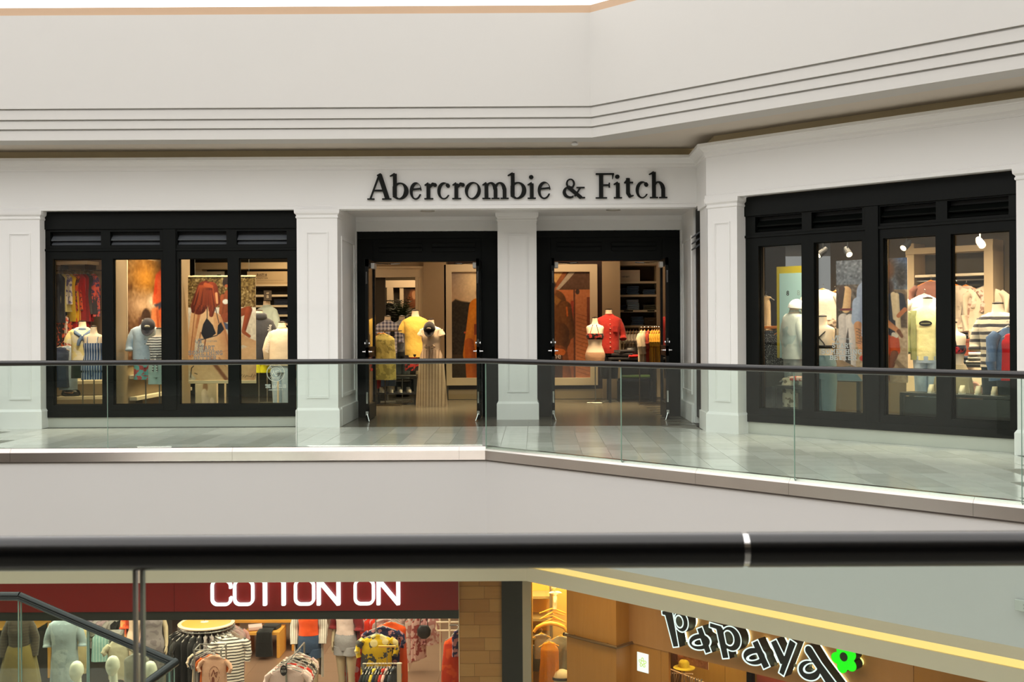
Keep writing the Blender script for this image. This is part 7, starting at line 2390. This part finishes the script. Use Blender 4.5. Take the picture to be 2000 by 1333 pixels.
# four-way stand with graphic tees before the round rack
p = at(412, 1264, 18.3)
rk = thing('clothes_rack', 'square metal stand of tan tees standing before the round rack', 'rack', (p.x, 18.3, ZF))
h = p.z - ZF
m = MB().tube([(-.22, .15, h), (.2, .15, h), (.2, -.15, h - .01), (-.22, -.15, h - .01), (-.22, .15, h)], .010, 8)
ob('bar', m.me(), METAL, rk)
for x in (-.22, .2):
    ob('upright', MB().tube([(x, -.15, 0), (x, -.15, h)], .014, 8).me(), METAL, rk)
    ob('upright', MB().tube([(x, .15, 0), (x, .15, h)], .012, 8).me(), METAL, rk)
TANT = cloth('tee_tan', (206, 160, 130))
for i, (nm, c_) in enumerate((('tan graphic', None), ('orange', (214, 104, 34)), ('plum', (66, 40, 46)), ('grey', (120, 112, 104)), ('black', (36, 32, 30)), ('cream', (216, 190, 160)))):
    q = hung('tee', '%s tee, %s from the front on the square metal stand' % (nm, NTH[i]), (p.x + .11 - .05 * i, 18.12 + .055 * i, p.z - .01), .42, .62, TANT if c_ is None else cloth('tee_' + nm, c_), -.1, .14, HCLEAR, seed=i % 3, th=.022)
    if i == 0:
        ob('chest_print', sdf_mesh_y(S_or(S_sub(S_ell(0, -.38, .085, .14), S_ell(0, -.38, .08, .135)), S_ell(-.02, -.46, .022, .05), S_path([(-.05, -.4), (-.01, -.30), (.02, -.40)], .006), S_path([(.0, -.36), (.05, -.33), (.03, -.42)], .005)), -.027, (-.11, .11, -.55, -.2)), plain('tee_ink', (120, 60, 40), .7), q)

# nested honey-wood tables
for lb, pa, pb, pyt, Yt, dd in (('large honey wood waterfall table at the back of the red shop', 440, 575, 1212, 23.0, .9), ('small honey wood waterfall table nested before the large one', 476, 546, 1236, 22.5, .6)):
    a, b2 = at(pa, pyt, Yt), at(pb, pyt, Yt)
    r = thing('display_table', lb, 'table', ((a.x + b2.x) / 2, Yt, ZF))
    w_, h = b2.x - a.x, a.z - ZF
    ob('table_top', boxm(-w_ / 2, w_ / 2, 0, dd, h - .06, h, .004), OAK, r)
    for s in (-1, 1):
        ob('leg', boxm(s * w_ / 2 - .06 * (s > 0), s * w_ / 2 + .06 * (s < 0), 0, dd, 0, h - .06, .004), OAK, r)
r = thing('draped_cloth', 'black skirt draped over the small honey wood table', 'clothing', (at(516, 1240, 22.4).x, 22.4, at(516, 1236, 22.4).z))
autosmooth(ob('cloth_fold', MB().loft([ring(.17, .08, -.46, wob=.06), ring(.16, .07, -.2, wob=.04), ring(.15, .06, .0), ring(.14, .3, .02, cy=.25)]).me(), cloth('drape_black', (34, 32, 30)), r), 1.0)
folded('folded_tee', 'pale pink folded tops heaped on the small honey wood table', (at(496, 1232, 22.6).x, 22.7, at(496, 1236, 22.5).z), cloth('fold_pink', (226, 190, 180)), .26, .26, .10, .3)
folded('folded_tee', 'black folded top on the small honey wood table beside the pink heap', (at(526, 1232, 22.6).x, 22.8, at(526, 1236, 22.5).z), cloth('fold_blk', (40, 36, 34)), .3, .26, .08, -.2)

# mannequins with legs
zf = plinth(at(603, 1300, 18.8).x, 18.8, .34, 'dark plinth under the form in denim shorts', .6)
form('mannequin', 'form in an orange top, open striped cardigan and dark denim shorts on bare legs', 603, 1168, 18.8, zf, 'f', 1.08, .05,
     [('tee', cloth('orange_top', (232, 84, 30)), {'sleeve': 'none', 'hem': .22}), ('shorts', cloth('denim_navy', (48, 62, 84), 'denim', (66, 82, 106), 60), {'len': .12, 'r0': .11, 'r1': .118}), ('legs', SKC), ('open', cloth('cardigan_stripe', (216, 204, 188), 'vstripe', (150, 134, 120), 30), {'hem': -.42, 'gap': 1.25, 'sleeve': 'long'})], skin=SKC)
zf = plinth(at(676, 1300, 18.9).x, 18.9, .34, 'dark plinth under the form in grey shorts', .6)
form('mannequin', 'form in a pale pink top, maroon shirt and grey denim shorts on bare legs', 676, 1164, 18.9, zf, 'f', 1.08, -.3,
     [('tee', cloth('pink_tank', (220, 192, 180)), {'sleeve': 'none', 'hem': .2}), ('shorts', cloth('denim_grey', (140, 134, 134), 'denim', (166, 160, 158), 60), {'len': .11, 'r0': .11, 'r1': .118}), ('legs', SKC), ('arm', SKC, {'side': -1}), ('open', cloth('maroon_shirt', (118, 32, 34)), {'hem': .12, 'gap': 1.35, 'sleeve': 'rolled'})], skin=SKC)

# red floral dresses on a rack between the two groups
p = at(716, 1196, 19.4)
rk = thing('clothes_rack', 'tall rack of red floral dresses beside the form in grey shorts', 'rack', (p.x, 19.4, ZF))
ob('bar', MB().tube([(-.35, 0, p.z - ZF), (.3, 0, p.z - ZF)], .012, 8).me(), METAL, rk)
for x in (-.35, .3):
    ob('upright', MB().tube([(x, 0, 0), (x, 0, p.z - ZF)], .012, 8).me(), METAL, rk)
ob('foot', boxm(-.36, .31, -.2, .2, 0, .02), METAL, rk)
REDF = cloth('red_floral', (206, 52, 30), 'floral', (180, 40, 28), 8, (196, 150, 150))
for i, (dx, L, lb) in enumerate(((-.22, 1.25, 'red floral maxi dress, first on the tall rack'), (-.06, 1.2, 'red floral maxi dress, second on the tall rack'), (.1, .95, 'red floral maxi dress, third on the tall rack'), (.22, .8, 'red floral dress, last on the tall rack'))):
    hung('dress', lb, (p.x + dx, 19.4, p.z + .012), .36, L, REDF, .7, 0, seed=i, th=.06, wob=.12, flare=.12)

# yellow floral tops
p = at(748, 1205, 18.2)
rk = thing('clothes_rack', 'rack of floral tops with the yellow floral one facing out', 'rack', (p.x, 18.2, ZF))
h = p.z - ZF
ob('bar', MB().tube([(-.1, -.1, h), (.06, .75, h)], .012, 8).me(), METAL, rk)
ob('upright', MB().tube([(.06, .75, 0), (.06, .75, h)], .014, 8).me(), METAL, rk)
ob('upright', MB().tube([(-.1, -.1, .0), (-.1, -.1, h)], .010, 8).me(), METAL, rk)
ob('foot', boxm(-.25, .2, -.15, .8, 0, .02), METAL, rk)
YF = cloth('yellow_floral', (226, 184, 34), 'floral', (60, 66, 78), 7, (236, 214, 150))
hung('blouse', 'yellow floral blouse facing out at the front of the floral rack', (p.x - .08, 18.06, p.z - .17), .5, .70, YF, .08, .22, HCLEAR, seed=1, th=.05)
hung('blouse', 'navy floral blouse right behind the yellow floral one', (p.x + .0, 18.16, p.z - .08), .54, .72, cloth('navy_floral', (40, 40, 70), 'floral', (180, 120, 120), 12), .05, .2, HCLEAR, seed=2, th=.035)
hung('dress', 'orange dress behind the navy floral blouse, hanging down to the floor rack', (p.x + .12, 18.3, p.z - .04), .5, 1.2, cloth('orange_dress', (228, 86, 30)), .05, 0, HCLEAR, seed=0, th=.05)
for i in range(7):
    hung('blouse', 'grey rose blouse behind the orange dress on the floral rack, %s from the front' % NTH[i], (p.x + .03 + .01 * i, 18.36 + .05 * i, p.z + .0 + .006 * i), .44, .7, cloth('rr_grey_rose', (176, 144, 136)), .1, 0, HCLEAR, seed=i % 3, th=.02, group='grey rose blouses on the floral rack')
p = at(747, 1297, 17.7)
rk = thing('clothes_rack', 'low rack with a cream post before the yellow floral blouse', 'rack', (p.x, 17.7, ZF))
h = p.z - ZF
ob('bar', MB().tube([(-.3, 0, h), (.3, 0, h)], .011, 8).me(), CRM, rk)
ob('post', boxm(.225, .29, -.03, .03, 0, h + .01, .004), CRM, rk)
ob('post', boxm(-.31, -.28, -.02, .02, 0, h), METAL, rk)
ob('shelf_sign', boxm(-.06, .2, -.02, .02, h + .25, h + .275), OAK, rk)
ob('sign_stem', MB().tube([(.07, 0, h), (.07, 0, h + .25)], .006, 6).me(), METAL, rk)
for i, (nm, c_) in enumerate((('black', (34, 32, 32)), ('dark green', (40, 50, 44)), ('charcoal', (56, 52, 50)), ('yellow', (214, 184, 60)), ('ink blue', (36, 40, 56)), ('coffee', (70, 52, 42)), ('red', (196, 56, 40)), ('blush', (224, 180, 164)), ('jet', (24, 24, 24)), ('slate', (60, 62, 66)))):
    hung('top_garment' if False else 'blouse', '%s top on the low rack, %s from the left' % (nm, NTH[i]), (p.x - .25 + i * .047, 17.7, p.z + .011), .36, .6, cloth('low_' + nm.replace(' ', '_'), c_), 1.3, .1, HCLEAR, seed=i % 3, th=.02)

# right-hand back of the red shop
p = at(818, 1198, 21.6)
rk = thing('clothes_rack', 'rack of pink and white garments with a cream foot post near the plank pier', 'rack', (p.x, 21.6, ZF))
h = p.z - ZF
ob('bar', MB().tube([(-.2, 0, h), (.4, 0, h)], .012, 8).me(), CRM, rk)
for x in (-.2, .4):
    ob('upright', MB().tube([(x, 0, 0), (x, 0, h)], .014, 8).me(), CRM, rk)
for i, (dx, lb, c_, c2, L) in enumerate(((-.12, 'white and rose long dress on the pink rack', (220, 190, 176), (190, 120, 110), .85), (.0, 'blush floral dress second on the pink rack', (214, 170, 158), (150, 60, 56), .8), (.16, 'pink floral top on the pink rack', (216, 160, 154), (130, 50, 56), .5), (.28, 'rose print top last on the pink rack', (200, 140, 134), (230, 200, 190), .52))):
    hung('dress', lb, (p.x + dx, 21.6, p.z + .012), .36, L, cloth('pinkrack_%d' % i, c_, 'floral', c2, 12), .8, 0, HCLEAR, seed=i, th=.05, wob=.1)
r = thing('handbag', 'dark round bag hanging in front of the pink rack', 'bag', Vector((at(828, 1240, 21.3).x, 21.3, at(828, 1248, 21.3).z)))
autosmooth(ob('bag_body', MB().loft([ring(.05, .03, 0), ring(.12, .06, .06), ring(.13, .06, .16), ring(.08, .04, .24)]).me(), MATS['bag_black'], r), 1.2)
ob('strap', MB().tube([(-.08, 0, .2), (-.04, 0, .46), (.04, 0, .46), (.08, 0, .2)], .008, 6).me(), MATS['bag_black'], r)
hz = at(878, 1216, 20.6)
rk = thing('clothes_rack', 'cream tubular rack arms standing by the plank pier', 'rack', (hz.x, 20.6, ZF))
h = hz.z - ZF
wq = 26 * 20.6 / F
ob('bar', MB().tube([(-wq, 0, h), (wq * .8, 0, h), (wq * .9, 0, h - .03), (wq * .9, 0, h - .12), (wq * .8, 0, h - .15), (-wq * .9, 0, h - .15), (-wq, 0, h - .12), (-wq, 0, h)], .017, 10).me(), CRM, rk)
ob('upright', MB().tube([(0, .0, 0), (0, 0, h + .25)], .02, 10).me(), CRM, rk)
ob('foot', boxm(-.25, .25, -.18, .18, 0, .025), CRM, rk)
p = at(890, 1222, 18.4)
rk = thing('clothes_rack', 'rack with an orange dress at the right edge of the red shop', 'rack', (p.x, 18.4, ZF))
h = p.z - ZF
ob('bar', MB().tube([(-.1, 0, h), (.2, 0, h)], .012, 8).me(), METAL, rk)
ob('upright', MB().tube([(.18, 0, 0), (.18, 0, h)], .014, 8).me(), METAL, rk)
hung('blouse', 'navy and red print top on the rack at the right edge of the red shop', (p.x + .04, 18.34, p.z + .012), .3, .4, cloth('edge_navy', (50, 46, 78), 'floral', (190, 130, 130), 14), .9, 0, seed=2)
hung('dress', 'orange red dress at the right edge of the red shop, by the plank pier', (p.x + .0, 18.42, p.z - .1), .42, 1.1, cloth('edge_orange', (206, 64, 30), 'floral', (226, 88, 36), 5), .3, 0, seed=1, th=.07, flare=.12)

# white tops heaped behind a price disc
p = at(570, 1278, 17.6)
rk = thing('clothes_rack', 'low stand of white tops with a black oval price tag', 'rack', (p.x, 17.6, ZF))
h = p.z - ZF
ob('bar', MB().tube([(-.02, -.3, h - .06), (.08, .55, h + .02)], .012, 8).me(), METAL, rk)
ob('upright', MB().tube([(.08, .55, 0), (.08, .55, h + .02)], .014, 8).me(), METAL, rk)
ob('upright', MB().tube([(-.02, -.3, 0), (-.02, -.3, h - .06)], .014, 8).me(), METAL, rk)
for i, (nm, c_, c2) in enumerate((('blush white', (226, 196, 184), None), ('white', (232, 214, 202), None), ('red and white', (206, 60, 44), (230, 214, 200)), ('grey print', (120, 108, 96), (210, 196, 176)), ('black and cream print', (44, 38, 34), (214, 196, 176)), ('cream print', (206, 186, 164), (110, 90, 74)), ('pale rose', (220, 186, 170), (190, 150, 140)))):
    hung('blouse', '%s top, %s from the front on the low white-top stand' % (nm, NTH[i]), (p.x - .02 + .014 * i, 17.36 + .085 * i, p.z - .07 + .012 * i), .56 - .02 * i, .6, cloth('heap_%d' % i, c_, 'floral' if c2 else None, c2 or c_, 16), -.05, .16, HCLEAR, seed=i % 3, th=.03)
tg = thing('price_tag', 'black oval price tag with pale numerals on the white tops', 'tag', at(554, 1321, 17.25))
ob('disc', sdf_mesh(S_ell(0, .08, .052, .08), -.07, .07, -.02, .18, .006, .006), plain('tag_black', (30, 24, 24), .5), tg)
ob('print', text_me('2 for', .028, .0006), plain('tag_white', (210, 200, 190), .5), tg, (0, -.002, .115))
ob('print', text_me('$20', .05, .0006), MATS['tag_white'], tg, (0, -.002, .055))

# left part, seen through the stair balustrade
form('mannequin', 'form in a loose grey patterned jumpsuit with a bare hand, behind the handrail bend', 296, 1172, 18.6, ZF, 'f', 1.08, .35,
     [('tee', cloth('grey_jump', (140, 128, 128), 'camo', (118, 106, 108), 9), {'sleeve': 'none', 'hem': .2}), ('trousers', MATS['grey_jump'], {'len': .84, 'r1': .10}), ('arm', SKC, {'side': 1}), ('arm', SKC, {'side': -1})], skin=SKC)
form('mannequin', 'form in a long orange and coral kimono behind the stair handrail', 272, 1160, 19.3, ZF, 'f', 1.12, .1,
     [('tee', cloth('nude_top', (214, 180, 150)), {'sleeve': 'none', 'hem': .1}), ('open', cloth('kimono', (222, 84, 40), 'floral', (232, 150, 80), 7), {'hem': -.3, 'gap': 1.1, 'sleeve': 'rolled'}), ('skirt', cloth('blush_skirt', (222, 186, 160)), {'top': .28, 'hem': -.5, 'flare': .05})], skin=SKC)
GLW = plain('form_ivory', (240, 234, 218), .32, var=.02)
for i, (px, py, Yh, rt, lb, wr) in enumerate(((152, 1291, 17.0, -.25, 'bald ivory mannequin head on the left, turned aside behind the stair glass', []), (222, 1281, 16.9, -.12, 'bald ivory mannequin in the middle behind the stair glass, face to the hall', []), (293, 1291, 17.1, .5, 'bald ivory mannequin on the right, half hidden by the handrail end', []))):
    p = at(px, py, Yh)
    r_ = form('mannequin', lb, px, py + 42, Yh, ZF, 'f', 1.12, rt, [('head', GLW), ('dress_top', cloth('ivory_dress_%d' % i, ((206, 190, 160), (70, 60, 52), (176, 160, 140))[i]), {'sleeve': 'none', 'neck': .56, 'hem': .2}), ('skirt', MATS['ivory_dress_%d' % i], {'top': .26, 'hem': -.5, 'flare': .06}), ('arm', GLW, {'side': 1}), ('arm', GLW, {'side': -1})], skin=GLW, cap=False)
SHD = cloth('shirtdress_blue', (156, 166, 172), 'camo', (176, 184, 186), 5)
form('mannequin', 'form in a pale blue grey shirt dress behind the stair glass', 126, 1196, 18.2, ZF, 'm', 1.05, .1, [('shirt', SHD, {'sleeve': 'rolled', 'hem': .1}), ('skirt', SHD, {'top': .3, 'hem': -.6, 'flare': .03, 'wob': .03})])
form('mannequin', 'form in a dark wrap top and olive mini skirt at the far left edge', 38, 1190, 17.8, ZF, 'f', 1.06, .2, [('tee', cloth('wrap_dark', (66, 54, 44), 'hstripe', (84, 70, 56), 22), {'sleeve': 'long', 'hem': .2}), ('skirt', cloth('skirt_olive', (124, 104, 52)), {'top': .28, 'hem': -.32, 'flare': .09, 'wob': .03})], skin=SKC)
hung('trousers_hung' if False else 'trousers', 'sand coloured trousers hanging beside the pale blue shirt dress', (at(156, 1215, 18.6).x, 18.6, at(156, 1213, 18.6).z), .22, .78, cloth('sand_trouser', (214, 186, 140)), .1, 0, seed=2)
hung('blouse', 'sea green striped top hanging behind the stair handrail', (at(196, 1232, 20.0).x, 20.0, at(196, 1228, 20.0).z), .3, .5, cloth('sea_top', (150, 186, 180), 'vstripe', (196, 214, 206), 20), .1, 0, seed=1)
hung('dress', 'oatmeal linen dress hanging between the mannequin heads', (at(232, 1248, 18.4).x, 18.4, at(232, 1242, 18.4).z), .34, .62, cloth('oat_dress', (206, 190, 164)), .3, .1, seed=3)
hung('dress', 'grey linen dress hanging left of the handrail end', (at(268, 1262, 18.0).x, 18.0, at(268, 1268, 18.0).z), .4, .6, cloth('linen_grey', (150, 144, 134)), .1, 0, seed=0)
p = at(222, 1200, 22.5)
rk = thing('clothes_rack', 'back rack of white and pink shirts left of the orange kimono', 'rack', (p.x, 22.5, ZF))
h = p.z - ZF
ob('bar', MB().tube([(-.5, 0, h), (.5, 0, h)], .012, 8).me(), METAL, rk)
for x in (-.5, .5):
    ob('upright', MB().tube([(x, 0, 0), (x, 0, h)], .012, 8).me(), METAL, rk)
for i, (nm, c_) in enumerate((('lilac', (190, 170, 190)), ('white', (226, 216, 212)), ('pale pink', (226, 196, 200)), ('chalk', (216, 206, 196)), ('black', (40, 36, 34)), ('dark olive', (70, 64, 46)))):
    hung('shirt', '%s shirt on the back rack, %s from the left' % (nm, NTH[i]), (p.x - .4 + i * .16, 22.5, p.z + .012), .42, .58 if i < 4 else .8, cloth('backrack_%d' % i, c_), .5, .3, HCLEAR, seed=i % 3)
tb = table('display_table', 'grey display table of folded knits behind the oatmeal dress', (at(225, 1260, 21.5).x, 21.5, ZF), 1.4, .7, .75, plain('table_grey', (120, 112, 100), .5))
for i, (nm, c_) in enumerate((('grey', (130, 122, 110)), ('white', (214, 206, 196)), ('sand', (196, 172, 140)))):
    folded('folded_knit', '%s folded knit on the grey display table' % nm, (tb.location.x - .4 + .4 * i, 21.4, ZF + .75), cloth('knit_%d' % i, c_), .3, .28, .09, .1 * i)
tb = table('display_table', 'honey wood display table at the far left of the red shop', (at(20, 1220, 21.0).x, 21.0, ZF), 1.2, .7, at(20, 1218, 21.0).z - ZF, OAK)
for i, (px, nm, c_) in enumerate(((44, 'cream', (214, 206, 176)), (62, 'white', (226, 220, 206)), (80, 'sage', (150, 160, 130)))):
    folded('folded_tee', '%s folded tee in a row on the dark ledge behind the skirt form' % nm, (at(px, 1222, 22.4).x, 22.4, at(px, 1221, 22.4).z), cloth('ledge_%d' % i, c_), .13, .2, .07)
lg = thing('wall_shelf', 'dark ledge behind the form in the olive skirt', 'shelf', (at(64, 1224, 22.4).x, 22.4, ZF))
ob('board', boxm(-.5, .6, -.2, .2, at(64, 1223, 22.4).z - ZF - .05, at(64, 1221, 22.4).z - ZF), DARKT, lg)
for x in (-.45, .55):
    ob('leg', boxm(x - .02, x + .02, -.18, .18, 0, at(64, 1223, 22.4).z - ZF - .05), DARKT, lg)
# shop window pane on the left of the entrance
wn = thing('window_4', None, None, (X16(170), CY_ + .03, ZF), kind='structure')
ob('pane', boxm(X16(-60), X16(93) - .004, CY_ + .02, CY_ + .03, ZF + .02, Z16(1209)), GLASSW, wn, world=True)
ob('pane', boxm(X16(93) + .004, X16(335), CY_ + .02, CY_ + .03, ZF + .02, Z16(1209)), GLASSW, wn, world=True)
ob('sill', boxm(X16(-60), X16(335), CY_ + .0, CY_ + .05, ZF, ZF + .03), METAL, wn, world=True)
# ================================================================== fruit shop on the lower level
YWD = plain('yellow_shop_wall', (216, 176, 92), .7, var=.05)
YW2 = wood('yellow_panel', (200, 156, 76), (216, 174, 92), 2.0, .5, 'Z')
ob('floor_fruit_shop', boxm(-.2, 9, 15, 24, ZF - .2, ZF), plain('fruit_floor', (150, 110, 60), .4), kind='structure')
ob('wall_fruit_back', boxm(-.3, .74, 18.4, 18.5, ZF, -1.7), YWD, kind='structure')
ob('wall_fruit_side', boxm(-.16, -.06, 16.5, 18.4, ZF, -1.7), YW2, kind='structure')
ob('wall_fruit_inner', boxm(.62, .74, 16.2, 18.4, ZF, -1.7), YWD, kind='structure')
ob('ceiling_fruit_shop', MB().prism([(-.3, 16.25), (.9, 15.9), (9, 7.8), (12, 10), (6, 24), (-.3, 24)], -1.7, -1.6).me(), YWD, kind='structure')
pw0, pw1 = at45(1037.5, 1230, 16.28), at45(1106, 1230, 16.24)
wn = thing('window_5', None, None, (pw0.x, pw0.y, ZF), kind='structure')
mx_ = at45(1067, 1230, 16.26)
for a, b2 in ((pw0, mx_), (mx_, pw1)):
    d = (b2 - a); d.z = 0; d.normalize(); a2, b3 = a + d * .004, b2 - d * .004
    n = Vector((-d.y, d.x, 0)) * .006
    ob('pane', MB().prism([(a2 - n)[:2], (b3 - n)[:2], (b3 + n)[:2], (a2 + n)[:2]], ZF + .02, -1.75).me(), GLASSW, wn, world=True)
# shelf tower with hangers and garments
YP = 17.5
P6 = lambda px, py, Y=YP: at(px, py, Y)
r = thing('shelf_unit', 'yellow shelf tower in the fruit shop side window', 'shelf', (P6(1058, 1300).x, 18.1, ZF))
for py in (1166.5, 1210, 1246, 1275, 1308):
    z = at(1060, py, 18.0).z
    ob('board', MB().box(P6(1037, py, 18).x, P6(1076, py, 18).x, 17.95, 18.35, z - .02, z + .02).me(), plain('shelf_steel', (150, 130, 90), .5), r, world=True)
ob('back_panel', MB().box(P6(1037, 1200, 18).x, P6(1076, 1200, 18).x, 18.34, 18.38, ZF, -1.75).me(), YW2, r, world=True)
ob('post', MB().box(P6(1075, 1200, 17.9).x - .012, P6(1075, 1200, 17.9).x + .012, 17.9, 17.94, ZF, -1.75).me(), METAL, r, world=True)
st = thing('hanger_stand', 'pole stand carrying yellow wooden hangers in the fruit shop side window', 'stand', (P6(1078, 1230).x, YP, ZF))
ob('pole', MB().tube([(0, 0, 0), (0, 0, P6(1078, 1150).z - ZF)], .014, 10).me(), METAL, st)
ob('foot', MB().lathe([(.2, 0), (.2, .015), (.02, .03)], 20).me(), METAL, st)
q = P6(1083, 1146)
ob('arm', MB().tube([(0, 0, q.z - ZF - .02), (q.x - st.location.x + .03, -.02, q.z - ZF - .02)], .006, 6).me(), METAL, st)
HY = plain('hanger_yellow', (222, 176, 70), .45)
for i, (px, py, ang) in enumerate(((1079, 1188, .0), (1079, 1195, .5), (1078, 1202, -.4), (1080, 1207, .3), (1078, 1211, -.1))):
    q = P6(px, py)
    hh = thing('clothes_hanger', 'yellow wooden clothes hanger on the pole stand, %s from the top' % NTH[i], 'hanger', (q.x, YP - .03, q.z + .06), ang)
    a, b2 = hanger_me(.40)
    ob('hanger_arms', a.copy() if len(a.materials) else a, HY, hh)
    hh.children[0].data.materials.clear(); hh.children[0].data.materials.append(HY)
    ob('hook', b2, CHROME, hh)
hh = thing('clothes_hanger', 'large broad yellow wooden hanger in front of the pole stand', 'hanger', (P6(1075, 1214, 17.3).x, 17.3, P6(1075, 1209, 17.3).z))
ob('hanger_arms', MB().tube([(-.25, 0, -.2), (-.2, 0, -.13), (-.1, 0, -.085), (0, 0, -.07), (.1, 0, -.085), (.2, 0, -.13), (.25, 0, -.2)], [.022, .026, .03, .032, .03, .026, .022], 10).me(), HY, hh)
ob('hook', hanger_me(.40)[1], CHROME, hh)
hung('blouse', 'grey draped blouse with lace hem in the fruit shop side window', (P6(1096, 1236, 17.2).x, 17.2, P6(1096, 1234, 17.2).z), .36, .55, cloth('grey_blouse', (140, 136, 126)), -.3, .2, HY, seed=1, th=.06)
hung('dress', 'amber orange ruffled dress in the fruit shop side window', (P6(1072, 1250, 17.0).x, 17.0, P6(1072, 1246, 17.0).z), .28, .95, cloth('amber_dress', (222, 148, 32)), .2, 0, HY, seed=2, th=.07, wob=.18)
hung('blouse', 'pale grey top hanging left of the amber dress', (P6(1057, 1235, 17.4).x, 17.4, P6(1057, 1230, 17.4).z), .2, .36, cloth('pale_grey_top', (160, 156, 160)), .2, 0, HY, seed=0)
hung('blouse', 'dark grey top below the pale grey one in the side window', (P6(1052, 1255, 17.6).x, 17.6, P6(1052, 1250, 17.6).z), .2, .4, cloth('dark_grey_top', (84, 82, 84)), .3, 0, HY, seed=3)
hung('scarf', 'white lace strip hanging at the top of the pole stand', (P6(1083, 1150).x, YP - .02, P6(1083, 1146).z), .07, .26, cloth('lace_strip', (232, 228, 216), 'dots', (180, 176, 170), 30), 0, 0, seed=1, hw=.08)
cu = thing('cushion', 'cream cushion with a black band low in the fruit shop side window', 'cushion', P6(1098, 1340, 17.0))
autosmooth(ob('cushion_body', MB().loft([ring(.05, .05, .0), ring(.13, .11, .06), ring(.15, .12, .12), ring(.12, .1, .2), ring(.04, .04, .235)]).me(), cloth('cushion_cream', (236, 222, 190)), cu), 1.2)
autosmooth(ob('band', MB().loft([ring(.151, .123, .10), ring(.154, .125, .12), ring(.15, .122, .14)], False, False).me(), cloth('cushion_band', (26, 24, 24)), cu), 1.2)
tb = table('display_table', 'low oak table under the cushion in the fruit shop side window', (P6(1090, 1340, 17.1).x, 17.1, ZF), .55, .45, P6(1098, 1340, 17.0).z - ZF, OAK)
# interior below the sign fascia
C6 = 18.2
ca, cb = at45(1330, 1300, C6), at45(1462, 1300, C6)
sc = lambda p_: (p_.x - p_.y) / R2
r = thing('wall_cabinet', 'yellow wood cabinet wall under the sign in the fruit shop', 'cabinet', W45(sc(ca), C6, ZF), Q)
L_ = sc(cb) - sc(ca)
zt = at45(1400, 1278, C6).z - ZF + .3
xm = sx(1416, C6, 1310) - sc(ca)
ob('panel', boxm(0, xm - .004, 0, .3, 0, zt), YW2, r)
ob('panel', boxm(xm + .004, L_, 0, .3, 0, zt), YW2, r)
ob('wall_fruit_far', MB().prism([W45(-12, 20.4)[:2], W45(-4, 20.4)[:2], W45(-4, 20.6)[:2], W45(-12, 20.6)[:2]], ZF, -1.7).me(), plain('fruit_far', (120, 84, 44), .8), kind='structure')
ob('wall_fruit_red', MB().prism([W45(sx(1478, C6, 1320), C6)[:2], W45(sx(1640, C6, 1320), C6)[:2], W45(sx(1640, C6, 1320), C6 + .2)[:2], W45(sx(1478, C6, 1320), C6 + .2)[:2]], ZF, -1.75).me(), plain('coral_wall', (176, 84, 62), .7), kind='structure')
r = thing('door_post', 'dark door post between the yellow cabinet and the coral wall', 'post', W45(sx(1465, C6 - .1, 1320), C6 - .1, ZF), Q)
ob('post', boxm(-.03, .05, -.04, .04, 0, 2.6), BLACKM, r); ob('plate', boxm(.0, .03, -.045, -.04, 1.2, 1.5), METAL, r)
c = Canvas(1308, 1400, 1266, 1304, 1).fill((164, 120, 92)).rect(1308, 1322, 1266, 1304, (110, 78, 70)).ell(1330, 1284, 9, 12, (196, 140, 110)).rect(1308, 1400, 1266, 1271, (60, 42, 34)).noise(10, 3)
ph_ = poster('photo_panel', 'photo panel with dark lettering above the yellow cabinet', c, at45(1348, 1300, C6 - .25), .62, .30, Q, None, None, 'poster')
ob('print_text', text_me('FASHION', .1, .001), INK, ph_, (.08, -.009, .12))
jr = thing('jewellery_rack', 'bronze rack of tangled necklaces before the yellow cabinet', 'rack', W45(sx(1335, 17.4, 1330), 17.4, ZF), Q)
hz = at45(1335, 1318, 17.4).z - ZF
ob('bar', MB().tube([(-.3, 0, hz + .03), (.35, 0, hz - .04)], .010, 8).me(), CRM, jr)
ob('bar', MB().tube([(-.25, .06, hz - .05), (.2, -.06, hz + .06)], .008, 8).me(), CRM, jr)
for x in (-.28, .3):
    ob('upright', MB().tube([(x, 0, 0), (x, 0, hz)], .010, 8).me(), METAL, jr)
rnd = random.Random(4)
for k in range(12):
    x = -.24 + .045 * k
    ob('necklace', MB().tube([(x, -.01, hz), (x + .02, -.03, hz - .15 - rnd.random() * .1), (x + .04, -.01, hz)], .006, 6).me(), plain('beads_%d' % (k % 3), ((190, 160, 110), (120, 110, 100), (214, 190, 150))[k % 3], .4), jr)
ss = thing('hat_stand', 'yellow hat on a thin stand beside the necklaces', 'hat', W45(sx(1336, 17.9, 1290), 17.9, ZF), Q)
hz = at45(1336, 1303, 17.9).z - ZF
ob('stand', MB().tube([(0, 0, 0), (0, 0, hz)], .01, 8).me(), METAL, ss)
autosmooth(ob('hat', MB().lathe([(.15, hz - .02), (.15, hz - .01), (.08, hz), (.075, hz + .06), (.05, hz + .09), (.0, hz + .095)], 20).me(), cloth('hat_yellow', (216, 190, 60)), ss), .8)
